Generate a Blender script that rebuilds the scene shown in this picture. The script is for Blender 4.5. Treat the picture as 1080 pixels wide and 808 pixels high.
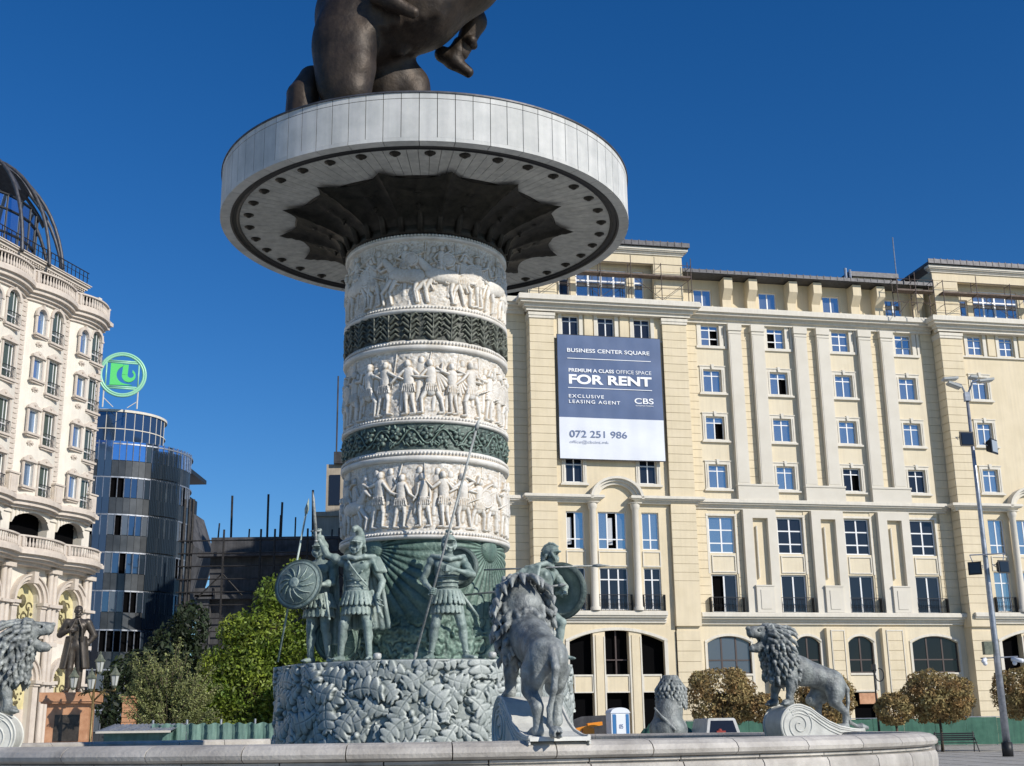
import bpy, bmesh, math, random
import numpy as np
from mathutils import Matrix, Vector
from math import sin, cos, pi, radians, sqrt
for o in list(bpy.data.objects): bpy.data.objects.remove(o)
SC = bpy.context.scene
COL = SC.collection
random.seed(7); RNG = np.random.default_rng(11)
ZG = 0.24                                   # level of the plaza paving
# ------------------------------------------------------------------ camera
EYE = Vector((0, 0, 1.6)); PITCH = radians(15.52); ROLL = radians(0.809)
cd = bpy.data.cameras.new('camera'); cam = bpy.data.objects.new('camera', cd); COL.objects.link(cam)
cd.sensor_width = 36; cd.lens = 36*1317.8/1080; cd.clip_start = .1; cd.clip_end = 3000
R0 = Vector((1, 0, 0)); U0 = Vector((0, -sin(PITCH), cos(PITCH))); F0 = Vector((0, cos(PITCH), sin(PITCH)))
Rr = R0*cos(ROLL) - U0*sin(ROLL); Uu = R0*sin(ROLL) + U0*cos(ROLL)
cam.matrix_world = Matrix(((Rr.x, Uu.x, -F0.x, EYE.x), (Rr.y, Uu.y, -F0.y, EYE.y), (Rr.z, Uu.z, -F0.z, EYE.z), (0, 0, 0, 1)))
SC.camera = cam
# ------------------------------------------------------------------ sky and sun
SUN_AZ = radians(128); SUN_EL = radians(29.5)
w = bpy.data.worlds.new('World'); SC.world = w; w.use_nodes = True
nt = w.node_tree; nt.nodes.clear()
sky = nt.nodes.new('ShaderNodeTexSky'); sky.sky_type = 'NISHITA'; sky.sun_disc = False
sky.sun_elevation = SUN_EL; sky.sun_rotation = SUN_AZ; sky.altitude = 200; sky.air_density = 1.0; sky.dust_density = 0.0; sky.ozone_density = 1.6
bg = nt.nodes.new('ShaderNodeBackground'); bg.inputs['Strength'].default_value = 0.092
wo = nt.nodes.new('ShaderNodeOutputWorld')
hs = nt.nodes.new('ShaderNodeHueSaturation'); hs.inputs['Saturation'].default_value = 1.4
tint = nt.nodes.new('ShaderNodeMix'); tint.data_type = 'RGBA'; tint.blend_type = 'MULTIPLY'; tint.inputs['Factor'].default_value = 1; tint.inputs[7].default_value = (.64, .86, 1.13, 1)
nt.links.new(sky.outputs[0], hs.inputs['Color']); nt.links.new(hs.outputs[0], tint.inputs[6]); nt.links.new(tint.outputs[2], bg.inputs[0]); nt.links.new(bg.outputs[0], wo.inputs[0])
sl = bpy.data.lights.new('sun', 'SUN'); sl.energy = 4.7; sl.angle = radians(.53); sl.color = (1, .94, .85)
so = bpy.data.objects.new('sun', sl); COL.objects.link(so)
sd = Vector((sin(SUN_AZ)*cos(SUN_EL), cos(SUN_AZ)*cos(SUN_EL), sin(SUN_EL)))
so.rotation_euler = sd.to_track_quat('Z', 'Y').to_euler(); so.location = (30, -30, 40)
vs = SC.view_settings; SC.display_settings.display_device = 'sRGB'
vs.view_transform = 'Standard'; vs.look = 'None'; vs.gamma = 1; vs.use_curve_mapping = False; vs.exposure = 0.0
SC.cycles.max_bounces = 6; SC.cycles.diffuse_bounces = 3; SC.cycles.glossy_bounces = 3; SC.cycles.use_denoising = True
SC.cycles.sample_clamp_indirect = 4
# ------------------------------------------------------------------ materials
def mat(name, c1, c2=None, rough=.7, metal=0., scale=3., detail=6., bump=0., bscale=30., bdist=.02, island=0., pointy=None, spec=None, coat=0., streak=0.):
    m = bpy.data.materials.new(name); m.use_nodes = True; t = m.node_tree; L = t.links
    b = t.nodes['Principled BSDF']; b.inputs['Roughness'].default_value = rough; b.inputs['Metallic'].default_value = metal
    if spec is not None: b.inputs['Specular IOR Level'].default_value = spec
    if coat: b.inputs['Coat Weight'].default_value = coat
    tc = t.nodes.new('ShaderNodeTexCoord')
    col = None
    if c2 is None: b.inputs['Base Color'].default_value = (*c1, 1)
    if c2 is not None or island or pointy or streak:
        c2 = c2 or c1
        n = t.nodes.new('ShaderNodeTexNoise'); n.inputs['Scale'].default_value = scale; n.inputs['Detail'].default_value = detail
        n.inputs['Roughness'].default_value = .65
        L.new(tc.outputs['Object'], n.inputs['Vector'])
        r = t.nodes.new('ShaderNodeValToRGB'); r.color_ramp.elements[0].position = .36; r.color_ramp.elements[1].position = .64
        r.color_ramp.elements[0].color = (*c1, 1); r.color_ramp.elements[1].color = (*c2, 1)
        L.new(n.outputs['Fac'], r.inputs['Fac']); col = r.outputs['Color']
    if streak:
        mp = t.nodes.new('ShaderNodeMapping'); mp.inputs['Scale'].default_value = (6, 6, .35); L.new(tc.outputs['Object'], mp.inputs['Vector'])
        n2 = t.nodes.new('ShaderNodeTexNoise'); n2.inputs['Scale'].default_value = 1.; n2.inputs['Detail'].default_value = 5; L.new(mp.outputs[0], n2.inputs['Vector'])
        r2 = t.nodes.new('ShaderNodeValToRGB'); r2.color_ramp.elements[0].position = .3; r2.color_ramp.elements[1].position = .6
        r2.color_ramp.elements[0].color = (1-streak, 1-streak, 1-streak*.9, 1); r2.color_ramp.elements[1].color = (1, 1, 1, 1)
        L.new(n2.outputs['Fac'], r2.inputs['Fac'])
        x = t.nodes.new('ShaderNodeMix'); x.data_type = 'RGBA'; x.blend_type = 'MULTIPLY'; x.inputs['Factor'].default_value = 1
        L.new(col, x.inputs[6]); L.new(r2.outputs[0], x.inputs[7]); col = x.outputs[2]
    if island:
        g = t.nodes.new('ShaderNodeNewGeometry'); mr = t.nodes.new('ShaderNodeMapRange')
        mr.inputs[3].default_value = 1-island; mr.inputs[4].default_value = 1+island
        L.new(g.outputs['Random Per Island'], mr.inputs[0])
        h = t.nodes.new('ShaderNodeHueSaturation'); L.new(mr.outputs[0], h.inputs['Value']); L.new(col, h.inputs['Color']); col = h.outputs[0]
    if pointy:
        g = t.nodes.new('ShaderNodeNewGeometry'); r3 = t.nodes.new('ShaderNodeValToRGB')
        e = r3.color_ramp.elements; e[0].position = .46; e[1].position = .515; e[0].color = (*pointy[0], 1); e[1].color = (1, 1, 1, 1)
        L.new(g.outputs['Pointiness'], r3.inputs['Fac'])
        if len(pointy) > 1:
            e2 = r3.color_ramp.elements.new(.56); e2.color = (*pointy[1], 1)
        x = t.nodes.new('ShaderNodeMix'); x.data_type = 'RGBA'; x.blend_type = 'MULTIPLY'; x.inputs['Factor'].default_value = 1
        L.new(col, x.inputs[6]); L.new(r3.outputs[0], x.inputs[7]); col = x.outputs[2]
    if col is not None: L.new(col, b.inputs['Base Color'])
    if bump:
        n = t.nodes.new('ShaderNodeTexNoise'); n.inputs['Scale'].default_value = bscale; n.inputs['Detail'].default_value = 5
        L.new(tc.outputs['Object'], n.inputs['Vector'])
        bp = t.nodes.new('ShaderNodeBump'); bp.inputs['Strength'].default_value = bump; bp.inputs['Distance'].default_value = bdist
        L.new(n.outputs['Fac'], bp.inputs['Height']); L.new(bp.outputs[0], b.inputs['Normal'])
    return m
M = {}
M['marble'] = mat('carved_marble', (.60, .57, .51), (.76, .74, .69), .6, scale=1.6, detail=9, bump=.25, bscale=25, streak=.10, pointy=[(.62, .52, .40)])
M['clad'] = mat('stone_cladding', (.48, .49, .47), (.60, .60, .575), .8, scale=1.6, detail=10, island=.07, bump=.1, streak=.12)
M['soffit'] = mat('soffit_stone', (.42, .42, .39), (.54, .54, .50), .6, scale=3, bump=.1, streak=.2)
M['darkbronze'] = mat('dark_bronze', (.012, .011, .008), (.036, .032, .025), .5, .55, scale=5, bump=.3, bscale=18)
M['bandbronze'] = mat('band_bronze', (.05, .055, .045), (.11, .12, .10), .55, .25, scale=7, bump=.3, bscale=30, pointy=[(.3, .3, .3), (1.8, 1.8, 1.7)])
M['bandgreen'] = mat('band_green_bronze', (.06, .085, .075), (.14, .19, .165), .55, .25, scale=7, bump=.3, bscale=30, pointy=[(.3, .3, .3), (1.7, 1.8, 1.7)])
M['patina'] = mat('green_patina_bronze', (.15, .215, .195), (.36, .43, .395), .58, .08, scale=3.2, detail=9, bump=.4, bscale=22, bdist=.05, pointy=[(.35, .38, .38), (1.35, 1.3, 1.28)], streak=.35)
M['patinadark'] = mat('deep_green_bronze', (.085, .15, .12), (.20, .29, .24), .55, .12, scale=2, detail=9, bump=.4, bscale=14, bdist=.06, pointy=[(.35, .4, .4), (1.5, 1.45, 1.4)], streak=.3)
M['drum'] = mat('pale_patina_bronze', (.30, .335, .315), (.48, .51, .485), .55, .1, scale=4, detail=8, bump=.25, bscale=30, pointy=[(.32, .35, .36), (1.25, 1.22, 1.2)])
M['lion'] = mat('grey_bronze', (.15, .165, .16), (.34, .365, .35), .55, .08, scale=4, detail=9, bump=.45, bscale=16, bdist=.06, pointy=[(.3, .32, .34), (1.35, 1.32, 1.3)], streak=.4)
M['horse'] = mat('brown_bronze', (.020, .014, .010), (.062, .044, .030), .55, .35, scale=1.3, detail=10, bump=.3, bscale=4, bdist=.1, streak=.3)
M['man'] = mat('dark_brown_bronze', (.05, .042, .035), (.10, .085, .07), .45, .5, scale=4, bump=.2, bscale=20)
M['stone'] = mat('rim_limestone', (.33, .305, .27), (.52, .49, .44), .6, scale=1.1, detail=12, bump=.45, bscale=18, bdist=.03, island=.09, streak=.12)
M['scroll'] = mat('scroll_limestone', (.50, .50, .46), (.64, .64, .59), .6, scale=3, detail=9, bump=.25, bscale=22)
M['joint'] = mat('dark_joint', (.07, .06, .05), (.12, .1, .08), .9, scale=6)
M['paving'] = mat('plaza_paving', (.36, .35, .32), (.44, .43, .40), .75, scale=.6, detail=8, bump=.1)
M['water'] = mat('pool_water', (.02, .04, .04), rough=.05, spec=.6)
M['cream'] = mat('cream_render', (.66, .565, .39), (.72, .62, .44), .8, scale=.7, detail=9, bump=.08, bscale=60, streak=.07)
M['creamlite'] = mat('pale_cream_render', (.66, .58, .425), (.71, .63, .47), .8, scale=.7, detail=9, bump=.08, bscale=60, streak=.08)
M['white'] = mat('offwhite_render', (.60, .56, .475), (.655, .615, .53), .75, scale=.6, detail=9, bump=.06, bscale=60)
M['trim'] = mat('white_trim', (.63, .59, .50), (.69, .65, .56), .65, scale=2, streak=.10)
M['pvc'] = mat('white_window_frame', (.75, .76, .77), rough=.4)
M['brownframe'] = mat('brown_window_frame', (.06, .04, .035), rough=.5)
M['glassblack'] = mat('black_glass', (.006, .006, .008), rough=.15, spec=.5)
def glass(name, base, metal, rough=.06, nz=.15):
    m = mat(name, base, rough=rough, metal=metal, spec=.6); t = m.node_tree
    n = t.nodes.new('ShaderNodeTexNoise'); n.inputs['Scale'].default_value = .7; tc = t.nodes.new('ShaderNodeTexCoord')
    bp = t.nodes.new('ShaderNodeBump'); bp.inputs['Strength'].default_value = nz; bp.inputs['Distance'].default_value = .03
    t.links.new(tc.outputs['Object'], n.inputs['Vector']); t.links.new(n.outputs[0], bp.inputs['Height']); t.links.new(bp.outputs[0], t.nodes['Principled BSDF'].inputs['Normal'])
    return m
M['glassblue'] = glass('blue_film_glass', (.36, .40, .44), .8)
M['glassdark'] = glass('dark_glass', (.03, .035, .047), .45)  # dark base stands in for buildings reflected in the lower office panes
M['glassgreen'] = glass('tower_glass', (.10, .15, .21), .8)
M['glassmirror'] = glass('mirror_glass', (.34, .50, .72), .95)
M['glassgrey'] = glass('grey_blind_glass', (.11, .13, .155), .3, .2)
M['interior'] = mat('interior_shade', (.003, .003, .0035), rough=1, spec=.05)  # near-black stands in for unlit rooms; their shade is in the colour
M['bbblue'] = mat('banner_blue', (.062, .105, .215), (.075, .125, .25), .6, scale=.5)
M['bbwhite'] = mat('banner_white', (.66, .69, .75), (.72, .75, .80), .6, scale=.5)
M['bbtext'] = mat('banner_lettering_white', (.85, .87, .9), rough=.6)
M['bbgrey'] = mat('banner_lettering_blue', (.12, .17, .30), rough=.6)
M['bbpale'] = mat('banner_lettering_pale', (.38, .42, .52), rough=.6)
M['roof'] = mat('roof_metal', (.05, .05, .055), (.10, .10, .11), .5, .3, scale=4)
M['steel'] = mat('galvanised_steel', (.25, .27, .30), (.42, .44, .48), .4, .6, scale=4, bump=.1)
M['black'] = mat('black_metal', (.02, .02, .022), rough=.5, metal=.3)
M['rust'] = mat('scaffold_steel', (.06, .045, .04), (.12, .09, .08), .7, .3, scale=6)
M['pole'] = mat('blackened_steel', (.012, .012, .013), (.04, .036, .034), .7, .2, scale=6)
M['plank'] = mat('scaffold_plank', (.10, .07, .06), (.18, .14, .11), .8, scale=3)
M['lamp_glass'] = mat('lamp_glass', (.35, .38, .40), rough=.15, spec=.8)
M['hotel'] = mat('hotel_cream_render', (.66, .615, .53), (.72, .67, .58), .75, scale=1.3, bump=.08, bscale=40, streak=.08)
M['hoteltrim'] = mat('hotel_trim_stone', (.54, .47, .40), (.62, .55, .47), .7, scale=2, streak=.1)
M['gold'] = mat('gilded_relief', (.55, .48, .25), (.70, .63, .36), .5, .1, scale=2)
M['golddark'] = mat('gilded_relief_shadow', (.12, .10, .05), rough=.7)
M['curtain'] = glass('curtained_glass', (.33, .46, .66), .75, .1)
M['greenglass'] = glass('green_curtain_glass', (.10, .13, .11), .35, .12)
M['spandrel'] = mat('dark_spandrel', (.035, .04, .045), (.06, .066, .072), .3, .3, scale=1, island=.25)
M['concrete'] = mat('shaded_concrete', (.045, .045, .048), (.10, .10, .105), .9, scale=.9, detail=8, streak=.3)  # darkened to carry the construction block's shadow in its colour
M['net'] = mat('green_hoarding', (.035, .12, .08), (.065, .175, .12), .8, scale=1.5, detail=8, bump=.4, bscale=3, streak=.25)
M['netpale'] = mat('pale_green_netting', (.10, .20, .17), (.20, .32, .27), .8, scale=1.0, detail=8, bump=.4, bscale=3, streak=.3)
M['bark'] = mat('bark', (.06, .045, .03), (.11, .085, .06), .9, scale=8, bump=.5)
M['leafgreen'] = mat('bright_green_leaves', (.08, .15, .015), (.23, .285, .035), .55, scale=.9, island=.5)
M['leafsage'] = mat('sage_green_leaves', (.17, .20, .07), (.29, .31, .12), .6, scale=.9, island=.45)
M['leaftan'] = mat('tan_autumn_leaves', (.30, .18, .08), (.37, .32, .15), .85, spec=.15, scale=1.5, island=.55)
M['leafdark'] = mat('dark_evergreen_leaves', (.015, .028, .01), (.03, .05, .018), .6, scale=.9, island=.4)
for _n in ('leafgreen', 'leafsage', 'leaftan', 'leafdark'):     # thin leaves let some light through
    _t = M[_n].node_tree; _b = _t.nodes['Principled BSDF']; _c = _b.inputs['Base Color'].links[0].from_socket; _tr = _t.nodes.new('ShaderNodeBsdfTranslucent'); _mx = _t.nodes.new('ShaderNodeMixShader'); _mx.inputs[0].default_value = .3
    _t.links.new(_c, _tr.inputs[0]); _t.links.new(_b.outputs[0], _mx.inputs[1]); _t.links.new(_tr.outputs[0], _mx.inputs[2]); _t.links.new(_mx.outputs[0], _t.nodes['Material Output'].inputs[0])
M['orange'] = mat('orange_marble', (.42, .20, .10), (.58, .32, .18), .45, scale=2.5, detail=9)
M['signgreen'] = mat('sign_green', (.10, .62, .16), rough=.4)
M['signpale'] = mat('sign_pale_green_tube', (.30, .62, .42), rough=.35)
M['plasticwhite'] = mat('white_plastic', (.72, .75, .80), rough=.4)
M['vanpaint'] = mat('dusty_white_paint', (.40, .40, .38), (.52, .52, .50), .5, scale=3)
M['plasticblue'] = mat('blue_plastic', (.03, .16, .38), rough=.4)
M['plasticorange'] = mat('orange_plastic', (.75, .27, .02), rough=.4)
M['red'] = mat('red_fabric', (.30, .04, .03), rough=.7)
M['tyre'] = mat('tyre_rubber', (.02, .02, .02), rough=.8)
M['beige'] = mat('beige_render', (.40, .34, .26), (.50, .43, .33), .8, scale=.8, streak=.2)
M['lantern'] = mat('verdigris_lantern', (.10, .12, .09), (.20, .21, .15), .5, .3, scale=8)
M['brass'] = mat('aged_brass', (.16, .11, .045), (.26, .19, .08), .45, .5, scale=6)
M['frost'] = mat('frosted_glass', (.45, .46, .44), rough=.3)
# ------------------------------------------------------------------ object helpers
def tag(o, label=None, cat=None, group=None, kind=None):
    if label: o['label'] = label
    if cat: o['category'] = cat
    if group: o['group'] = group
    if kind: o['kind'] = kind
    return o
def empty(name, loc=(0, 0, 0), rz=0., s=1., **k):
    o = bpy.data.objects.new(name, None); COL.objects.link(o); o.location = loc; o.rotation_euler = (0, 0, rz); o.scale = (s, s, s); o.empty_display_size = .3
    return tag(o, **k)
def link(name, me, m, parent=None, **k):
    o = bpy.data.objects.new(name, me); COL.objects.link(o)
    if m is not None: me.materials.append(m)
    if parent is not None: o.parent = parent
    return tag(o, **k)
def copy_tree(o, parent=None):
    c = o.copy(); COL.objects.link(c); c.parent = parent
    for ch in [x for x in bpy.data.objects if x.parent == o]: copy_tree(ch, c)
    return c
class MB:
    def __init__(s): s.v = []; s.f = []; s.n = 0; s.ch = []
    def add(s, vs, fs):
        s.ch.append((s.n, s.n+len(vs), len(s.f), len(s.f)+len(fs)))
        s.v += [tuple(map(float, p)) for p in vs]; s.f += [tuple(i+s.n for i in f) for f in fs]; s.n += len(vs); return s
    def box(s, x0, x1, y0, y1, z0, z1):
        if x0 > x1: x0, x1 = x1, x0
        if y0 > y1: y0, y1 = y1, y0
        if z0 > z1: z0, z1 = z1, z0
        return s.add([(x0,y0,z0),(x1,y0,z0),(x1,y1,z0),(x0,y1,z0),(x0,y0,z1),(x1,y0,z1),(x1,y1,z1),(x0,y1,z1)],
              [(0,3,2,1),(4,5,6,7),(0,1,5,4),(1,2,6,5),(2,3,7,6),(3,0,4,7)])
    def obox(s, c, hx, hy, hz, X, Y, Z):
        c = Vector(c); X = Vector(X).normalized()*hx; Y = Vector(Y).normalized()*hy; Z = Vector(Z).normalized()*hz
        return s.add([c-X-Y-Z, c+X-Y-Z, c+X+Y-Z, c-X+Y-Z, c-X-Y+Z, c+X-Y+Z, c+X+Y+Z, c-X+Y+Z],
              [(0,3,2,1),(4,5,6,7),(0,1,5,4),(1,2,6,5),(2,3,7,6),(3,0,4,7)])
    def tube(s, pts, rs, n=8, cap=True):
        pts = [Vector(p) for p in pts]
        if not hasattr(rs, '__len__'): rs = [rs]*len(pts)
        rings = []; up = None
        for i, p in enumerate(pts):
            d = (pts[min(i+1, len(pts)-1)] - pts[max(i-1, 0)]).normalized()
            if up is None: up = Vector((0, 0, 1)) if abs(d.z) < .9 else Vector((1, 0, 0))
            a = d.cross(up).normalized(); b = a.cross(d).normalized(); up = b
            rings.append([p + (a*cos(2*pi*j/n) + b*sin(2*pi*j/n))*rs[i] for j in range(n)])
        vs = [q for r in rings for q in r]; fs = []
        for i in range(len(pts)-1):
            for j in range(n):
                k = (j+1) % n; fs.append((i*n+j, i*n+k, (i+1)*n+k, (i+1)*n+j))
        if cap: fs.append(tuple(range(n-1, -1, -1))); fs.append(tuple((len(pts)-1)*n+j for j in range(n)))
        return s.add(vs, [f[::-1] for f in fs])
    def lathe(s, prof, cx=0, cy=0, n=96, a0=0, a1=2*pi, close=False):
        full = abs(a1-a0-2*pi) < 1e-6; m = n if full else n+1; vs = []; fs = []
        for i in range(m):
            a = a0 + (a1-a0)*i/n
            for r, z in prof: vs.append((cx+r*cos(a), cy+r*sin(a), z))
        P = len(prof); q = P if close else P-1
        for i in range(n):
            i2 = (i+1) % m
            for j in range(q):
                j2 = (j+1) % P; fs.append((i*P+j, i2*P+j, i2*P+j2, i*P+j2))
        if close and not full: fs.append(tuple(range(P-1, -1, -1))); fs.append(tuple(n*P+j for j in range(P)))
        return s.add(vs, fs)
    def prism(s, poly, f, h0, h1):
        """poly: 2D outline; f(a,b,h) -> 3D point"""
        n = len(poly); vs = [f(a, b, h0) for a, b in poly] + [f(a, b, h1) for a, b in poly]
        fs = [tuple(range(n-1, -1, -1)), tuple(range(n, 2*n))] + [(i, (i+1) % n, n+(i+1) % n, n+i) for i in range(n)]
        return s.add(vs, fs)
    def ball(s, c, r, n=10, sz=1.):
        vs = []; fs = []; m = n//2+1
        for i in range(m+1):
            t = pi*i/m
            for j in range(n): vs.append((c[0]+r*sin(t)*cos(2*pi*j/n), c[1]+r*sin(t)*sin(2*pi*j/n), c[2]+r*sz*cos(t)))
        for i in range(m):
            for j in range(n): fs.append((i*n+j, (i+1)*n+j, (i+1)*n+(j+1) % n, i*n+(j+1) % n))
        return s.add(vs, fs)
    def mesh(s, name, smooth=False, normals=False):
        me = bpy.data.meshes.new(name); me.from_pydata(s.v, [], s.f); me.update()
        if normals:
            bm = bmesh.new(); bm.from_mesh(me); bmesh.ops.recalc_face_normals(bm, faces=bm.faces); bm.to_mesh(me); bm.free()
        if smooth: me.polygons.foreach_set('use_smooth', [True]*len(me.polygons))
        return me
    def split(s, name, m, parent=None, smooth=False, tol=.06, **k):
        """one object for every group of shapes that touch each other"""
        ch = s.ch; bb = [(np.min(s.v[a:b], 0)-tol/2, np.max(s.v[a:b], 0)+tol/2) for a, b, _, _ in ch]; lo = np.array([x[0] for x in bb]); hi = np.array([x[1] for x in bb]); left = set(range(len(ch))); out = []
        while left:
            q = [left.pop()]; g = []
            while q:
                i = q.pop(); g.append(i); t = np.nonzero(np.all((lo <= hi[i]) & (hi >= lo[i]), 1))[0]
                for j in t:
                    if j in left: left.remove(j); q.append(j)
            mb = MB()
            for i in sorted(g):
                a, b, c, d = ch[i]; mb.add(s.v[a:b], [tuple(x-a for x in f) for f in s.f[c:d]])
            out.append(mb.build(name, m, parent, smooth, **k))
        return out
    def build(s, name, m, parent=None, smooth=False, normals=True, **k):
        return link(name, s.mesh(name, smooth, normals), m, parent, **k)
def np_mesh(name, v, f, smooth=True):
    me = bpy.data.meshes.new(name); v = np.asarray(v, np.float32); f = np.asarray(f, np.int32)
    me.vertices.add(len(v)); me.vertices.foreach_set('co', v.ravel()); k = f.shape[1]
    me.loops.add(f.size); me.loops.foreach_set('vertex_index', f.ravel()); me.polygons.add(len(f))
    me.polygons.foreach_set('loop_start', np.arange(0, f.size, k, dtype=np.int32)); me.polygons.foreach_set('loop_total', np.full(len(f), k, np.int32))
    me.update(calc_edges=True)
    if smooth: me.polygons.foreach_set('use_smooth', np.ones(len(f), bool))
    return me
# ------------------------------------------------------------------ sculpting: signed distance fields + surface nets
class Clay:
    def __init__(s, lo, hi, h):
        s.h = h; s.lo = np.array(lo, float); s.sh = np.ceil((np.array(hi)-s.lo)/h).astype(int)+1
        s.ax = [s.lo[i]+np.arange(s.sh[i])*h for i in range(3)]; s.F = np.full(s.sh, 1e3, np.float32)
    def _apply(s, lo, hi, k, fn, sub=False):
        pad = k+3*s.h; a = np.maximum(np.floor((np.array(lo)-pad-s.lo)/s.h).astype(int), 0); b = np.minimum(np.ceil((np.array(hi)+pad-s.lo)/s.h).astype(int)+1, s.sh)
        if np.any(b <= a): return
        sl = tuple(slice(a[i], b[i]) for i in range(3)); X = np.stack(np.meshgrid(*[s.ax[i][sl[i]] for i in range(3)], indexing='ij'), -1)
        d = fn(X); A = s.F[sl]
        if sub:
            d = -d; kk = max(k, 1e-5); hh = np.clip(kk-np.abs(A-d), 0, None)/kk; s.F[sl] = np.maximum(A, d)+hh*hh*kk*.25
        else:
            kk = max(k, 1e-5); hh = np.clip(kk-np.abs(A-d), 0, None)/kk; s.F[sl] = np.minimum(A, d)-hh*hh*kk*.25
    def cap(s, a, b, ra, rb=None, k=.03, sub=False, flat=None):
        a = np.array(a, float); b = np.array(b, float); rb = ra if rb is None else rb; R = max(ra, rb)
        def fn(X):
            ba = b-a; t = np.clip(((X-a)@ba)/max(ba@ba, 1e-9), 0, 1)[..., None]
            q = X-a-t*ba
            if flat is not None:                 # squash along an axis (axis, factor)
                n = np.array(flat[0], float); n /= np.linalg.norm(n); c = (q@n)[..., None]; q = q+n*c*(1/flat[1]-1)
            return np.linalg.norm(q, axis=-1)-(ra+(rb-ra)*t[..., 0])
        s._apply(np.minimum(a, b)-R, np.maximum(a, b)+R, k, fn, sub); return s
    def chain(s, pts, rs, k=.03, **q):
        for i in range(len(pts)-1): s.cap(pts[i], pts[i+1], rs[i], rs[i+1], k, **q)
        return s
    def ell(s, c, r, k=.03, rot=None, sub=False):
        c = np.array(c, float); r = np.array(r, float); Rm = np.eye(3) if rot is None else np.array(rot); R = max(r)
        def fn(X):
            q = (X-c)@Rm; a = np.linalg.norm(q/r, axis=-1); b = np.linalg.norm(q/(r*r), axis=-1)
            return a*(a-1)/np.maximum(b, 1e-6)
        s._apply(c-R, c+R, k, fn, sub); return s
    def box(s, c, hs, rd=.01, k=.01, rot=None, sub=False):
        c = np.array(c, float); hs = np.array(hs, float); Rm = np.eye(3) if rot is None else np.array(rot); R = np.linalg.norm(hs)+rd
        def fn(X):
            q = np.abs((X-c)@Rm)-hs; return np.linalg.norm(np.maximum(q, 0), axis=-1)+np.minimum(q.max(-1), 0)-rd
        s._apply(c-R, c+R, k, fn, sub); return s
    def raw(s, lo, hi, fn, k=.01, sub=False): s._apply(np.array(lo), np.array(hi), k, fn, sub); return s
    def nets(s, relax=1):
        F = s.F; S = F < 0; nx, ny, nz = F.shape
        c = np.zeros((nx-1, ny-1, nz-1), int); corners = [(i, j, k) for i in (0, 1) for j in (0, 1) for k in (0, 1)]
        for i, j, k in corners: c += S[i:nx-1+i, j:ny-1+j, k:nz-1+k]
        act = np.argwhere((c > 0) & (c < 8)); idx = -np.ones(c.shape, np.int64); idx[act[:, 0], act[:, 1], act[:, 2]] = np.arange(len(act))
        P = np.zeros((len(act), 3)); W = np.zeros(len(act))
        for a in corners:
            for ax in range(3):
                if a[ax] == 1: continue
                b = list(a); b[ax] = 1
                ia = act+np.array(a); ib = act+np.array(b)
                fa = np.clip(F[ia[:, 0], ia[:, 1], ia[:, 2]], -1, s.h*2); fb = np.clip(F[ib[:, 0], ib[:, 1], ib[:, 2]], -1, s.h*2); m = (fa < 0) != (fb < 0)
                t = np.where(m, fa/np.where(m, fa-fb, 1), 0); q = np.array(a)+t[:, None]*(np.array(b)-np.array(a))
                P += q*m[:, None]; W += m
        V = (act+P/np.maximum(W, 1)[:, None])*s.h+s.lo; Q = []
        for ax in range(3):
            u, v = (ax+1) % 3, (ax+2) % 3; sa = [slice(None)]*3; sb = [slice(None)]*3; sa[ax] = slice(0, -1); sb[ax] = slice(1, None)
            A = S[tuple(sa)]; B = S[tuple(sb)]
            for flip, msk in ((0, A & ~B), (1, ~A & B)):
                e = np.argwhere(msk); e = e[(e[:, u] > 0) & (e[:, v] > 0)]
                if not len(e): continue
                def g(du, dv):
                    w_ = e.copy(); w_[:, u] -= du; w_[:, v] -= dv; ok = np.all(w_ < np.array(c.shape), 1); w_ = np.minimum(w_, np.array(c.shape)-1)
                    return np.where(ok, idx[w_[:, 0], w_[:, 1], w_[:, 2]], -1)
                q = np.stack([g(1, 1), g(0, 1), g(0, 0), g(1, 0)], 1)
                if flip: q = q[:, ::-1]
                Q.append(q[np.all(q >= 0, 1)])
        return V, np.concatenate(Q)
def clay_mesh(name, parts):
    v = []; f = []; n = 0
    for a, b in parts: v.append(a); f.append(b+n); n += len(a)
    return np_mesh(name, np.concatenate(v), np.concatenate(f))
def text(name, s, x, z, width, height, m, parent, y=-.03, bold=0., spacing=1., align='LEFT'):
    cu = bpy.data.curves.new(name, 'FONT'); cu.body = s; cu.size = 1; cu.extrude = .004; cu.offset = bold; cu.space_character = spacing
    o = bpy.data.objects.new(name, cu); COL.objects.link(o); dg = bpy.context.evaluated_depsgraph_get()
    me = bpy.data.meshes.new_from_object(o.evaluated_get(dg)); bpy.data.objects.remove(o); bpy.data.curves.remove(cu)
    co = np.array([v.co[:] for v in me.vertices]); lo = co.min(0); hi = co.max(0)
    sx = width/(hi[0]-lo[0]); sz = height/(hi[1]-lo[1])
    for v in me.vertices: v.co = (x+(v.co.x-lo[0])*sx, y-v.co.z, z+(v.co.y-lo[1])*sz)
    me.update(); me.materials.clear(); return link(name, me, m, parent)
# ================================================================== GROUND
mb = MB(); mb.add([(-900, -200, ZG), (900, -200, ZG), (900, 1500, ZG), (-900, 1500, ZG)], [(0, 1, 2, 3)])
mb.build('ground', M['paving'], kind='structure')
mb = MB()
for i in range(40):                      # paving joints drawn as narrow darker strips of stone
    mb.box(-20, 60, 22+i*1.6, 22.03+i*1.6, ZG+.001, ZG+.005)
for i in range(50): mb.box(-20+i*1.6, -19.97+i*1.6, 20, 88, ZG+.005, ZG+.008)
mb.build('paving_joints', M['joint'], kind='structure')
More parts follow.
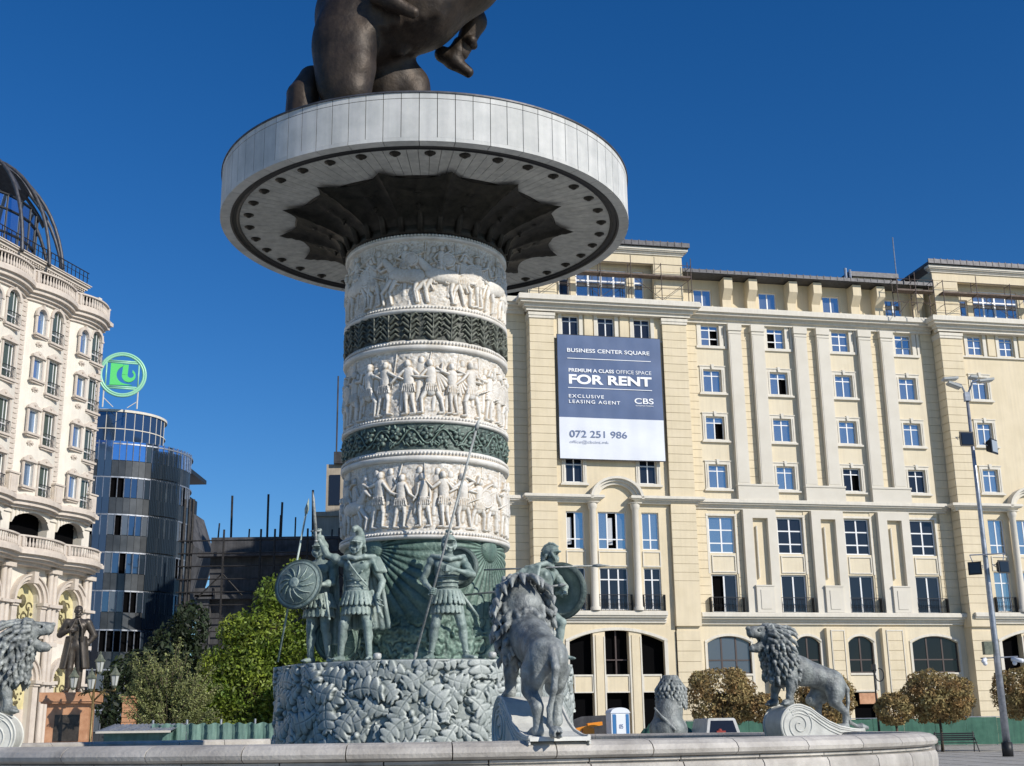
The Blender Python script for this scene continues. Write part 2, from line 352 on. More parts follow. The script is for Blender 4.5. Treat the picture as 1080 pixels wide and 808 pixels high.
# ================================================================== FOUNTAIN BASIN
CX, CY = -2.15, 30.0
basin = empty('fountain_basin', (CX, CY, ZG), label='large round limestone fountain basin with a rounded coping in the foreground', cat='fountain')
def B(z): return z-ZG
RS, DZ = .972, -.018
lip = [(11.0, B(1.20)), (11.0, B(1.40)), (11.06, B(1.455)), (11.3, B(1.465)), (11.46, B(1.44)), (11.56, B(1.385)), (11.61, B(1.31)), (11.59, B(1.25)), (11.53, B(1.215)), (11.42, B(1.20))]
rs = lambda P: [(r*RS, z+DZ if z > .3 else z) for r, z in P]
lip = rs(lip); nseg = 46; mb = MB()
for i in range(nseg):
    a = 2*pi*i/nseg+.04; g = .0008; mb.lathe(lip, n=6, a0=a+g, a1=a+2*pi/nseg-g, close=True)
mb.build('coping', M['stone'], basin)
mb = MB(); mb.lathe(rs([(11.03, B(1.2)), (11.03, B(1.38)), (11.3, B(1.43)), (11.5, B(1.36)), (11.54, B(1.3)), (11.42, B(1.22)), (11.36, B(1.2)), (11.36, B(.3)), (11.1, B(.24)), (11.1, B(1.2))]), n=160, close=True)
mb.build('core', M['joint'], basin)
body = [(11.2, B(1.197)), (11.47, B(1.197)), (11.47, B(1.155)), (11.42, B(1.15)), (11.42, B(1.128)), (11.53, B(1.12)), (11.57, B(1.06)), (11.58, B(.95)), (11.56, B(.7)), (11.60, B(.5)), (11.72, B(.45)), (11.72, B(.24)), (11.2, B(.24))]
body = rs(body); mb = MB()
for i in range(nseg):
    a = 2*pi*(i+.35)/nseg+.04; g = .001; mb.lathe(body, n=6, a0=a+g, a1=a+2*pi/nseg-g, close=True)
mb.build('side_panel', M['stone'], basin)
mb = MB(); mb.lathe(rs([(11.0, B(1.2)), (10.95, B(1.15)), (10.95, B(.3)), (11.05, B(.3)), (11.05, B(1.2))]), n=160, close=True); mb.build('inner_wall', M['scroll'], basin)
mb = MB(); mb.add([(10.66*cos(2*pi*i/96), 10.66*sin(2*pi*i/96), B(.85)) for i in range(96)], [tuple(range(96))]); mb.build('pool_water', M['water'], basin)
# ================================================================== MONUMENT COLUMN
mon = empty('monument_column', (CX, CY, ZG), label='tall round column with white marble battle reliefs, dark bronze bands and a wide stone disc on top', cat='column')
def cylfield(name, H, r0, z0, z1, a0, a1, m, parent=mon, **k):
    """H[nz, na]: relief height over a cylinder of radius r0"""
    nz, na = H.shape; A = np.linspace(a0, a1, na); Z = np.linspace(z0, z1, nz)-ZG
    r = r0+H; v = np.stack([r*np.cos(A)[None], r*np.sin(A)[None], np.repeat(Z[:, None], na, 1)], -1).reshape(-1, 3)
    i = np.arange(nz-1)[:, None]*na+np.arange(na-1)[None]; i = i.ravel()
    return link(name, np_mesh(name, v, np.stack([i, i+1, i+na+1, i+na], 1)), m, parent, **k)
def fbm(shape, cells, seed, oct=4):
    rng = np.random.default_rng(seed); out = np.zeros(shape); amp = 1
    for o in range(oct):
        c = (max(2, int(cells[0]*2**o)), max(2, int(cells[1]*2**o))); g = rng.random((c[0]+1, c[1]+1))
        y = np.linspace(0, c[0]-1e-6, shape[0]); x = np.linspace(0, c[1]-1e-6, shape[1]); yi = y.astype(int); xi = x.astype(int)
        fy = (y-yi); fx = (x-xi); fy = (fy*fy*(3-2*fy))[:, None]; fx = (fx*fx*(3-2*fx))[None]
        out += amp*((g[yi][:, xi]*(1-fy)+g[yi+1][:, xi]*fy)*(1-fx)+(g[yi][:, xi+1]*(1-fy)+g[yi+1][:, xi+1]*fy)*fx-.5); amp *= .5
    return out
RA = random.Random(77)
class Relief:
    def __init__(s, W, Hh, st): s.st = st; s.nx = int(W/st)+1; s.nz = int(Hh/st)+1; s.W = W; s.Hh = Hh; s.D = np.zeros((s.nz, s.nx)); s.X, s.Z = np.meshgrid(np.arange(s.nx)*st, np.arange(s.nz)*st)
    def _win(s, x0, x1, z0, z1):
        a = max(int(x0/s.st), 0); b = min(int(x1/s.st)+2, s.nx); c = max(int(z0/s.st), 0); d = min(int(z1/s.st)+2, s.nz)
        return slice(c, d), slice(a, b)
    def cap(s, x0, z0, x1, z1, r0, r1=None, h=.07, base=0.):
        r1 = r0 if r1 is None else r1; R = max(r0, r1); w = s._win(min(x0, x1)-R, max(x0, x1)+R, min(z0, z1)-R, max(z0, z1)+R)
        X = s.X[w]; Z = s.Z[w]
        if X.size == 0: return
        dx, dz = x1-x0, z1-z0; t = np.clip(((X-x0)*dx+(Z-z0)*dz)/max(dx*dx+dz*dz, 1e-9), 0, 1)
        d = np.hypot(X-x0-t*dx, Z-z0-t*dz)/(r0+(r1-r0)*t); s.D[w] = np.maximum(s.D[w], np.where(d < 1, base+h*np.sqrt(np.clip(1-d*d, 0, 1)), 0))
    def ring(s, x, z, r, wd, h, base=0.):
        w = s._win(x-r-wd, x+r+wd, z-r-wd, z+r+wd); d = np.abs(np.hypot(s.X[w]-x, s.Z[w]-z)-r)/wd
        s.D[w] = np.maximum(s.D[w], np.where(d < 1, base+h*np.sqrt(np.clip(1-d*d, 0, 1)), 0))
    def disc(s, x, z, r, h, dome=.03):
        w = s._win(x-r, x+r, z-r, z+r); d = np.hypot(s.X[w]-x, s.Z[w]-z)/r
        s.D[w] = np.maximum(s.D[w], np.where(d < 1, h+dome*(1-d*d), 0)); s.ring(x, z, r*.9, r*.1, .02, h)
    def man(s, x, z, H, f=1, pose=0, shield=False, spear=False, crest=False, b=0.02):
        u = H/1.8; c = lambda a0, b0, a1, b1, r0, r1, h: s.cap(x+f*a0*u, z+b0*u, x+f*a1*u, z+b1*u, r0*u, r1*u, h, b)
        st = [.18, .3, .08][pose % 3]*RA.uniform(.7, 1.2)
        c(-.07, .92, -st-.02, .5, .11, .075, .07); c(-st-.02, .5, -st-.1, .06, .07, .045, .06); c(-st-.1, .05, -st+.05, .03, .045, .035, .05)
        c(.07, .92, st, .5, .11, .075, .09); c(st, .5, st-.03, .06, .07, .045, .08); c(st-.03, .05, st+.13, .03, .045, .03, .07)
        c(0, .92, .02, 1.38, .16, .2, .10); c(0, .78, 0, .98, .2, .15, .09); c(.02, 1.5, .03, 1.52, .08, .08, .08); c(.04, 1.63, .05, 1.7, .105, .10, .12)
        if crest: c(-.1, 1.62, 0, 1.84, .05, .05, .10); c(0, 1.84, .16, 1.80, .05, .03, .10)
        for sg in (-1, 1):
            t1 = RA.uniform(-1.5, .7); t2 = t1+RA.uniform(-.3, 1.6)*(1 if sg > 0 else .6); ex, ez = sg*.18+sg*.3*cos(t1)*.8, 1.4+.3*sin(t1); c(sg*.17, 1.4, ex, ez, .07, .055, .085+.015*sg); c(ex, ez, ex+.27*cos(t2)*(1 if sg > 0 else RA.choice((-1, 1))), ez+.27*sin(t2), .055, .04, .10)
        if RA.random() < .45:            # cloak blowing behind
            for q in range(4): c(-.15, 1.42, -.3-.09*q, .7+.12*q, .035, .06, .045)
        if shield: s.disc(x+f*.3*u, z+1.12*u, .33*u, .1)
        if spear: c(-.5, .9, .95, 1.5, .02, .02, .11)
        for q in range(-3, 4): c(q*.05, .98, q*.065, .74, .022, .024, .115)
    def horse(s, x, z, H, f=1, b=.02, rear=0.):
        u = H/1.6; c = lambda a0, b0, a1, b1, r0, r1, h: s.cap(x+f*a0*u, z+b0*u, x+f*a1*u, z+b1*u, r0*u, r1*u, h, b)
        c(-.5, .95, .35, .98+rear, .27, .26, .11); c(.35, 1.02+rear, .75, 1.5+rear, .2, .12, .10); c(.75, 1.52+rear, 1.02, 1.3+rear, .11, .06, .10)
        for a, q in ((-.62, -.75), (-.45, -.35), (.35, .55), (.5, .85)):
            c(a, .85, q, .45, .12, .07, .08); c(q, .45, q-.08, .04, .06, .05, .07)
        c(-.75, 1.0, -.98, .5, .07, .04, .07)
def band(seed, z0, z1, kind):
    W = 2*pi*1.97; rl = Relief(W, z1-z0, .0135); rg = random.Random(seed); Hh = z1-z0
    bgn = fbm(rl.D.shape, (14, 90), seed, 4); rl.D = np.clip(bgn*.035+.012, 0, .04)
    for i in range(60): rl.cap(rg.uniform(0, W), rg.uniform(.75, .98)*Hh, rg.uniform(0, W) if 0 else 0, 0, .001, .001, .001)
    for i in range(34):                  # shallow row of heads and crests behind
        x = W*(i+rg.uniform(-.2, .2))/34; z = Hh*rg.uniform(.70, .86); rl.cap(x, z, x, z+.05, .07, .065, .06); rl.cap(x, z-.14, x, z-.4, .12, .11, .045); rl.cap(x-.05, z-.5, x-.1, z-.95, .06, .05, .04); rl.cap(x+.1, z-.15, x+.22, z-.35, .04, .035, .06)
        if i % 2: rl.cap(x+.1, z-.5, x+rg.uniform(0, .3), Hh*.97, .014, .014, .05)
    x = .2
    front = 3.35
    while x < W-.3:
        k = rg.random()
        if kind == 'cavalry' and k < .45:
            rl.horse(x+.35, .07, Hh*.66, rg.choice((-1, 1)), rear=rg.uniform(0, .2)); rl.man(x+.35, Hh*.33, Hh*.58, 1, 1, k < .2, True); x += rg.uniform(.75, 1.)
        elif kind == 'chariot' and abs(x-3.1) < .35:
            rl.ring(x+.2, .36, .27, .035, .07, .02)
            for a in range(8): rl.cap(x+.2, .36, x+.2+.27*cos(a*pi/4), .36+.27*sin(a*pi/4), .018, .018, .05, .02)
            rl.cap(x+.2, .36, x+.22, .38, .07, .07, .1, .02); rl.man(x-.1, .1, Hh*.62, 1, 1, True); rl.horse(x+1.05, .08, Hh*.6, 1); rl.man(x+.75, .3*Hh, Hh*.55, -1, 1); x += 1.9
        else:
            rl.man(x, rg.uniform(.05, .1), Hh*rg.uniform(.74, .84), rg.choice((-1, 1, 1)), rg.randrange(3), k > .55, k > .75 or kind == 'cavalry', k > .5); x += rg.uniform(.42, .62)
    rl.D += .006*fbm(rl.D.shape, (30, 240), seed+5, 3)
    rl.D[0] = rl.D[-1] = 0
    return rl.D
def A(deg): return radians(deg)
a0 = radians(270-180); a1 = a0+2*pi
for nm, z0, z1, kd, sd_ in (('upper', 11.32, 13.0, 'cavalry', 3), ('middle', 8.60, 10.22, 'soldiers', 21), ('lower', 5.96, 7.56, 'chariot', 8)):
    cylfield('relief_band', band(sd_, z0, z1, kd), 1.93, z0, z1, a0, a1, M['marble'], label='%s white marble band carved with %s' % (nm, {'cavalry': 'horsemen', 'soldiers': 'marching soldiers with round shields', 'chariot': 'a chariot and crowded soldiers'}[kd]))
# dark bronze bands
def leafband(z0, z1):
    W = 2*pi*2.0; rl = Relief(W, z1-z0, .013); n = 26; Hh = z1-z0; rl.D = np.clip(fbm(rl.D.shape, (8, 120), 4)*.02, 0, .02)
    for i in range(n):
        x = W*(i+.5+RA.uniform(-.12, .12))/n; rl.cap(x, .03, x+RA.uniform(-.04, .04), Hh-.04, .03, .02, .08)
        for j in range(5):
            z = .05+j*Hh*.19+RA.uniform(-.02, .02)
            for sg in (-1, 1):
                q1 = RA.uniform(.12, .18); q2 = RA.uniform(.08, .15); rl.cap(x+sg*.03, z, x+sg*q1, z+q2, .05, .035, RA.uniform(.05, .09)); rl.cap(x+sg*q1, z+q2, x+sg*(q1+.07), z+q2-.06, .035, .012, .07)
    return rl.D
def flowerband(z0, z1):
    W = 2*pi*2.0; rl = Relief(W, z1-z0, .012); Hh = z1-z0; rl.D = np.clip(fbm(rl.D.shape, (8, 120), 5)*.02, 0, .02); rg = random.Random(5)
    n = 34
    for i in range(n*8):
        x = W*i/(n*8); x2 = W*(i+1)/(n*8); f = lambda q: Hh*.5+.17*sin(q*2*pi*n/2/W); rl.cap(x, f(x), x2, f(x2), .025, .025, .05)
    for i in range(n):
        x = W*(i+.5)/n; z = Hh*.5+(-1)**i*-.06; R = .105
        for p in range(5):
            a = p*2*pi/5+i; rl.cap(x+R*.6*cos(a), z+R*.6*sin(a), x+R*cos(a), z+R*sin(a), .06, .05, .075)
        rl.cap(x, z, x, z, .04, .04, .11)
        for p in range(8):
            a = rg.uniform(0, 6.28); xx = x+rg.uniform(-.2, .2); zz = Hh*.5+rg.choice((-1, 1))*rg.uniform(.12, .22)
            rl.cap(xx, zz, xx+.11*cos(a), zz+.08*sin(a), .035, .012, .06)
    return rl.D
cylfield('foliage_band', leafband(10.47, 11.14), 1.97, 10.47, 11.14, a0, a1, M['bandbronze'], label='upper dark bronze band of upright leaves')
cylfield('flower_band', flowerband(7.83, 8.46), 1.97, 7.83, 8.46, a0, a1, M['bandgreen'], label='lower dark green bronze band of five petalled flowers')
def moulding(z0, z1, r=2.0, m='marble'):
    h = z1-z0; mb = MB(); mb.lathe([(1.7, B(z0)), (r+.02, B(z0)), (r+.05, B(z0+h*.25)), (r+.045, B(z0+h*.45)), (r-.01, B(z0+h*.5)), (r+.01, B(z0+h*.75)), (r-.02, B(z1)), (1.7, B(z1))], n=128)
    n = 150
    for i in range(n):
        a = 2*pi*i/n; mb.ball(((r+.012)*cos(a), (r+.012)*sin(a), B(z0+h*.72)), .034, 6)
    mb.build('moulding', M[m], mon, smooth=True, normals=True)
for z0, z1 in ((13.0, 13.14), (11.14, 11.33), (10.22, 10.47), (8.46, 8.61), (7.56, 7.83), (5.78, 5.96)): moulding(z0, z1)
mb = MB(); mb.lathe([(0, B(3.0)), (1.85, B(3.0)), (1.85, B(13.4)), (0, B(13.4))], n=64); mb.build('core', M['darkbronze'], mon)
# green bronze drum behind the soldiers with rays and scales
z0, z1 = 3.09, 5.78; W = 2*pi*1.94; rl = Relief(W, z1-z0, .016); X, Z = rl.X, rl.Z
D = .02*fbm(rl.D.shape, (12, 50), 9, 4)
ctr = [W*((.403+.25*k) % 1) for k in range(4)]
for cxx in ctr:
    dx = X-cxx; dz = Z-(z1-z0-.15); rr = np.hypot(dx, dz); an = np.arctan2(dx, -dz); dx = (dx+W/2) % W-W/2; an = np.arctan2(dx, -dz); near = np.abs(dx) < W/8
    D += np.where(near, .035*np.abs(np.sin(an*19+.5*np.sin(rr*2.3)))*np.clip(rr/.5, 0, 1)*np.clip((2.3-rr)/.5, 0, 1), 0)
    k = np.clip(1-(rr/.3)**2, 0, 1); D = np.maximum(D, .11*np.sqrt(k))
sc_ = np.clip((1.15-Z)/.5, 0, 1); sw = fbm(D.shape, (9, 42), 12, 3)
D += sc_*(.05*np.abs(np.sin(sw*5))+.05*fbm(D.shape, (14, 60), 31, 3))
cylfield('ray_relief', D, 1.90, z0, z1, a0, a1, M['patinadark'], label='green bronze drum with sun rays and scale like waves')
# leaf drum that carries the soldiers
DR = 3.36
mb = MB(); mb.lathe([(0, B(3.06)), (DR-.09, B(3.06)), (DR-.05, B(3.04)), (DR-.05, B(2.9)), (DR-.05, B(.6))], n=128); mb.build('leaf_drum', M['drum'], mon, smooth=False)
z0, z1 = .62, 3.06; st_ = .0125; W = 2*pi*DR; nx = int(W/st_); nz = int((z1-z0)/st_); X, Z = np.meshgrid(np.arange(nx)*st_, np.arange(nz)*st_); D = .02+.02*fbm(X.shape, (10, 80), 2, 3); rg = random.Random(15)
def stamp(cx, cz, th, L):
    R = L*.62; i0, i1 = max(0, int((cx-R)/st_)), min(nx, int((cx+R)/st_)+1); k0, k1 = max(0, int((cz-R)/st_)), min(nz, int((cz+R)/st_)+1)
    if i1-i0 < 3 or k1-k0 < 3: return
    w = (slice(k0, k1), slice(i0, i1)); dx = X[w]-cx; dz = Z[w]-cz; c, s_ = cos(th), sin(th); u = (dx*c+dz*s_)/L; t = (-dx*s_+dz*c)/L+.5
    bend = .32*sin(th*7); u = u-bend*((t-.5)**2*1.6-.1); tt = t-.32*np.abs(u); env = np.sin(pi*np.clip(.03+tt*.95, 0, 1))**.5*(.5+.75*np.clip(tt, 0, 1)); lob = np.abs(np.sin(tt*4.5*pi+.2))**.7
    hw = .33*env*(.50+.50*lob)*(tt > .06)+.016*(t > -.02); ins = (np.abs(u) < hw) & (t > -.03) & (tt < 1.0)
    if ins.sum() < 20: return
    q = np.clip(np.abs(u)/np.maximum(hw, .01), 0, 1); base = min(.13, .7*float(D[w][ins].mean())+.03)
    vein = np.exp(-((((tt*4.5+.5) % 1)-.5)/.10)**2)*(np.abs(u) > .02)
    h = base+L*(.045*(1-q**3)+.11*np.clip(t, 0, 1)**2*rgc[0]+.028*np.sin(pi*np.clip(t, 0, 1)))-L*.026*np.exp(-(u/.016)**2)*np.clip(1.1-t, 0, 1)-L*.010*vein+L*rgc[1]*u*.25
    D[w] = np.where(ins, h, D[w])
rgc = [1., 0.]
todo = []
for r_ in range(9):
    for i in range(42): todo.append((W*(i+(r_ % 2)*.5+rg.uniform(-.35, .35))/42, -.1+r_*.31+rg.uniform(-.1, .1)))
rg.shuffle(todo)
for x, z in todo: rgc[0] = rg.uniform(.1, 1.2); rgc[1] = rg.uniform(-.6, .6); stamp(x, z, pi+rg.uniform(-1.6, 1.6)+(pi if rg.random() < .18 else 0), rg.uniform(.60, .86))
rlx = Relief(W, z1-z0, st_)
for _ in range(150):
    x, z = rg.uniform(0, W), rg.uniform(.2, 2.2); dd = np.hypot(X-x, (Z-z)/1.2) if 0 else None; i0, i1 = max(0, int((x-.1)/st_)), min(nx, int((x+.1)/st_)+1); k0, k1 = max(0, int((z-.1)/st_)), min(nz, int((z+.1)/st_)+1); w = (slice(k0, k1), slice(i0, i1)); d = np.hypot(X[w]-x, (Z[w]-z)/1.25)/.065
    D[w] = np.where(d < 1, np.maximum(D[w], .07+.10*np.sqrt(np.clip(1-d*d, 0, 1))), D[w])
D[1:-1, 1:-1] = (D[1:-1, 1:-1]*4+D[:-2, 1:-1]+D[2:, 1:-1]+D[1:-1, :-2]+D[1:-1, 2:])/8
D[-2:] = 0
cylfield('oak_leaves', D, DR-.06, z0, z1, a0, a1, M['drum'], label='carved oak leaves and acorns')
# disc
RD = 5.19
mb = MB(); mb.lathe([(0, B(15.15)), (RD-.02, B(15.15)), (RD-.02, B(14.03)), (4.9, B(14.03)), (4.9, B(14.12)), (1.8, B(14.12))], n=160); mb.build('disc_core', M['joint'], mon)
mb = MB(); n = 82; g = .0015
for i in range(n):
    a = 2*pi*i/n
    mb.lathe([(RD-.015, B(14.09)), (RD, B(14.09)), (RD, B(15.02)), (RD-.015, B(15.02))], n=3, a0=a+g, a1=a+2*pi/n-g, close=True)
    mb.lathe([(RD-.015, B(15.032)), (RD+.004, B(15.032)), (RD+.004, B(15.16)), (RD-.015, B(15.16))], n=3, a0=a+g, a1=a+2*pi/n-g, close=True)
mb.build('rim_cladding', M['clad'], mon)
mb = MB()
for i in range(41):
    a = 2*pi*i/41; mb.lathe([(4.93, B(14.0)), (RD+.004, B(14.0)), (RD+.006, B(14.085)), (4.93, B(14.085))], n=4, a0=a+g, a1=a+2*pi/41-g, close=True)
mb.build('rim_edge', M['clad'], mon)
mb = MB(); mb.lathe([(RD-.1, B(15.16)), (RD+.03, B(15.162)), (RD+.03, B(15.20)), (RD-.1, B(15.22)), (0, B(15.23))], n=160); mb.build('top_flashing', M['roof'], mon)
mb = MB(); mb.lathe([(4.95, B(13.995)), (4.90, B(13.985)), (4.88, B(14.03)), (4.80, B(14.03)), (4.76, B(14.0)), (4.72, B(14.04))], n=160); mb.build('groove_ring', M['black'], mon)
mb = MB(); n = 110
for i in range(n):
    a = 2*pi*i/n; w_ = .0014; mb.lathe([(1.9, B(14.05)), (4.79, B(14.05)), (4.79, B(14.1)), (1.9, B(14.1))], n=2, a0=a+w_, a1=a+2*pi/n-w_, close=True)
mb.build('soffit_panels', M['soffit'], mon)
boss = None
for i in range(36):
    a = 2*pi*(i+.5)/36; p = (4.5*cos(a), 4.5*sin(a), B(14.045))
    if boss is None:
        b_ = MB(); b_.lathe([(0, -.075), (.04, -.07), (.075, -.04), (.085, -.012), (.125, -.01), (.13, .0)], n=18); boss = b_.mesh('boss', True, True); boss.materials.append(M['darkbronze'])
    o = bpy.data.objects.new('boss', boss); COL.objects.link(o); o.parent = mon; o.location = p
# umbrella-shaped bronze capital under the disc
n = 14; per = 24; V = []; F = []; NR = 16
for i in range(n*per):
    ph = 2*pi*i/(n*per); q = abs(((i/per) % 1)-.0); q = min(q, 1-q)*2; peak = (1-q)**2.4; rmax = 3.28+.52*peak
    for j in range(NR+1):
        t = j/NR; r = 2.05+(rmax-2.05)*t; rib = .10*math.exp(-(q/.09)**2)*(.35+.65*t); sag = .10*sin(pi*min(1, q*1.0))*sin(pi*t)
        z = 13.35+(.66)*(t**.62)*(1) - rib*.6 + sag*.5 - .12*(1-t)*(1-peak)*0
        if j == NR: z = 14.0-.05*peak
        r += .0
        V.append((r*cos(ph-pi/2+pi/n), r*sin(ph-pi/2+pi/n), B(z-.03*math.exp(-((t-.9)/.04)**2)-.022*math.exp(-((t-.74)/.03)**2)-.02*math.exp(-((t-.5)/.03)**2)-.012*abs(sin(t*40))*(t > .5)*(.3 < q))))
for i in range(n*per):
    i2 = (i+1) % (n*per)
    for j in range(NR): F.append((i*(NR+1)+j, i*(NR+1)+j+1, i2*(NR+1)+j+1, i2*(NR+1)+j))
link('canopy_capital', np_mesh('canopy_capital', V, F), M['darkbronze'], mon)
mb = MB(); mb.lathe([(2.0, B(13.98)), (3.3, B(14.0)), (3.34, B(14.045))], n=96); mb.build('capital_backing', M['darkbronze'], mon)
mb = MB()
for i in range(n):
    for t in (.35, .68):
        a = 2*pi*(i+.5)/n-pi/2+pi/n; r = 2.05+1.1*t; mb.ball((r*cos(a), r*sin(a), B(13.35+.66*t**.62)), .12 if t > .5 else .09, 8, .28)
mb.build('medallions', M['darkbronze'], mon, smooth=True)
mb = MB(); mb.lathe([(1.98, B(13.14)), (2.06, B(13.18)), (2.02, B(13.3)), (2.1, B(13.6)), (2.4, B(13.9)), (2.5, B(13.98))], n=96)
for i in range(28):
    a = 2*pi*i/28
    mb.tube([(2.06*cos(a), 2.06*sin(a), B(13.18)), (2.14*cos(a), 2.14*sin(a), B(13.5)), (2.3*cos(a), 2.3*sin(a), B(13.72)), (2.48*cos(a), 2.48*sin(a), B(13.7)), (2.46*cos(a), 2.46*sin(a), B(13.6))], [.08, .09, .08, .06, .03], 6)
mb.build('leaf_collar', M['darkbronze'], mon, smooth=True)
# ================================================================== OFFICE BUILDING (local frame: x along the facade, -y out of it)
YAW = radians(11.34); BO = Vector((14.944, 90, ZG))
bd = empty('office_building', BO, YAW, label='long cream office building with white pilasters, projecting wings and rows of white framed windows', cat='building')
def wall(mb, u0, u1, z0, z1, d, holes, th=.35):
    """wall face at distance d in front of the main plane, with rectangular holes (u0,u1,z0,z1)"""
    us = sorted({u0, u1, *[h[0] for h in holes], *[h[1] for h in holes]}); zs = sorted({z0, z1, *[h[2] for h in holes], *[h[3] for h in holes]})
    us = [u for u in us if u0 <= u <= u1]; zs = [z for z in zs if z0 <= z <= z1]
    for k in range(len(zs)-1):
        run = None
        for i in range(len(us)-1):
            cu = (us[i]+us[i+1])/2; cz = (zs[k]+zs[k+1])/2; hole = any(h[0] < cu < h[1] and h[2] < cz < h[3] for h in holes)
            if not hole: run = [us[i] if run is None else run[0], us[i+1]]
            if (hole or i == len(us)-2) and run: mb.box(run[0], run[1], -d, -d+th, B(zs[k]), B(zs[k+1])); run = None
def courses(mb, u0, u1, z0, z1, d, step=.605, gap=.034, th=.045):
    n = max(1, round((z1-z0)/step)); s_ = (z1-z0)/n
    for i in range(n): mb.box(u0, u1, -d-th, -d, B(z0+i*s_+gap*(i > 0)), B(z0+(i+1)*s_))
def archfill(mb, u0, u1, zs_, rise, d, th, thick=None):
    """fills above a segmental arch inside the box (u0..u1, zs_..zs_+rise); thick: an arched band of that height instead"""
    n = 16; c = (u0+u1)/2; hw = (u1-u0)/2; R = (hw*hw+rise*rise)/(2*rise); f = lambda u: zs_+rise-R+sqrt(max(R*R-(u-c)**2, 0))
    for i in range(n):
        a = u0+(u1-u0)*i/n; b = u0+(u1-u0)*(i+1)/n; ta = f(a)+thick if thick else zs_+rise+.002; tb = f(b)+thick if thick else zs_+rise+.002
        mb.prism([(a, f(a)), (b, f(b)), (b, tb), (a, ta)], lambda p, q, h: (p, h, B(q)), -d, -d+th)
def window(parent, u0, u1, z0, z1, d, cols=2, trans=(), m='glassblue', frame='pvc', fr=.07, openleaf=None, label=None):
    """frame mesh plus a pane child; the glass stands d in front of the main plane"""
    mb = MB(); mb.box(u0, u0+fr, -d-.06, -d, B(z0), B(z1)); mb.box(u1-fr, u1, -d-.06, -d, B(z0), B(z1)); mb.box(u0+fr, u1-fr, -d-.06, -d, B(z0), B(z0+fr)); mb.box(u0+fr, u1-fr, -d-.06, -d, B(z1-fr), B(z1))
    for i in range(1, cols):
        u = u0+(u1-u0)*i/cols; mb.box(u-fr*.62, u+fr*.62, -d-.065, -d, B(z0+fr), B(z1-fr))
    for t in trans:
        z = z0+(z1-z0)*t; mb.box(u0+fr, u1-fr, -d-.062, -d, B(z-fr*.5), B(z+fr*.5))
    if openleaf is not None:             # one leaf swung into the dark room
        w_ = (u1-u0)/cols; a = u0+w_*openleaf
        mb.obox(((a+fr*.7)+.12, -d+.3, B((z0+z1)/2)), .03, .3, (z1-z0)*.36, (.35, 1, 0), (1, -.35, 0), (0, 0, 1))
    wn = mb.build('window', M[frame], parent, label=label)
    p = MB(); w_ = (u1-u0)/cols; top = z0+(z1-z0)*(trans[-1] if trans and trans[-1] > .5 else 1)
    for i in range(cols):
        a = u0+w_*i+.02; b = u0+w_*(i+1)-.02; tw = random.uniform(-.014, .014)
        if openleaf == i:
            if trans and top < z1: p.box(a, b, -d-.035, -d-.02, B(top), B(z1-.02))
            continue
        p.add([(a, -d-.03+tw, B(z0+.02)), (b, -d-.03-tw, B(z0+.02)), (b, -d-.03-tw*.5, B(z1-.02)), (a, -d-.03+tw*.3, B(z1-.02))], [(0, 1, 2, 3)])
    p.build('pane', M[m], wn, normals=False)
    return wn
def surround(mb, u0, u1, z0, z1, d, w_=.26, key=True):
    mb.box(u0-w_, u0, -d-.07, -d, B(z0), B(z1)); mb.box(u1, u1+w_, -d-.07, -d, B(z0), B(z1)); mb.box(u0-w_, u1+w_, -d-.07, -d, B(z1), B(z1+w_*.85))
    mb.box(u0-w_-.06, u1+w_+.06, -d-.12, -d, B(z1+w_*.85), B(z1+w_*1.1)); mb.box(u0-w_*.55, u0-w_*.45, -d-.1, -d, B(z0), B(z1)); mb.box(u1+w_*.45, u1+w_*.55, -d-.1, -d, B(z0), B(z1))
    mb.box(u0-w_-.12, u1+w_+.12, -d-.2, -d, B(z0-.22), B(z0-.1)); mb.box(u0-w_-.03, u1+w_+.03, -d-.13, -d, B(z0-.1), B(z0))
    if key:
        c = (u0+u1)/2; mb.prism([(c-.07, z1-.02), (c+.07, z1-.02), (c+.12, z1+w_*1.45), (c-.12, z1+w_*1.45)], lambda a, b, h: (a, h, B(b)), -d-.17, -d)
def cornice(mb, u0, u1, z0, z1, d, p, ends=True):
    """stepped moulding projecting p in front of plane d"""
    h = z1-z0; q = p*.999 if ends else 0
    for a, b, o in ((0, .22, .25), (.22, .45, .45), (.45, .62, .8), (.62, .9, 1.), (.9, 1, .93)):
        mb.box(u0-q*o, u1+q*o, -d-p*o, -d+.3, B(z0+h*a), B(z0+h*b))
def rail(parent, u0, u1, z0, z1, d):
    mb = MB(); n = max(4, int((u1-u0)/.14))
    mb.box(u0, u1, -d-.02, -d+.02, B(z1-.04), B(z1)); mb.box(u0, u1, -d-.015, -d+.015, B(z0), B(z0+.03))
    for i in range(n+1):
        u = u0+(u1-u0)*i/n; mb.tube([(u, -d, B(z0)), (u+.03*(-1)**i, -d-.06, B(z0+(z1-z0)*.35)), (u, -d, B(z1-.03))], .012, 4)
        if i < n: mb.tube([(u+.07+.05*cos(t), -d-.03, B(z0+.45+.09*sin(t))) for t in np.linspace(0, 6.28, 8)], .01, 4)
    for u in (u0, u1): mb.box(u-.03, u+.03, -d, -d+.4, B(z0), B(z1))
    mb.build('balcony_railing', M['black'], parent)
BAY = 5.28; NB = 4; centers = [.05+BAY*i for i in range(NB)]
rowsz = [(29.3, 30.9), (25.68, 27.4), (22.05, 23.78), (18.42, 20.15)]
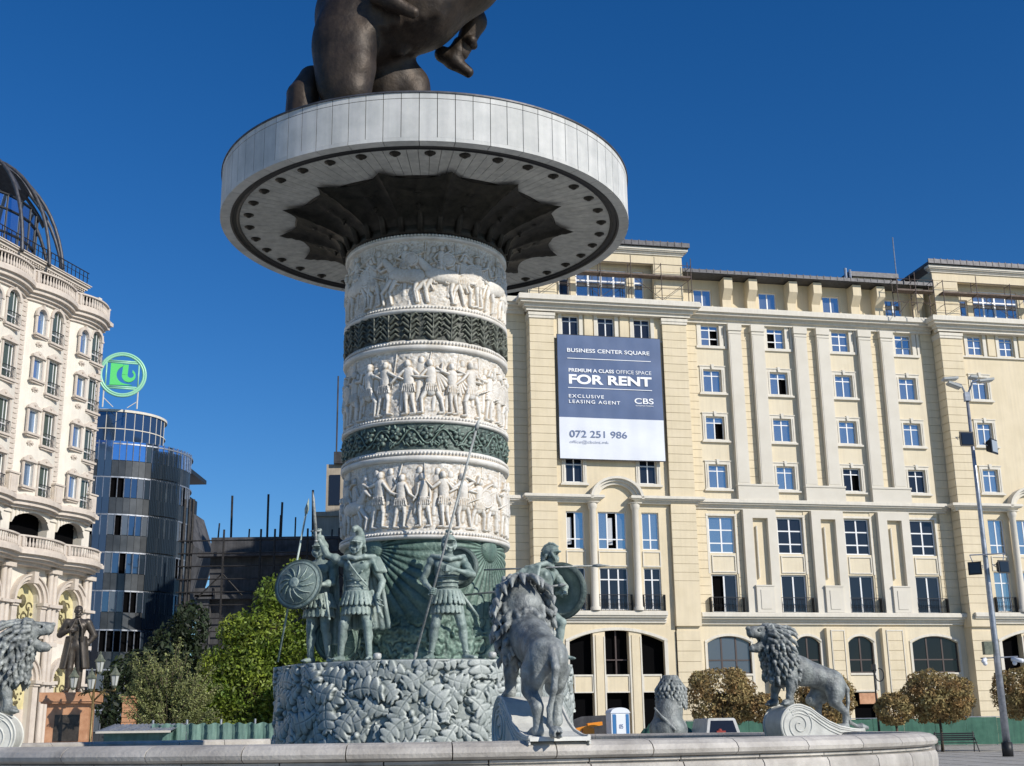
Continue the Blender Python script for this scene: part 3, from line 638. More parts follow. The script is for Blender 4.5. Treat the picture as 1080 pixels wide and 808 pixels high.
# --- main block wall
holes = []; wins = []
for ci, c in enumerate(centers):
    for ri, (a, b) in enumerate(rowsz):
        holes.append((c-.7, c+.7, a, b)); wins.append((c, ri, a, b))
    holes += [(c-.98, c+1.02, 13.67, 16.34), (c-.95, c+1.0, 9.42, 12.15)]
arch3 = [(-1.5, 1.75), (14.15, 17.8)]; arch2 = [(5.1, 7.0), (9.15, 11.1)]
for a, b in arch3+arch2: holes += [(a, b, 5.2, 7.78), (a+.1, b-.1, .9, 3.85)]
mb = MB(); wall(mb, -2.3, 19.0, .24, 31.0, 0, holes); wall(mb, -17.2, -14.0, .24, 31.0, 0, [])
for a, b in arch3+arch2: archfill(mb, a, b, 7.3, .48, 0, .3)
mb.box(-17.2, 19, .0, .35, B(31), B(32.0)); mb.build('main_wall', M['creamlite'], bd)
mb = MB(); mb.box(-17, 33, .36, 1.2, B(.3), B(31)); mb.box(-17, 33, 2.0, 2.2, B(.24), B(34)); mb.build('room_shade_block', M['interior'], bd)  # solid near-black block, coloured as the shade inside the rooms
mb = MB(); mb.box(-13.8, 52, 2.2, 14, B(.24), B(32)); mb.build('rear_block', M['creamlite'], bd)
# rustication strips
mb = MB()
courses(mb, -2.05, -1.1, 17.55, 31.0, 0)
for i in range(3): courses(mb, 2.38+BAY*i, 3.2+BAY*i, 18.7, 31.0, 0)
courses(mb, 17.35, 18.6, 17.55, 31.0, 0); courses(mb, -2.1, -1.0, 9.45, 16.8, 0); courses(mb, 17.2, 18.6, 9.45, 16.8, 0); courses(mb, -16, -14.0, 9.4, 31, 0)
for i in range(NB):
    c = centers[i]
    courses(mb, c+1.1, c+1.5, 9.45, 16.8, 0)
    if i: courses(mb, c-1.2, c-1.03, 9.45, 16.8, 0)
mb.split('rustication', M['cream'], bd)
# pilasters
mb = MB()
for i in range(3):
    for a in (1.38, 3.22):
        u = a+BAY*i; mb.box(u, u+.98, -.42, 0, B(18.68), B(30.45)); mb.box(u-.06, u+1.04, -.5, 0, B(30.45), B(31.0)); mb.box(u-.03, u+1.01, -.46, 0, B(30.2), B(30.3))
        mb.box(u+.08, u+.9, -.44, -.41, B(18.8), B(30.1))
    u = 1.36+BAY*i; mb.box(u, u+3.12, -.48, 0, B(17.52), B(18.6)); mb.box(u-.04, u+3.16, -.54, 0, B(18.55), B(18.68))
for i in range(3):                       # tall panelled piers of the two lower office storeys
    u = 1.62+BAY*i; a, b = u+.7, u+1.86
    wall(mb, u, u+2.5, 9.42, 16.8, .45, [(a, b, 11.35, 16.2)], .45); mb.box(a-.1, b+.08, -.62, -.45, B(9.42), B(11.25)); mb.box(a-.14, b+.12, -.66, -.45, B(11.25), B(11.35))
    mb.box(a+.2, b-.2, -.66, -.6, B(9.65), B(11.0)); mb.box(a+.28, b-.28, -.61, -.659, B(9.73), B(10.92))
mb.split('pilaster', M['white'], bd)
mb = MB()
for i in range(3): u = 1.62+BAY*i+.7; mb.box(u, u+1.16, -.1, 0, B(11.35), B(16.2))
mb.split('recessed_panel', M['cream'], bd)
mb = MB()
for i in range(3): u = 1.62+BAY*i+1.05; mb.tube([(u, -.2, B(11.9)), (u, -.2, B(15.65))], .07, 8)
mb.split('vertical_rod', M['trim'], bd)
# windows of the main block
mb = MB(); mbc = MB()
opens = {(0, 0): 1, (1, 0): 0, (1, 1): 1, (0, 2): 1, (2, 3): 1}
for c, ri, a, b in wins:
    ci = centers.index(c); blue = True
    window(bd, c-.7, c+.7, a, b, -.24, 2, (.74,) if ri else (.35, .78), 'glassblue' if (ci, ri) not in ((3, 3), (2, 3)) else 'glassdark', openleaf=opens.get((ci, ri)))
    if ri: surround(mb, c-.72, c+.72, a-.02, b+.02, 0)
    else:
        mb.box(c-1.15, c+1.25, -.14, 0, B(29.06), B(29.26)); mb.box(c-1.05, c-.72, -.06, 0, B(29.26), B(31)); mb.box(c+.72, c+1.05, -.06, 0, B(29.26), B(31)); mb.box(c+1.1, c+1.28, -.12, 0, B(29.26), B(31))
for ci, c in enumerate(centers):
    window(bd, c-.95, c+1.0, 13.68, 16.33, -.24, 2, (.27, .63), 'glassdark' if ci else 'glassblue', fr=.09)
    window(bd, c-.92, c+.98, 9.43, 12.14, -.24, 2, (), 'glassdark', fr=.09, openleaf=0 if ci == 0 else None)
    mb.box(c-1.15, c-1.0, -.06, 0, B(12.2), B(16.5)); mb.box(c+1.04, c+1.19, -.06, 0, B(12.2), B(16.5)); mb.box(c-1.15, c+1.19, -.08, 0, B(16.36), B(16.52))
    mb.box(c-.85, c+.95, -.07, 0, B(12.28), B(12.36)); mb.box(c-.85, c+.95, -.07, 0, B(13.44), B(13.52)); mb.box(c-.85, c-.78, -.07, 0, B(12.36), B(13.44)); mb.box(c+.88, c+.95, -.07, 0, B(12.36), B(13.44))
    rail(bd, c-1.2, c+1.3, 9.42, 10.5, .4)
cornice(mb, -2.0, 17.9, 16.85, 17.53, 0, .62, False); cornice(mb, -2.0, 18.6, 8.6, 9.4, 0, .75, False); cornice(mb, -2.3, 18.2, 31.0, 32.1, 0, 1.0, False); cornice(mb, -17.2, -14.3, 16.85, 17.5, 0, .45, False); cornice(mb, -17.2, -14.3, 31, 32.1, 0, 1.0, False)
for i, (a, b) in enumerate(arch3+arch2):
    mb.box(a-.18, a, -.07, 0, B(4.0), B(7.35)); mb.box(b, b+.18, -.07, 0, B(4.0), B(7.35)); archfill(mb, a-.18, b+.18, 7.3, .5, .07, .07, .17)
    mb.box(a, b, -.09, 0, B(5.06), B(5.2)); mb.box(a, b, -.06, 0, B(3.9), B(4.02))
mb.split('moulding', M['trim'], bd)
for i, (a, b) in enumerate(arch3+arch2): window(bd, a, b, 5.2, 7.78, -.2, 3 if i < 2 else 2, (.36,), 'glassgrey' if i == 0 else 'glassblack', 'brownframe', fr=.09)
mb = MB(); mb.box(9.7, 11.1, -.02, .05, B(3.05), B(3.8)); mb.build('orange_door_head', M['orange'], bd)
# ground floor pilasters
mb = MB(); mc = MB()
for a, b in ((2.95, 4.75), (7.4, 8.97), (11.7, 13.52)):
    mb.box(a, b, -.4, 0, B(.24), B(8.35)); courses(mb, a+.38, b-.33, .5, 8.1, .4, .72, .05, .04)
    for u in (a+.3, b-.28): mc.box(u, u+.06, -.46, -.4, B(.4), B(8.15))
    mc.box(a+.3, b-.22, -.46, -.4, B(8.12), B(8.2))
mb.split('ground_pilaster', M['cream'], bd); mc.split('ground_pilaster_trim', M['trim'], bd)
# attic storey with bracket shaped fins
mb = MB(); wall(mb, -2.2, 19, 32.1, 34.7, -.5, [(c-.95, c+.5, 32.2, 33.95) for c in centers], .4)
for c in centers:
    for u in (c+1.15, c+3.15):
        mb.prism([(0, 32.1), (.55, 32.1), (.55, 33.0), (1.1, 33.75), (1.1, 34.62), (0, 34.62)], lambda a, b, h: (h, .5-a, B(b)), u, u+.68)
        mb.prism([(0, 32.1), (.6, 32.1), (.6, 32.3), (0, 32.3)], lambda a, b, h: (h, .5-a, B(b)), u-.05, u+.73)
mb.split('attic_wall', M['cream'], bd)
for c in centers: window(bd, c-.95, c+.5, 32.2, 33.95, -.7, 2, (), 'glassblue', fr=.08)
mb = MB(); mb.box(-2.2, 18.6, -.9, 6, B(34.72), B(34.84)); mb.box(-2.2, 18.6, -1.02, -.9, B(34.74), B(35.0)); mb.box(-17.2, -14, -.8, 6, B(34.7), B(34.9))
mb.add([(-2.2, -.9, B(34.85)), (18.9, -.9, B(34.85)), (18.9, 8, B(38.2)), (-2.2, 8, B(38.2))], [(0, 1, 2, 3)])
for i in range(38): mb.box(-2+i*.56, -1.95+i*.56, -1.05, -.7, B(34.8), B(35.06))
mb.box(13.2, 17.5, 2.5, 6, B(36.6), B(37.0)); mb.build('main_roof', M['roof'], bd)
mb = MB(); mb.box(13.6, 17, 2.8, 6, B(35.4), B(36.6)); mb.build('roof_housing', M['creamlite'], bd)
mb = MB(); mb.tube([(17.6, 3, B(35)), (17.6, 3, B(40.4))], .05, 6); mb.tube([(12.6, 2, B(35.5)), (12.6, 2, B(37))], .12, 8); mb.tube([(13.0, 2, B(35.5)), (13.0, 2, B(36.9))], .1, 8); mb.split('roof_antenna', M['steel'], bd)
# --- wings
def wing(o, opened, banner):
    W_ = MB(); T = MB(); Wh = MB(); d1, d2 = 1.25, .9; D_ = MB()
    L, R = -14.14+o, -2.25+o; pl, pr = L+1.8, R-1.85
    cw = [(-11.65+o, -10.4+o), (-8.95+o, -7.7+o), (-6.2+o, -4.95+o)]
    hl = [(a, b, 29.25, 30.8) for a, b in cw]
    for k, (z0, z1) in enumerate(rowsz[1:]):
        if banner and k < 2: continue
        hl += [(cw[0][0], cw[0][1], z0, z1), (cw[2][0], cw[2][1], z0, z1)]
    mid = [(-11.7+o, -10.4+o), (-9.4+o, -7.34+o), (-6.2+o, -4.95+o)]
    hl += [(a, b, 13.7, 16.34) for a, b in mid]+[(a, b, 9.5, 12.42) for a, b in mid]
    ho = [(-11.4+o, -10.04+o), (-9.15+o, -7.48+o), (-6.55+o, -5.2+o)]
    wall(W_, pl, pr, .24, 31, d2, hl+[(-11.7+o, -4.95+o, .5, 8.12)], .3); archfill(W_, -11.7+o, -4.95+o, 7.35, .77, d2, .3)
    # side returns of the projecting wing and piers
    for a, b in ((L, pl), (pr, R)):
        W_.box(a+.03, b-.03, -d1+.05, .3, B(9.4 if a == L or True else 0), B(31)); courses(W_, a, b, 9.45 if a == L else 10.9, 16.85, d1-.06); courses(W_, a, b, 17.5, 30.4, d1-.06)
        W_.box(a, b, -d1, -.2, B(8.4), B(9.45 if a == L else 10.9)); W_.box(a+.1, b-.1, -d2-.1, .3, B(.24), B(8.4)); courses(W_, a+.05, b-.05, .3, 8.1, d2+.1, .72)
        T.box(a-.06, b+.06, -d1-.07, -.1, B(30.4), B(30.6)); T.box(a-.1, b+.1, -d1-.12, -.1, B(30.6), B(30.82))
    for s_, u in ((-1, L), (1, R)):      # rusticated flanks
        n = 34
        for i in range(n):
            z = 9.45+i*.62
            if z < 30: W_.box(u-.03 if s_ < 0 else u-.001, u+.001 if s_ < 0 else u+.03, -d1+.05, -.15, B(z), B(z+.57))
    W_.box(L, R, -.9, .5, B(30.9), B(32.05))
    # frames around the windows
    for i, (a, b) in enumerate(cw):
        window(bd, a, b, 29.25, 30.8, d2-.22, 2, (.74,) if not o else (.4, .78), 'glassdark' if not o else 'glassblue', openleaf=None, label=None)
        T.box(a-.3, a-.03, -d2-.08, -d2, B(29.1), B(31)); T.box(b+.03, b+.3, -d2-.08, -d2, B(29.1), B(31))
        if i < 2: W_.box(b+.42, cw[i+1][0]-.42, -d2-.12, -d2, B(29.2), B(30.9))
    T.box(pl, pr, -d2-.16, -d2, B(29.0), B(29.12))
    for k, (z0, z1) in enumerate(rowsz[1:]):
        if banner and k < 2: continue
        for a, b in (cw[0], cw[2]): window(bd, a, b, z0, z1, d2-.22, 2, (.74,), 'glassblue' if o else 'glassdark'); surround(T, a-.02, b+.02, z0-.02, z1+.02, d2, key=bool(o))
    for i, (a, b) in enumerate(mid):
        c3 = 3 if i == 1 else 2
        window(bd, a, b, 13.7, 16.34, d2-.22, c3, (.27,), 'glassblue', fr=.08, openleaf=1 if (i == 1 and not o) else (0 if i == 0 and not o else None)); window(bd, a, b, 9.5, 12.42, d2-.22, c3, (.72,), 'glassdark' if not o else 'glassblue', fr=.08)
        T.box(a-.04, b+.04, -d2-.06, -d2, B(12.5), B(12.58)); T.box(a-.04, b+.04, -d2-.06, -d2, B(13.5), B(13.58)); T.box(a-.04, a+.03, -d2-.06, -d2, B(12.58), B(13.5)); T.box(b-.03, b+.04, -d2-.06, -d2, B(12.58), B(13.5))
        rail(bd, a-.15, b+.15, 9.42, 10.55, d2+.25)
    for u in (-9.88+o, -6.78+o):
        Wh.lathe([(.36, B(9.42)), (.36, B(9.62)), (.28, B(9.72)), (.255, B(12)), (.235, B(16.4)), (.3, B(16.5)), (.34, B(16.7)), (.34, B(16.88))], u, -d2-.42, 20)
        Wh.box(u-.42, u+.42, -d2-.8, -d2, B(16.88), B(16.93))
    Wh.split('round_column', M['white'], bd, smooth=True)
    # cornices and the curved pediment
    for a, b in ((L-.1, -9.55+o), (-6.55+o, R+.1)): cornice(T, a, b, 16.93, 17.45, d1-.2, .55, True)
    c = -8.08+o
    for r0, r1, p in ((1.55, 1.75, .5), (1.75, 1.95, .7), (1.3, 1.55, .3)):
        n = 18
        for i in range(n):
            t0, t1 = pi*i/n, pi*(i+1)/n
            T.prism([(c+r0*cos(t0), 17.2+r0*.82*sin(t0)), (c+r1*cos(t0), 17.2+r1*.82*sin(t0)), (c+r1*cos(t1), 17.2+r1*.82*sin(t1)), (c+r0*cos(t1), 17.2+r0*.82*sin(t1))], lambda x, y, h: (x, h, B(y)), -d2-p, -d2+.0)
    cornice(T, L+.3, -4.75+o, 8.62, 9.4, d2, .6, False); cornice(T, L-.05, R+.05, 30.9, 31.98, d1, .9, True)
    # big arch
    T.box(-11.95+o, -11.7+o, -d2-.08, -d2+.25, B(.4), B(7.4)); T.box(-4.95+o, -4.7+o, -d2-.08, -d2+.25, B(.4), B(7.4)); archfill(T, -11.95+o, -4.7+o, 7.32, .80, d2+.08, .33, .2)
    for a, b in ((-10.04+o, -9.15+o), (-7.48+o, -6.55+o)):
        W_.box(a+.02, b-.02, -d2+.02, -.3, B(.3), B(8.1)); W_.box(a+.2, b-.2, -d2-.03, -d2+.02, B(.6), B(7.8))
        for u in (a+.02, b-.12): T.box(u, u+.1, -d2-.02, -d2+.02, B(.4), B(7.7))
    for i, (a, b) in enumerate(ho):
        W_.box(a, b, -d2+.1, -.3, B(3.97), B(5.1)); T.box(a, b, -d2+.04, -d2+.1, B(3.95), B(4.03)); T.box(a, b, -d2+.04, -d2+.1, B(5.04), B(5.16))
        T.box(a, a+.08, -d2+.04, -d2+.1, B(4.03), B(5.04)); T.box(b-.08, b, -d2+.04, -d2+.1, B(4.03), B(5.04))
        if i == 1:
            f = MB(); f.box((a+b)/2-.05, (a+b)/2+.05, -.5, -.44, B(5.16), B(8.1)); f.box(a, b, -.49, -.45, B(6.1), B(6.18)); f.build('window', M['brownframe'], bd)
        f = MB(); f.box(a, b, .0, .1, B(3.0), B(3.14)); f.build('door_beam', M['brownframe'], bd)
    # attic of the wing
    at_ = MB(); big = (-10.35+o, -6.4+o); small = (-5.85+o, -5.05+o); dark = (-11.65+o, -10.85+o); rec = (-12.0+o, -4.5+o, 32.05, 35.2)
    wall(at_, L, R, 32.0, 36.0, d1-.25, [rec], .4); wall(at_, -12.3+o, -4.2+o, 32.0, 35.4, d1-1.0, [(big[0], big[1], 32.1, 34.85), (small[0], small[1], 32.1, 34.85), (dark[0], dark[1], 32.1, 34.0)], .3)
    courses(at_, L, -12.1+o, 32.1, 35.8, d1-.25); courses(at_, -4.4+o, R, 32.1, 35.8, d1-.25)
    at_.box(L, L+.3, -.9, 7, B(32.0), B(36.0)); at_.box(R-.3, R, -.9, 7, B(32), B(36)); at_.split('wing_attic', M['cream'], bd)
    window(bd, *big, 32.1, 34.85, d1-1.2, 4, (.66,), 'glassblue', fr=.11); window(bd, *small, 32.1, 34.85, d1-1.2, 1, (.66,), 'glassblue', fr=.11)
    window(bd, *dark, 32.1, 34.0, d1-1.2, 1, (), 'glassdark' if not o else 'glassblue', fr=.09)
    cornice(T, L, R, 35.9, 36.4, d1-.25, .4, True)
    D_.box(L-.45, R+.45, -d1-.25, 8, B(36.42), B(36.62)); D_.box(L-.5, R+.5, -d1-.35, -d1-.25, B(36.45), B(36.8))
    for i in range(22): D_.box(L+i*.56, L+.05+i*.56, -d1-.38, -d1-.2, B(36.5), B(36.86))
    D_.build('wing_roof', M['roof'], bd)
    W_.build('wing_wall', M['cream'], bd); T.split('moulding', M['trim'], bd)
    i_ = MB(); i_.box(pl, pr, -.3, .0, B(.3), B(8)); i_.box(pl, pr, -.35, -.05, B(8), B(31)); i_.build('wing_shade_block', M['interior'], bd)  # near-black fill behind the wing windows, shade put into its colour
wing(0, None, True); wing(32.5, None, False)
# --- banner
bn = empty('advertising_banner', BO+Vector((sin(YAW)*1.42, -cos(YAW)*1.42, 0)), YAW, label='tall blue and white FOR RENT banner hung on the front of the office building', cat='banner')
u0, u1, z0, z1 = -12.14, -4.4, 20.0, 29.15; zm = 23.0; W_ = u1-u0
def cloth(name, z0, z1, m, p):
    nx, nz = 60, 40; V = []; 
    for j in range(nz+1):
        for i in range(nx+1):
            u = u0+W_*i/nx; z = z0+(z1-z0)*j/nz; s_ = ((i/nx)*6) % 1; V.append((u, .012*abs(s_-.5)*2+.012*sin(z*2.1+i*.11), B(z)))
    F = [(j*(nx+1)+i, j*(nx+1)+i+1, (j+1)*(nx+1)+i+1, (j+1)*(nx+1)+i) for j in range(nz) for i in range(nx)]
    return link(name, np_mesh(name, V, F), M[m], p)
cloth('blue_panel', zm, z1, 'bbblue', bn); cloth('white_panel', z0, zm, 'bbwhite', bn)
mb = MB(); mb.box(u0-.05, u1+.05, .03, .1, B(z0-.05), B(z1+.05)); mb.build('backing_frame', M['black'], bn)
tx = lambda f: u0+W_*f; tz = lambda f: B(z1-(z1-z0)*f)
# letter heights measured on the banner: fractions from the top
text('line_one', 'BUSINESS CENTER SQUARE', tx(.09), tz(.147), W_*.80, .34, M['bbtext'], bn, -.03, .012)
text('line_two', 'PREMIUM A CLASS', tx(.10), tz(.304), W_*.435, .27, M['bbtext'], bn, -.03, .022)
text('line_two_light', 'OFFICE SPACE', tx(.555), tz(.304), W_*.345, .27, M['bbtext'], bn, -.03, -.006)
text('headline', 'FOR RENT', tx(.10), tz(.402), W_*.80, .72, M['bbtext'], bn, -.03, .035)
text('line_three', 'EXCLUSIVE', tx(.095), tz(.514), W_*.335, .25, M['bbtext'], bn, -.03, .012, 1.25)
text('line_four', 'LEASING AGENT', tx(.095), tz(.558), W_*.49, .25, M['bbtext'], bn, -.03, .012, 1.25)
text('agent_logo', 'CBS', tx(.725), tz(.545), W_*.185, .42, M['bbtext'], bn, -.03, .012)
text('agent_logo_line', 'INTERNATIONAL', tx(.735), tz(.565), W_*.175, .08, M['bbtext'], bn, -.03, 0)
text('phone_number', '072 251 986', tx(.095), tz(.83), W_*.545, .50, M['bbgrey'], bn, -.03, .008)
text('email', 'office@cbsint.mk', tx(.095), tz(.882), W_*.37, .27, M['bbpale'], bn, -.03, -.004)
mb = MB()
for f in (.195, .435): mb.box(tx(.09), tx(.9), -.032, -.026, tz(f), tz(f)+.045)
mb.build('divider_lines', M['bbtext'], bn)
# --- scaffolds on the roof terraces
def scaffold(o, u0, u1, label):
    s_ = empty('scaffold', BO+Vector((u0*cos(YAW)+sin(YAW)*1.6, u0*sin(YAW)-cos(YAW)*1.6, 32.02-ZG)), YAW, label=label, cat='scaffold', group='scaffolds on the roof ledge of the office building')
    p = MB(); W_ = u1-u0; n = max(2, int(W_/2.3)); 
    for i in range(n+1):
        for y in (-.1, .65): p.tube([(W_*i/n, y, 0), (W_*i/n, y, 3.0+(.5 if i % 2 else 0))], .035, 5)
        for z in (1.95, 2.9, 1.0): p.tube([(W_*i/n, -.1, z), (W_*i/n, .65, z)], .025, 5)
    for z in (1.0, 2.9): p.tube([(0, -.1, z), (W_, -.1, z)], .025, 5)
    for i in range(n):
        if i % 2 == 0: p.tube([(W_*i/n, -.12, .1), (W_*(i+1)/n, -.12, 1.9)], .02, 5)
        else: p.tube([(W_*i/n, -.12, 1.9), (W_*(i+1)/n, -.12, .1)], .02, 5)
    p.build('scaffold_tubes', M['rust'], s_)
    q = MB()
    for i in range(n): q.box(W_*i/n+.02, W_*(i+1)/n-.02, -.1+.02*(i % 2), .65, 1.97+.02*(i % 2), 2.1)
    q.build('scaffold_deck', M['plank'], s_)
scaffold(0, -13.5, -1.8, 'brown tube scaffold with plank deck in front of the roof windows above the banner')
scaffold(0, 18.8, 27.5, 'brown tube scaffold with plank deck in front of the roof windows at the right edge')
scaffold(0, 14.9, 18.0, 'short scaffold section in the corner beside the right wing roof')
# ================================================================== HOTEL with curved bays on the left (local x runs along the facade away from us, -y out of it)
HA = radians(16); HO = Vector((-30.42, 75.8, ZG))
ht = empty('hotel_building', HO, pi/2-HA, label='ornate cream hotel with bowed bays, arched windows, balustrades and a black steel dome', cat='building')
HN = 3; qs = [-10.05, -5.65, -1.25, 3.2, 6.85]
def bow(s):
    for a, b in zip(qs[:-1], qs[1:]):
        if a <= s <= b: t = (s-a)/(b-a); return .55*sin(pi*t)**.8
    return 0
def curve_strip(mb, s0, s1, z0, z1, p, th=.3, step=.22, extra=0.):
    """band following the bowed facade; p: projection in front of it"""
    n = max(1, int(round((s1-s0)/step)))
    P = [(s0+(s1-s0)*i/n, bow(s0+(s1-s0)*i/n)+p) for i in range(n+1)]; V = []; F = []
    for s_, d in P: V += [(s_, -d, B(z0)), (s_, -d, B(z1)), (s_, -d+th, B(z1)), (s_, -d+th, B(z0))]
    for i in range(n):
        for j in range(4): F.append((i*4+j, i*4+(j+1) % 4, (i+1)*4+(j+1) % 4, (i+1)*4+j))
    F += [(3, 2, 1, 0), (n*4, n*4+1, n*4+2, n*4+3)]; mb.add(V, F)
S0, S1 = -10.05, 6.85
winA = []; 
for q in range(4):
    a = qs[q]; winA += [(a+1.25, .42), (a+2.72, .52)]
hrows = [('arch', 26.2, 27.9, 26.0, 28.25), ('r', 23.24, 24.64, 22.6, 24.85), ('r', 19.8, 21.3, 19.22, 21.4), ('r', 16.45, 17.95, 15.98, 17.98)]
W_ = MB(); T = MB()
hol = []
for i, (c, hw) in enumerate(winA):
    for k, a0_, a1_, b0_, b1_ in hrows: z0, z1 = (a0_, a1_) if i % 2 == 0 else (b0_, b1_); hol.append((c-hw, c+hw, z0, z1))
us = sorted({S0, S1, *[h[0] for h in hol], *[h[1] for h in hol]}); zs = sorted({15.7, 28.6, *[h[2] for h in hol], *[h[3] for h in hol]})
for i in range(len(us)-1):
    run = None
    for k in range(len(zs)-1):
        cu = (us[i]+us[i+1])/2; cz = (zs[k]+zs[k+1])/2; hole = any(h[0] < cu < h[1] and h[2] < cz < h[3] for h in hol)
        if not hole: run = [zs[k] if run is None else run[0], zs[k+1]]
        if (hole or k == len(zs)-2) and run: curve_strip(W_, us[i], us[i+1], run[0], run[1], 0, .35); run = None
W_.box(S1-.35, S1, .0, 14, B(.24), B(31)); 
W_.build('bowed_wall', M['hotel'], ht)
R_ = MB(); R_.box(S0, S1-.4, .5, .6, B(.3), B(31)); R_.build('room_shade_block', M['interior'], ht)  # near-black sheet standing in for the shade behind the hotel windows
def hframe(c, hw, z0, z1, arch, wide):
    d = bow(c); mb = MB(); y = -d+.16; f = .06
    mb.box(c-hw, c-hw+f, y-.05, y, B(z0), B(z1)); mb.box(c+hw-f, c+hw, y-.05, y, B(z0), B(z1)); mb.box(c-hw+f, c+hw-f, y-.05, y, B(z1-f), B(z1)); mb.box(c-hw+f, c+hw-f, y-.05, y, B(z0), B(z0+f))
    if wide: mb.box(c-hw+f, c+hw-f, y-.055, y, B(z0+.6), B(z0+.66)); mb.box(c+hw*.35, c+hw*.45, y-.052, y, B(z0+f), B(z1-f))
    wn = mb.build('window', M['pvc'], ht); p = MB(); p.add([(c-hw, y-.03, B(z0)), (c+hw, y-.03, B(z0)), (c+hw, y-.03, B(z1)), (c-hw, y-.03, B(z1))], [(0, 1, 2, 3)])
    p.build('pane', M['greenglass'] if wide else M['curtain'], wn, normals=False)
    t = MB(); o = .16
    if arch:                             # stone infill makes the round head, with an arched moulding
        n = 12; cz = z1-hw
        for i in range(n):
            a, b = c-hw+2*hw*i/n, c-hw+2*hw*(i+1)/n; fa = cz+sqrt(max(hw*hw-(a-c)**2, 0)); fb = cz+sqrt(max(hw*hw-(b-c)**2, 0))
            t.prism([(a, fa), (b, fb), (b, z1), (a, z1)], lambda p_, q_, h: (p_, h, B(q_)), -d-.005, -d+.2)
        for i in range(n):
            t0, t1 = pi*i/n, pi*(i+1)/n; r0, r1 = hw, hw+o*1.2
            t.prism([(c+r0*cos(t0), cz+r0*sin(t0)), (c+r1*cos(t0), cz+r1*sin(t0)), (c+r1*cos(t1), cz+r1*sin(t1)), (c+r0*cos(t1), cz+r0*sin(t1))], lambda p_, q_, h: (p_, h, B(q_)), -d-.14, -d+.01)
        t.box(c-hw-o, c-hw, -d-.1, -d, B(z0), B(cz)); t.box(c+hw, c+hw+o, -d-.1, -d, B(z0), B(cz)); t.box(c-hw-o*1.4, c-hw+.02, -d-.16, -d, B(cz-.12), B(cz)); t.box(c+hw-.02, c+hw+o*1.4, -d-.16, -d, B(cz-.12), B(cz))
        t.box(c-.08, c+.08, -d-.2, -d, B(z1-.03), B(z1+.28))
    else:
        t.box(c-hw-o, c-hw, -d-.1, -d, B(z0), B(z1)); t.box(c+hw, c+hw+o, -d-.1, -d, B(z0), B(z1)); t.box(c-hw-o*1.5, c+hw+o*1.5, -d-.22, -d, B(z1+.03), B(z1+.13))
        n = 10                           # scrolled pediment
        for i in range(n):
            a = -1+2*i/n; b = -1+2*(i+1)/n; w2 = hw+o; g = lambda q: z1+.14+.34*max(0, cos(q*pi/2))**1.6+(.07 if abs(q) > .75 else 0)
            t.prism([(c+a*w2, z1+.13), (c+b*w2, z1+.13), (c+b*w2, g(b)), (c+a*w2, g(a))], lambda p_, q_, h: (p_, h, B(q_)), -d-.13, -d)
        t.ball((c, -d-.14, B(z1+.3)), .09, 8)
    t.box(c-hw-o*1.6, c+hw+o*1.6, -d-.25, -d, B(z0-.13), B(z0)); t.box(c-hw-o, c+hw+o, -d-.15, -d, B(z0-.24), B(z0-.13))
    if not wide:
        t.ball((c, -d-.04, B(z0-.62)), .15, 10, .6); 
        for i in range(8): a = i*pi/4; t.ball((c+.24*cos(a), -d-.02, B(z0-.62+.13*sin(a))), .07, 6)
    t.build('window_surround', M['hoteltrim'], wn)
    if wide:
        r = MB(); r.box(c-hw, c+hw, -d-.26, -d-.22, B(z0+.72), B(z0+.76)); 
        for i in range(10): u = c-hw+2*hw*i/9; r.tube([(u, -d-.24, B(z0)), (u+.03, -d-.33, B(z0+.25)), (u, -d-.24, B(z0+.73))], .014, 4)
        for u in (c-hw, c+hw): r.box(u-.02, u+.02, -d-.25, -d, B(z0+.7), B(z0+.74))
        r.build('window_railing', M['black'], wn)
for i, (c, hw) in enumerate(winA):
    for k, a0_, a1_, b0_, b1_ in hrows: z0, z1 = (a0_, a1_) if i % 2 == 0 else (b0_, b1_); hframe(c, hw, z0, z1, k == 'arch', i % 2 == 1)
# quoin strips between the bays
for q in qs[1:]:
    mb = MB(); n = 40
    for i in range(n):
        z = 15.8+i*(28.4-15.8)/n; mb.box(q-.36, q+.36, -.13, .1, B(z), B(z+.26))
    mb.box(q-.42, q+.42, -.5, .1, B(15.75), B(17.05)); mb.box(q-.5, q+.5, -.58, .1, B(17.05), B(17.15)); mb.box(q-.3, q+.3, -.54, -.5, B(15.95), B(16.9))
    mb.build('quoin_strip', M['hoteltrim'], ht)
T = MB()
for z0, z1, p in ((28.3, 28.5, .15), (28.5, 28.7, .35), (28.7, 28.95, .6), (28.95, 29.2, .8), (29.2, 29.3, .7), (15.05, 15.2, .35), (15.2, 15.45, .6), (15.45, 15.7, .8), (15.7, 15.8, .7)):
    curve_strip(T, S0, S1+p*.5, z0, z1, p, p+.4)
for z0, z1, p in ((11.8, 11.95, .9), (11.95, 12.15, 1.2), (12.15, 12.38, 1.5), (12.38, 12.48, 1.4), (11.6, 11.8, .5)): curve_strip(T, S0, S1+.35, z0, z1, p, p+.4)
T.split('cornice', M['hoteltrim'], ht)
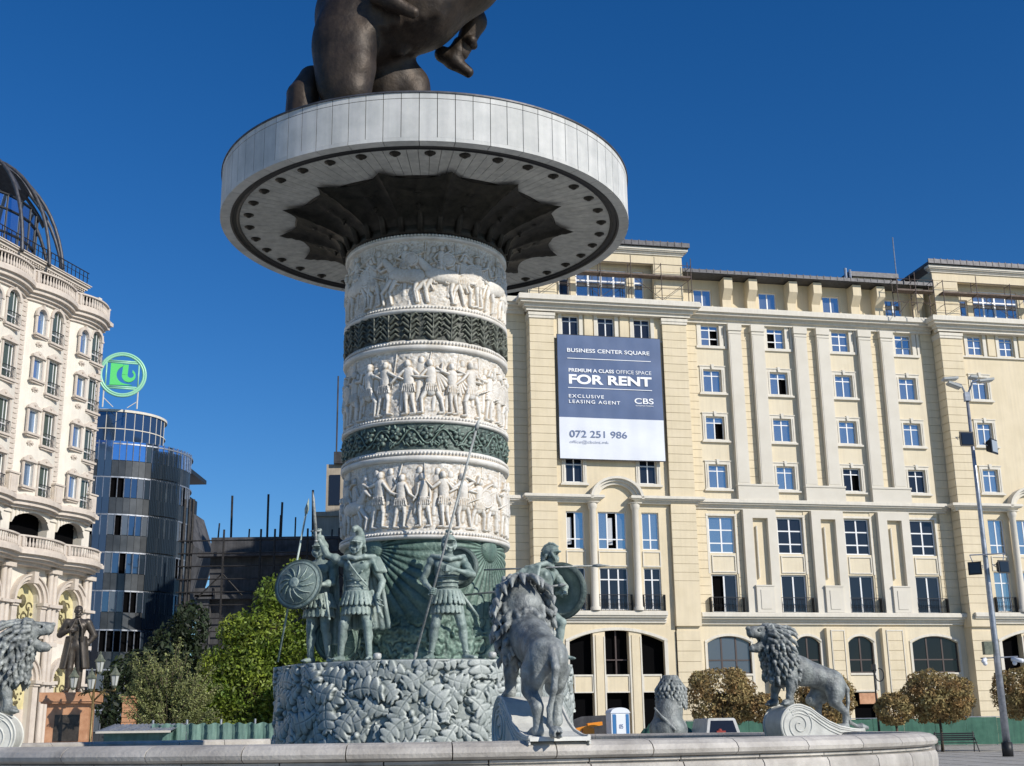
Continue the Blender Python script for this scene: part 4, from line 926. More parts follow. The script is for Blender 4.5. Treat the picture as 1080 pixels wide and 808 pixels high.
def balustrade(z0, z1, p, name='balustrade'):
    mb = MB(); curve_strip(mb, S0, S1+.2, z0, z0+.1, p, .22); curve_strip(mb, S0, S1+.2, z1-.1, z1, p+.03, .28); s_ = S0+.1
    while s_ < S1+.1:
        y = -(bow(s_)+p-.11); h = z1-z0-.2; ped = any(abs(s_-q) < .25 for q in qs)
        if ped: mb.box(s_-.11, s_+.12, y-.13, y+.13, B(z0+.1), B(z1-.1))
        else: mb.lathe([(.05, B(z0+.1)), (.085, B(z0+.1+h*.15)), (.09, B(z0+.1+h*.35)), (.045, B(z0+.1+h*.6)), (.05, B(z0+.1+h*.7)), (.04, B(z0+.1+h*.85)), (.06, B(z1-.1))], s_, y, 8)
        s_ += .235
    mb.build(name, M['hoteltrim'], ht)
balustrade(29.3, 30.2, .62); balustrade(12.48, 13.28, 1.3)
# attic set back, terrace and roof edge
mb = MB(); mb.box(S0, 5.6, .9, 1.2, B(29.2), B(31.1)); mb.box(5.3, 5.6, 1.2, 10, B(29.2), B(31.1))
for i in range(4): mb.box(S0, 5.62, .84, .9, B(29.3+i*.42), B(29.66+i*.42))
mb.build('attic_wall', M['hotel'], ht)
mb = MB(); mb.box(S0, 5.9, .55, 10, B(31.32), B(31.5)); mb.box(S0, 5.75, .7, 10, B(31.05), B(31.2)); mb.box(S0, 6.0, .42, 10, B(31.5), B(31.62)); mb.box(S0, 6.1, .35, 10, B(31.62), B(31.68))
i = S0
while i < 5.7: mb.box(i, i+.12, .6, .75, B(31.2), B(31.32)); i += .24
for c in (-3.4, 1.0, 4.6): mb.box(c-.6, c+.6, .76, .9, B(29.3), B(30.75)); mb.box(c-.75, c+.75, .6, .9, B(30.75), B(30.9))
mb.build('attic_cornice', M['hoteltrim'], ht)
mb = MB(); mb.box(-3.8, -3.0, .74, .77, B(29.3), B(30.6)); mb.box(.6, 1.4, .74, .77, B(29.3), B(30.6)); mb.build('attic_opening_shade', M['interior'], ht)  # flat near-black patches stand in for the shade of the openings
# loggia behind the lower balustrade
mb = MB(); mb.box(S0, S1-.4, .95, 1.1, B(11.6), B(15.1)); mb.build('loggia_back', M['hoteltrim'], ht)
mb = MB(); mb.box(S0, S1-.4, .6, .62, B(11.9), B(14.4)); mb.build('loggia_shade_sheet', M['glassdark'], ht)  # dark sheet added for the shade inside the loggia openings
mb = MB()
for q in qs[1:]:
    mb.box(q-.4, q+.4, -.15, .9, B(11.8), B(15.1)); mb.box(q-.5, q+.5, -.25, .9, B(14.75), B(14.95))
for a, b in zip(qs[:-1], qs[1:]):
    n = 14; u0, u1 = a+.4, b-.4; hw = (u1-u0)/2; c = (u0+u1)/2
    for i in range(n):
        x0, x1 = u0+(u1-u0)*i/n, u0+(u1-u0)*(i+1)/n; f = lambda x: 14.15+.75*sqrt(max(0, 1-((x-c)/hw)**2)); y = bow((x0+x1)/2)
        mb.prism([(x0, f(x0)), (x1, f(x1)), (x1, 15.1), (x0, 15.1)], lambda p_, q_, h: (p_, h, B(q_)), -y-.05, -y+.4)
mb.build('loggia_arches', M['hotel'], ht)
# arcade storey with gilded reliefs
def arcwall(z0, zt, zsp, hw, nm):
    mb = MB(); T = MB()
    for a, b in zip(qs[:-1], qs[1:]):
        c = (a+b)/2+.15; n = 18
        mb.box(a, c-hw, -.35, .1, B(z0), B(zt)); mb.box(c+hw, b, -.35, .1, B(z0), B(zt))
        for i in range(n):
            x0, x1 = c-hw+2*hw*i/n, c-hw+2*hw*(i+1)/n; f = lambda x: zsp+sqrt(max(0, hw*hw-(x-c)**2))
            mb.prism([(x0, f(x0)), (x1, f(x1)), (x1, zt), (x0, zt)], lambda p_, q_, h: (p_, h, B(q_)), -.351, .1)
            t0, t1 = pi*i/n, pi*(i+1)/n
            for r0, r1, p in ((hw, hw+.18, .12), (hw+.18, hw+.42, .3), (hw+.42, hw+.52, .42)):
                T.prism([(c+r0*cos(t0), zsp+r0*sin(t0)), (c+r1*cos(t0), zsp+r1*sin(t0)), (c+r1*cos(t1), zsp+r1*sin(t1)), (c+r0*cos(t1), zsp+r0*sin(t1))], lambda p_, q_, h: (p_, h, B(q_)), -.351-p, -.34)
        for s_ in (-1, 1):
            T.box(c+s_*hw, c+s_*(hw+.5), -.6, -.34, B(z0+.2), B(zsp-.2)); T.box(c+s_*(hw-.05), c+s_*(hw+.62), -.82, -.34, B(zsp-.2), B(zsp+.0)); T.box(c+s_*(hw-.02), c+s_*(hw+.55), -.7, -.34, B(zsp-.35), B(zsp-.2))
        T.box(c-.2, c+.2, -.95, -.34, B(zsp+hw-.05), B(zsp+hw+.65))
        g = MB(); m_ = 20; pts = [(c-hw, zsp-1.7), (c+hw, zsp-1.7)]+[(c+hw*cos(pi*i/m_), zsp+hw*sin(pi*i/m_)) for i in range(m_+1)]
        g.prism(pts, lambda p_, q_, h: (p_, h, B(q_)), -.02, .06); pan = g.build('gilded_relief', M['gold'], ht)
        k = MB(); rg = random.Random(int(a*10)+int(zsp))       # tracery over the gilded panel, the relief's shade put into its colour
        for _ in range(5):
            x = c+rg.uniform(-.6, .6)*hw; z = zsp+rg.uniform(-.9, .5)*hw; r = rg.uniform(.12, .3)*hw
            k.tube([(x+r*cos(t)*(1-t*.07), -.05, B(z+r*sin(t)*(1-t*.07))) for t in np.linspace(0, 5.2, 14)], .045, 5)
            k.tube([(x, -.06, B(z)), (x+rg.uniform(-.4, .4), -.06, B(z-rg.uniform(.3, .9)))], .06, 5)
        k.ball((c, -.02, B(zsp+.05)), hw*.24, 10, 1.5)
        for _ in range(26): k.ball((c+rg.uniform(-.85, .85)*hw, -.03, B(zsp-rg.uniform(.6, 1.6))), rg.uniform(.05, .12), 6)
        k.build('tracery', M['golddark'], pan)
        j = MB(); j.box(c-hw, c+hw, -.05, .0, B(z0), B(zsp-1.7)); j.build('panel_base', M['hoteltrim'], pan)
    for q in qs[1:]:
        for o in (-.22, .2): T.tube([(q+o, -.62, B(z0)), (q+o, -.6, B(zt-.25))], [.2, .17], 14)
        T.box(q-.5, q+.5, -.9, -.34, B(zt-.25), B(zt)); T.box(q-.55, q+.55, -.95, -.34, B(zsp-.25), B(zsp-.08))
    mb.build(nm+'_wall', M['hotel'], ht); T.build(nm+'_mouldings', M['hoteltrim'], ht)
arcwall(7.2, 11.65, 9.55, 1.12, 'upper_arcade'); arcwall(.24, 7.2, 4.9, 1.0, 'lower_arcade')
# dome of black steel ribs on the roof
def dome_pt(t, s_): return None
mb = MB(); cx_, cy_ = -.2, 7.0
for i, az_ in enumerate(np.linspace(-100, 60, 9)):
    a = radians(az_); P = []
    for t in np.linspace(0, pi/2, 16):
        r = 8.1*sin(t)**.85; z = 31.5+9.1*cos(t)-.9
        P.append((cx_+r*cos(a-.0), cy_+r*sin(a)*.85, B(max(z, 31.4))))
    mb.tube(P, .12, 8)
mb.build('dome_ribs', M['roof'], ht, smooth=True)
V = []; F = []; na, nt_ = 36, 9
for i in range(na+1):
    a = radians(-115+190*i/na)
    for j in range(nt_+1):
        t = .05+.85*j/nt_; r = 7.85*sin(t)**.85; V.append((cx_+r*cos(a), cy_+r*sin(a)*.85, B(30.6+9.0*cos(t))))
F = [(i*(nt_+1)+j, (i+1)*(nt_+1)+j, (i+1)*(nt_+1)+j+1, i*(nt_+1)+j+1) for i in range(na) for j in range(nt_) if not (j > 5 and (i*7+j*3) % 3)]
me = np_mesh('dome_panels', V, F, False); o = link('dome_panels', me, M['roof'], ht); md = o.modifiers.new('t', 'SOLIDIFY'); md.thickness = .06
mb = MB(); mb.lathe([(5.2, B(31.4)), (5.2, B(35.6))], cx_, cy_, 28); mb.build('glass_drum', M['glassmirror'], ht)
mb = MB()
for i in range(28): a = 2*pi*i/28; mb.tube([(cx_+5.22*cos(a), cy_+5.22*sin(a), B(31.4)), (cx_+5.22*cos(a), cy_+5.22*sin(a), B(35.6))], .06, 6)
for z in (33.0, 34.6, 35.6): mb.lathe([(5.18, B(z)), (5.3, B(z)), (5.3, B(z+.1)), (5.18, B(z+.1))], cx_, cy_, 28, close=True)
mb.build('drum_mullions', M['black'], ht)
mb = MB(); mb.box(S0, 5.9, .5, .55, B(32.55), B(32.6)); mb.box(S0, 5.9, .51, .54, B(32.2), B(32.23)); i = S0
while i < 5.9: mb.box(i, i+.04, .5, .54, B(31.6), B(32.6)); i += .45
mb.build('roof_railing', M['black'], ht)
mb = MB(); mb.box(S0-20, S1-.35, 1.3, 16, B(.24), B(31.0)); mb.box(S0-20, S0, -.3, 1.3, B(.24), B(31.0)); mb.build('rear_block', M['hotel'], ht)
# ================================================================== GLASS TOWER
TX, TY = -37.6, 114.0
tw = empty('glass_office_tower', (TX, TY, ZG), label='dark rounded glass office tower behind the hotel with reflective window bands', cat='building')
def ringpt(R, a): return (R*cos(a), R*sin(a)*.9)
def facade_ring(name, R, z0, z1, a0_, a1_, n, m, parent, inset=0., gapz=.0, pick=None):
    mb = MB()
    for i in range(n):
        if pick and not pick(i): continue
        a = radians(a0_+(a1_-a0_)*(i+.02)/n); b = radians(a0_+(a1_-a0_)*(i+.98)/n); p = ringpt(R-inset, a); q = ringpt(R-inset, b)
        mb.add([(p[0], p[1], B(z0+gapz)), (q[0], q[1], B(z0+gapz)), (q[0], q[1], B(z1-gapz)), (p[0], p[1], B(z1-gapz))], [(0, 1, 2, 3)])
    return mb.split(name, M[m], parent, tol=.2) if name != 'drum_glass' else mb.build(name, M[m], parent, normals=False)
n = 40; RT = 7.6
mb = MB()
for z in (0.3, 3.6, 6.9, 10.2, 13.5, 16.8, 20.1, 23.4, 26.4): mb.lathe([(RT-.3, B(z)), (RT+.02, B(z)), (RT+.02, B(z+.12)), (RT-.3, B(z+.12))], n=60, close=True)
for i in range(len(mb.v)): mb.v[i] = (mb.v[i][0], mb.v[i][1]*.9, mb.v[i][2])
mb.build('floor_edges', M['steel'], tw)
mb = MB(); mb.lathe([(0, B(.24)), (RT-.25, B(.24)), (RT-.25, B(26.3)), (0, B(26.3))], n=60)
for i in range(len(mb.v)): mb.v[i] = (mb.v[i][0], mb.v[i][1]*.9, mb.v[i][2])
mb.build('tower_core', M['interior'], tw)
rg = random.Random(2)
for k, z in enumerate((0.4, 3.7, 7.0, 10.3, 13.6, 16.9, 20.2, 23.5)):
    ang = lambda i: -180+180*(i+.5)/n
    strip = lambda i: i in (22, 23)
    facade_ring('spandrel_panels', RT, z, z+1.45, -180, 0, n, 'spandrel', tw, pick=lambda i: not strip(i))
    facade_ring('mirror_strip', RT+.02, z, z+3.2, -180, 0, n, 'glassmirror' if k > 2 else 'glassdark', tw, pick=strip)  # lower storeys get dark glass for their deep shade and dark reflection
    kinds = [rg.choice((0, 0, 1, 1, 2)) for _ in range(n)]
    if k == 7: kinds = [3]*n
    if k < 3: kinds = [1 if q == 1 and i % 3 == 0 else 2 for i, q in enumerate(kinds)]  # panes left out low down; the near-black core stands in for shade
    for kk, mm in ((0, 'glassgreen'), (1, 'glassgrey'), (3, 'glassmirror')):
        facade_ring('window_band', RT-.04, z+1.5, z+3.2, -180, 0, n, mm, tw, pick=lambda i: kinds[i] == kk and not strip(i))
    mb = MB()
    for i in range(n+1):
        a = radians(-180+180*i/n); p = ringpt(RT+.02, a); mb.box(p[0]-.03, p[0]+.03, p[1]-.04, p[1]+.04, B(z+1.45), B(z+3.25))
    mb.build('mullions', M['steel'], tw)
RU = 4.9; UX = -.1
up = empty('upper_drum', (UX, .3, 0)); up.parent = tw
n2 = 18
facade_ring('drum_glass', RU, 26.8, 30.0, -180, 0, n2, 'glassgreen', up); mb = MB(); mb.lathe([(0, B(26.4)), (RU-.2, B(26.4)), (RU-.2, B(30)), (0, B(30.4))], n=48)
for i in range(len(mb.v)): mb.v[i] = (mb.v[i][0], mb.v[i][1]*.9, mb.v[i][2])
mb.build('drum_core', M['interior'], up)
mb = MB()
for z, r in ((26.5, RU+.3), (30.0, RU+.12), (28.4, RU+.04)): mb.lathe([(RU-.2, B(z)), (r, B(z)), (r, B(z+.22 if z != 28.4 else z+.08)), (RU-.2, B(z+.22 if z != 28.4 else z+.08))], n=60, close=True)
for i in range(n2+1):
    a = radians(-180+180*i/n2); mb.tube([(RU*cos(a), RU*sin(a), B(26.7)), (RU*cos(a), RU*sin(a), B(30.0))], .035, 5)
for i in range(len(mb.v)): mb.v[i] = (mb.v[i][0], mb.v[i][1]*.9, mb.v[i][2])
mb.build('drum_frame', M['trim'], up)
# glass fin screen at the right edge
mb = MB(); P = [(RT-2.2, -4.9), (RT-1.1, -4.1), (RT-.2, -2.6)]
for a, b in zip(P[:-1], P[1:]):
    for k in range(9):
        t0, t1 = k/9+.01, (k+1)/9-.01
        for j in range(8): mb.add([(a[0]+(b[0]-a[0])*t0, a[1]+(b[1]-a[1])*t0, B(.5+j*3.3-.0)), (a[0]+(b[0]-a[0])*t1, a[1]+(b[1]-a[1])*t1, B(.5+j*3.3)), (a[0]+(b[0]-a[0])*t1, a[1]+(b[1]-a[1])*t1, B(3.7+j*3.3-(.7 if j == 7 else 0))), (a[0]+(b[0]-a[0])*t0, a[1]+(b[1]-a[1])*t0, B(3.7+j*3.3-(.7 if j == 7 else 0)))], [(0, 1, 2, 3)])
mb.build('fin_screen', M['glassgreen'], tw, normals=False)
# round green sign on the tower roof
sg = empty('round_rooftop_sign', (-35.24, 108.6, 33.05), radians(18), label='big round green lattice sign standing on the glass tower roof', cat='sign')
mb = MB()
for r in (2.02, 1.84): mb.tube([(r*cos(t), 0, r*sin(t)) for t in np.linspace(0, 2*pi, 60)], .11, 8, False)
mb.build('outer_ring', M['signpale'], sg, smooth=True)
mb = MB()
for a, b in (((-1.45, 1.28), (1.45, 1.28)), ((-1.45, -1.28), (1.45, -1.28)), ((-1.4, -1.28), (-1.4, 1.28)), ((1.4, -1.28), (1.4, 1.28)), ((-1.45, 1.12), (1.3, 1.12)), ((-1.3, -1.12), (1.3, -1.12))): mb.tube([(a[0], .02, a[1]), (b[0], .02, b[1])], .075, 6)
mb.build('square_frame', M['signpale'], sg, smooth=True)
def P2(pts, mb, y0=-.1, y1=.1): mb.prism(pts, lambda a, b, h: (a, h, b), y0, y1)
mb = MB()
# left block whose right side is cut by a crescent
n = 16; arc = [(.35+.85*cos(t), .0+.85*sin(t)) for t in np.linspace(radians(105), radians(262), n)]
L0 = [(-1.05, 1.0), (-.1, .95)]+arc+[(.25, -1.0), (-1.05, -.95)]
for i in range(n-1):
    a, b = arc[i], arc[i+1]; P2([(-1.05, a[1]), a, b, (-1.05, b[1])], mb)
P2([(-1.05, arc[0][1]), arc[0], (-.05, .98), (-1.05, 1.0)], mb); P2([(-1.05, arc[-1][1]), arc[-1], (.9, -.95), (-1.05, -1.02)], mb)
outer = [(.55+.6*cos(t), -.05+.62*sin(t)) for t in np.linspace(radians(175), radians(420), 18)]; inner = [(.72+.27*cos(t), .0+.27*sin(t)) for t in np.linspace(radians(175), radians(420), 18)]
for i in range(17): P2([outer[i], outer[i+1], inner[i+1], inner[i]], mb)
P2([(-.04, -.05), (.45, 0), (.5, .95), (.02, .95)], mb)
mb.build('emblem', M['signgreen'], sg)
mb = MB()
for x in (-1.5, 1.45): mb.tube([(x, .05, -1.3), (x, .05, -3.1)], .07, 6)
mb.tube([(-1.5, .05, -2.2), (-.6, .05, -3.05)], .04, 5); mb.tube([(1.45, .05, -2.4), (.6, .05, -3.05)], .04, 5); mb.split('support_post', M['trim'], sg)
# ================================================================== BACKGROUND BETWEEN TOWER AND COLUMN
db = empty('dark_slanted_building', (-32.6, 124, ZG), label='narrow dark building with slanted edge right of the glass tower', cat='building')
mb = MB(); mb.prism([(-3, 0), (-.6, 0), (-.6, 12), (1.5, 19.0), (.1, 23.0), (-3, 23.0)], lambda a, b, h: (a, h, b), -3, 6); mb.build('slanted_wall', M['concrete'], db)
mb = MB(); mb.box(-2.5, -.2, -2, 4, 23.0, 24.6); mb.box(-3, .4, -3.2, 5, 26.6, 27.0); mb.tube([(-.4, -3, 23), (-.4, -3, 26.6)], .15, 6); mb.box(-2.9, -1.9, -2.5, 3, 24.6, 26.6); mb.build('roof_canopy', M['black'], db)
cb = empty('construction_block', (-20, 104, ZG), label='unfinished concrete block, darkened as if in shadow, behind scaffolding with rebar rising above its roof', cat='building')
mb = MB()
mb.box(-5.3, 9, 0, 6, 0, 17.2)
for z in (4, 8, 12, 15.5): mb.box(-6.2, 9, -1.0, 0, z, z+.35)
mb.box(-6.0, -5.0, -.8, 0, 0, 12.5); mb.box(-6.3, -4.7, -1, 0, 12.2, 12.9); mb.box(-1.5, -.8, -.7, 0, 0, 12); mb.box(3, 3.8, -.7, 0, 0, 12)
mb.build('concrete_shell', M['concrete'], cb)
mb = MB(); rg = random.Random(3)
for x in (-3.9, -.85, .3, 3.0, 5.6, 6.3): mb.tube([(x, 1, 17), (x+rg.uniform(-.1, .1), 1, 17+rg.uniform(3.2, 4.5))], .1, 5)
for x in (-5, -2.4, .2, 1.5, 4.6): mb.tube([(x, 1, 17), (x+rg.uniform(-.1, .1), 1, 17+rg.uniform(.8, 2.4))], .07, 5)
mb.split('rebar', M['pole'], cb)
mb = MB()
for x in (-7.3, -6.9, -6.6): mb.tube([(x, -1.4, 0), (x, -1.4, 20.2+x*.0)], .13, 6)
for x in (-3.9, -.85, .3, 3.0, 5.6, 6.3, 8): mb.tube([(x, -1.6, 0), (x, -1.6, 17.6)], .09, 5)
for z in np.arange(2.0, 17.6, 1.05): mb.tube([(-7.6, -1.6, z), (9, -1.6, z)], .06, 5)
for x in (-3.9, .3, 5.6): mb.tube([(x-1.8, -1.5, 12.2), (x, -1.5, 14.0), (x+1.7, -1.5, 12.2)], .08, 5)
mb.build('scaffold_poles', M['pole'], cb)
pt = empty('stepped_beige_tower', (-16.5, 112, ZG), label='stepped beige apartment tower with rooftop tank left of the column', cat='building')
mb = MB(); mb.box(-1.5, 9, 0, 8, 0, 20.6); mb.box(-1.7, 9, -.15, 8, 20.2, 20.6); mb.box(-.7, 9, 1, 8, 20.6, 25.2); mb.build('stepped_walls', M['beige'], pt)
mb = MB()
for z in (18.2, 15, 12): mb.box(-1.55, 9, -.08, .0, z, z+.25)
mb.build('string_bands', M['trim'], pt)
mb = MB(); mb.box(-.4, .6, .93, 1, 21.4, 24.2); mb.box(1.2, 2.0, .93, 1, 21.6, 24.0); mb.split('dark_window', M['glassdark'], pt)
mb = MB(); mb.lathe([(0, 26.2), (1.5, 26.2), (1.5, 32.4), (1.1, 32.9), (0, 33.0)], 2.4, 2, 24); mb.build('roof_tank', M['beige'], pt, smooth=False)
mb = MB(); mb.box(0, 5, .6, 4, 25.2, 26.3); mb.tube([(.1, 1.5, 25.2), (.1, 1.5, 33.8)], .08, 5); mb.build('tank_platform', M['concrete'], pt)
fb = empty('distant_pale_house', (-27.2, 118, ZG), label='pale house glimpsed between the glass tower and the scaffolded block', cat='building')
mb = MB(); mb.box(-1.2, 1.2, 0, 4, 0, 13); mb.box(-.7, .8, .5, 4, 13, 16.5); mb.build('pale_wall', M['beige'], fb)
mb = MB()
for z in (6.5, 9.5, 12): mb.box(-.6, .4, -.05, 0, z, z+1.3)
mb.split('dark_window', M['glassdark'], fb)
# ================================================================== TREES
def leaf_cloud(name, blobs, n, size, m, parent, seed, flat=.5, outward=.6, lobes=4, shell=.55):
    rng = np.random.default_rng(seed); c = np.array([b[:3] for b in blobs], float); r = np.array([b[3:6] if len(b) > 4 else (b[3],)*3 for b in blobs], float)
    wt = (r.prod(1))**(2/3); k = rng.choice(len(blobs), n, p=wt/wt.sum()); d = rng.normal(size=(n, 3)); d /= np.linalg.norm(d, axis=1)[:, None]
    rad = shell+(1.04-shell)*rng.random(n)**.6; p = c[k]+d*r[k]*rad[:, None]
    nr = d*outward+rng.normal(size=(n, 3))*flat; nr /= np.linalg.norm(nr, axis=1)[:, None]; t = np.cross(nr, rng.normal(size=(n, 3))); t /= np.linalg.norm(t, axis=1)[:, None]; b = np.cross(nr, t)
    s_ = size*(.6+.8*rng.random(n))[:, None]; v = np.stack([p-t*s_, p-b*s_*.45+nr*s_*.12, p+t*s_, p+b*s_*.45+nr*s_*.12], 1).reshape(-1, 3)
    return link(name, np_mesh(name, v, np.arange(4*n).reshape(-1, 4), False), M[m], parent)
def tree(name, loc, blobs, n, size, m, label, seed, trunk=.2, group=None, cat='tree', base=0., **q):
    t = empty(name, loc, label=label, cat=cat, group=group); leaf_cloud('crown', blobs, n, size, m, t, seed, **q)
    mb = MB(); top = np.mean([b[:3] for b in blobs], 0); mb.tube([(0, 0, 0), (.04, .02, top[2]*.35), (top[0]*.5, top[1]*.5, top[2]*.7), tuple(top)], [trunk, trunk*.8, trunk*.6, trunk*.3], 8)
    for b in blobs: mb.tube([(top[0]*.3, top[1]*.3, top[2]*.5), tuple((np.array(b[:3])+top)/2), b[:3]], [trunk*.45, trunk*.3, trunk*.1], 6)
    mb.build('trunk', M['bark'], t, smooth=True); return t
rg = random.Random(12)
bl = [(.3, 0, 3.4, 2.1, 1.6, 1.9), (-1.2, .2, 4.4, 1.1, 1.1, 1.0), (.9, 0, 5.8, 1.9, 1.6, 1.5), (1.6, 0, 7.6, 1.3, 1.2, 1.1), (2.2, .2, 8.7, .75, .7, .75), (-.3, 0, 6.0, 1.1, 1, .9), (2.9, 0, 5.0, 1.5, 1.3, 1.5), (2.4, -.3, 2.6, 1.6, 1.4, 1.5), (-1.6, 0, 2.2, 1.1, 1.2, 1.3), (3.6, 0, 6.9, 1.0, 1.0, 1.2), (.2, 0, 1.3, 2.8, 1.6, 1.1), (.3, -.6, 4.5, 1.3, 1, 1.0), (-1.1, -.8, 3.2, 1.0, .8, .8)]
tree('broadleaf_tree', (-12.7, 60, ZG), bl, 30000, .105, 'leafgreen', 'tall bright green leafy tree left of the soldiers and fountain column', 5, .25, flat=.6, outward=.6, shell=.3)
bl = [(0, 0, 2.6, 1.1, .9, .9), (-1.1, 0, 3.0, .7, .6, .4), (-.4, 0, 3.9, .8, .7, .7), (.7, 0, 4.0, .8, .7, .8), (1.2, 0, 3.2, .8, .7, .9), (.2, 0, 4.6, .5, .5, .4), (-1.7, 0, 3.7, .45, .4, .22), (.9, -.2, 2.2, .9, .8, .7), (-.6, 0, 1.7, 1.1, .8, .6), (-1.5, 0, 2.5, .5, .5, .35)]
# sage tree: branch sprays
st = empty('feathery_tree', (-13.5, 50, ZG), label='grey green feathery tree with spreading branches behind the little shed', cat='tree')
mb = MB(); sp = []
for i in range(150):
    a = rg.uniform(-1.35, 1.35)*(1 if i % 3 else .6); dep = rg.uniform(-.8, .8); L = rg.uniform(1.7, 3.5)*(1-.22*abs(a)); b0 = Vector((0, 0, rg.uniform(.5, 1.7)))
    P = []
    for t in np.linspace(0, 1, 6): P.append(b0+Vector((sin(a)*L*t*.82, dep*t, cos(a*.85)*L*t+.12*sin(t*3))))
    mb.tube(P, [.035*(1-t)+.008 for t in np.linspace(0, 1, 6)], 5)
    for k in range(9):
        q = P[2]+(P[5]-P[2])*(k/8); sp.append((q.x, q.y, q.z, .16, .16, .13))
mb.tube([(0, 0, 0), (.03, 0, 1.0), (0, 0, 1.9)], [.14, .11, .07], 8); mb.build('branches', M['bark'], st, smooth=True)
leaf_cloud('crown', sp, 26000, .05, 'leafsage', st, 8, flat=.8, outward=.5, shell=.1)
# dark evergreens in the shade below the tower
tree('evergreen_tree', (-19.5, 66, ZG), [(0, 0, 3.2, 2.0, 1.3, 2.4), (1.7, 0, 4.6, 1.6, 1.2, 2.4), (3.0, 0, 3.2, 2.0, 1.3, 2.6), (2.6, 0, 6.8, 1.0, .9, 1.3)], 7000, .16, 'leafdark', 'dark evergreen tree in shade between the statue pedestal and the leafy tree', 21, .2, shell=.5)
tree('leafy_bush', (-9.3, 58, ZG), [(0, 0, 2.0, 1.2, 1, 1.6), (.9, 0, 3.4, 1.0, .9, 1.2), (-.6, 0, 3.0, 1.0, .8, 1.2)], 3500, .15, 'leafgreen', 'bright green bush directly left of the carved leaf drum', 23, .1, cat='bush', shell=.4)
# clipped ball trees before the office building
balls = [('large rounded clipped tree with tan leaves right behind the seated lion', 10.6, 67, 3.0, 1.9, 1.75), ('small tan clipped tree just left of the standing right lion', 12.65, 66.5, 2.35, 1.25, .85), ('tan clipped tree hidden behind the hind legs of the right lion', 15.75, 66, 2.9, 1.6, 1.75),
         ('smallest tan clipped tree, on a thin trunk right of the right lion', 19.3, 66, 2.25, 1.02, .98), ('largest round clipped tan tree, standing behind the bench', 21.7, 66.5, 2.85, 1.92, 1.5), ('tan clipped tree at the right edge behind the lamp mast', 26.0, 66, 2.9, 1.75, 1.6)]
for i, (lb, x, y, zc, r, rz) in enumerate(balls):
    t = empty('clipped_tree', (x, y, ZG), label=lb, cat='tree', group='clipped tan trees in front of the office building')
    zc += .12; rz *= .9; sub = [(0, 0, zc-ZG, r*.93, r*.8, rz*.9)]
    rgb = random.Random(40+i)
    for k in range(34):
        a = rgb.uniform(0, 2*pi); e = rgb.uniform(-.9, .95); ce = sqrt(1-e*e); sub.append((r*.78*ce*cos(a), r*.7*ce*sin(a), zc-ZG+rz*.8*e, r*.26, r*.26, r*.22))
    leaf_cloud('crown', sub, int(9500*(r/1.9)**2)+1200, .085, 'leaftan', t, 60+i, flat=.6, outward=.8, shell=.82)
    mb = MB(); mb.tube([(0, 0, 0), (.03, 0, .8), (0, 0, zc-ZG-rz*.5)], [.09, .07, .06], 8)
    for k in range(5): a = k*1.26; mb.tube([(0, 0, zc-ZG-rz*.9), (r*.5*cos(a), r*.5*sin(a), zc-ZG)], [.05, .015], 5)
    mb.build('trunk', M['bark'], t, smooth=True)
# ================================================================== STREET THINGS
hf = empty('green_hoarding', (9.0, 84, ZG), 0, label='long green construction hoarding along the foot of the office building', cat='fence')
mb = MB(); x = 0.
while x < 36:
    mb.box(x+.01, x+2.0, 0, .04, .06, 1.72+.03*sin(x)); x += 2.01
mb.build('hoarding_sheet', M['net'], hf)
mb = MB()
for i in range(19): mb.box(i*2-.03, i*2+.03, .05, .11, 0, 1.8)
mb.box(0, 36, .02, .06, 1.76, 1.8); mb.build('hoarding_posts', M['steel'], hf)
nf = empty('pale_green_netting_fence', (-14.6, 44, ZG), 0, label='pale green netting fence running from the shed to the fountain drum', cat='fence')
V = []; nx = 120
for j in range(7):
    for i in range(nx+1): V.append((2.2+7.0*i/nx, .06*sin(i*.7)+.04*sin(i*2.1+j), .05+1.66*j/6+.03*sin(i*.9)*(j == 6)))
F = [(j*(nx+1)+i, j*(nx+1)+i+1, (j+1)*(nx+1)+i+1, (j+1)*(nx+1)+i) for j in range(6) for i in range(nx)]
link('netting', np_mesh('netting', V, F), M['netpale'], nf)
mb = MB()
for i in range(7): mb.tube([(2.2+i*1.16, .1, 0), (2.2+i*1.16, .1, 1.85)], .04, 6)
mb.split('post', M['steel'], nf)
sh = empty('corrugated_shed', (-13.75, 43.4, ZG), 0, .78, label='low shed with a corrugated metal roof below the feathery tree', cat='shed')
mb = MB(); mb.box(-.1, 2.6, 0, 1.8, 0, 1.85); mb.build('shed_wall', M['netpale'], sh)
mb = MB(); V = []; n = 60
for j in range(2):
    for i in range(n+1): V.append((-.35+3.2*i/n, -.35+2.5*j, 1.92+.3*j+.035*sin(i*1.9)))
mb.add(V, [(i, i+1, n+2+i, n+1+i) for i in range(n)]); o = mb.build('corrugated_roof', M['steel'], sh, normals=False); md = o.modifiers.new('t', 'SOLIDIFY'); md.thickness = .02
mb = MB(); mb.box(-.35, 2.85, -.38, -.33, 1.84, 1.93); mb.build('roof_fascia', M['trim'], sh)
pk = empty('brick_kiosk', (-18.6, 62, ZG), 0, label='small orange brick pillar stack behind the lantern post', cat='pillar')
mb = MB()
for i in range(14): mb.box(-.28+.02*(i % 2), .28, -.3, .3, i*.22, i*.22+.198)
mb.box(-.34, .34, -.36, .36, 3.08, 3.18); mb.build('brick_courses', M['orange'], pk)
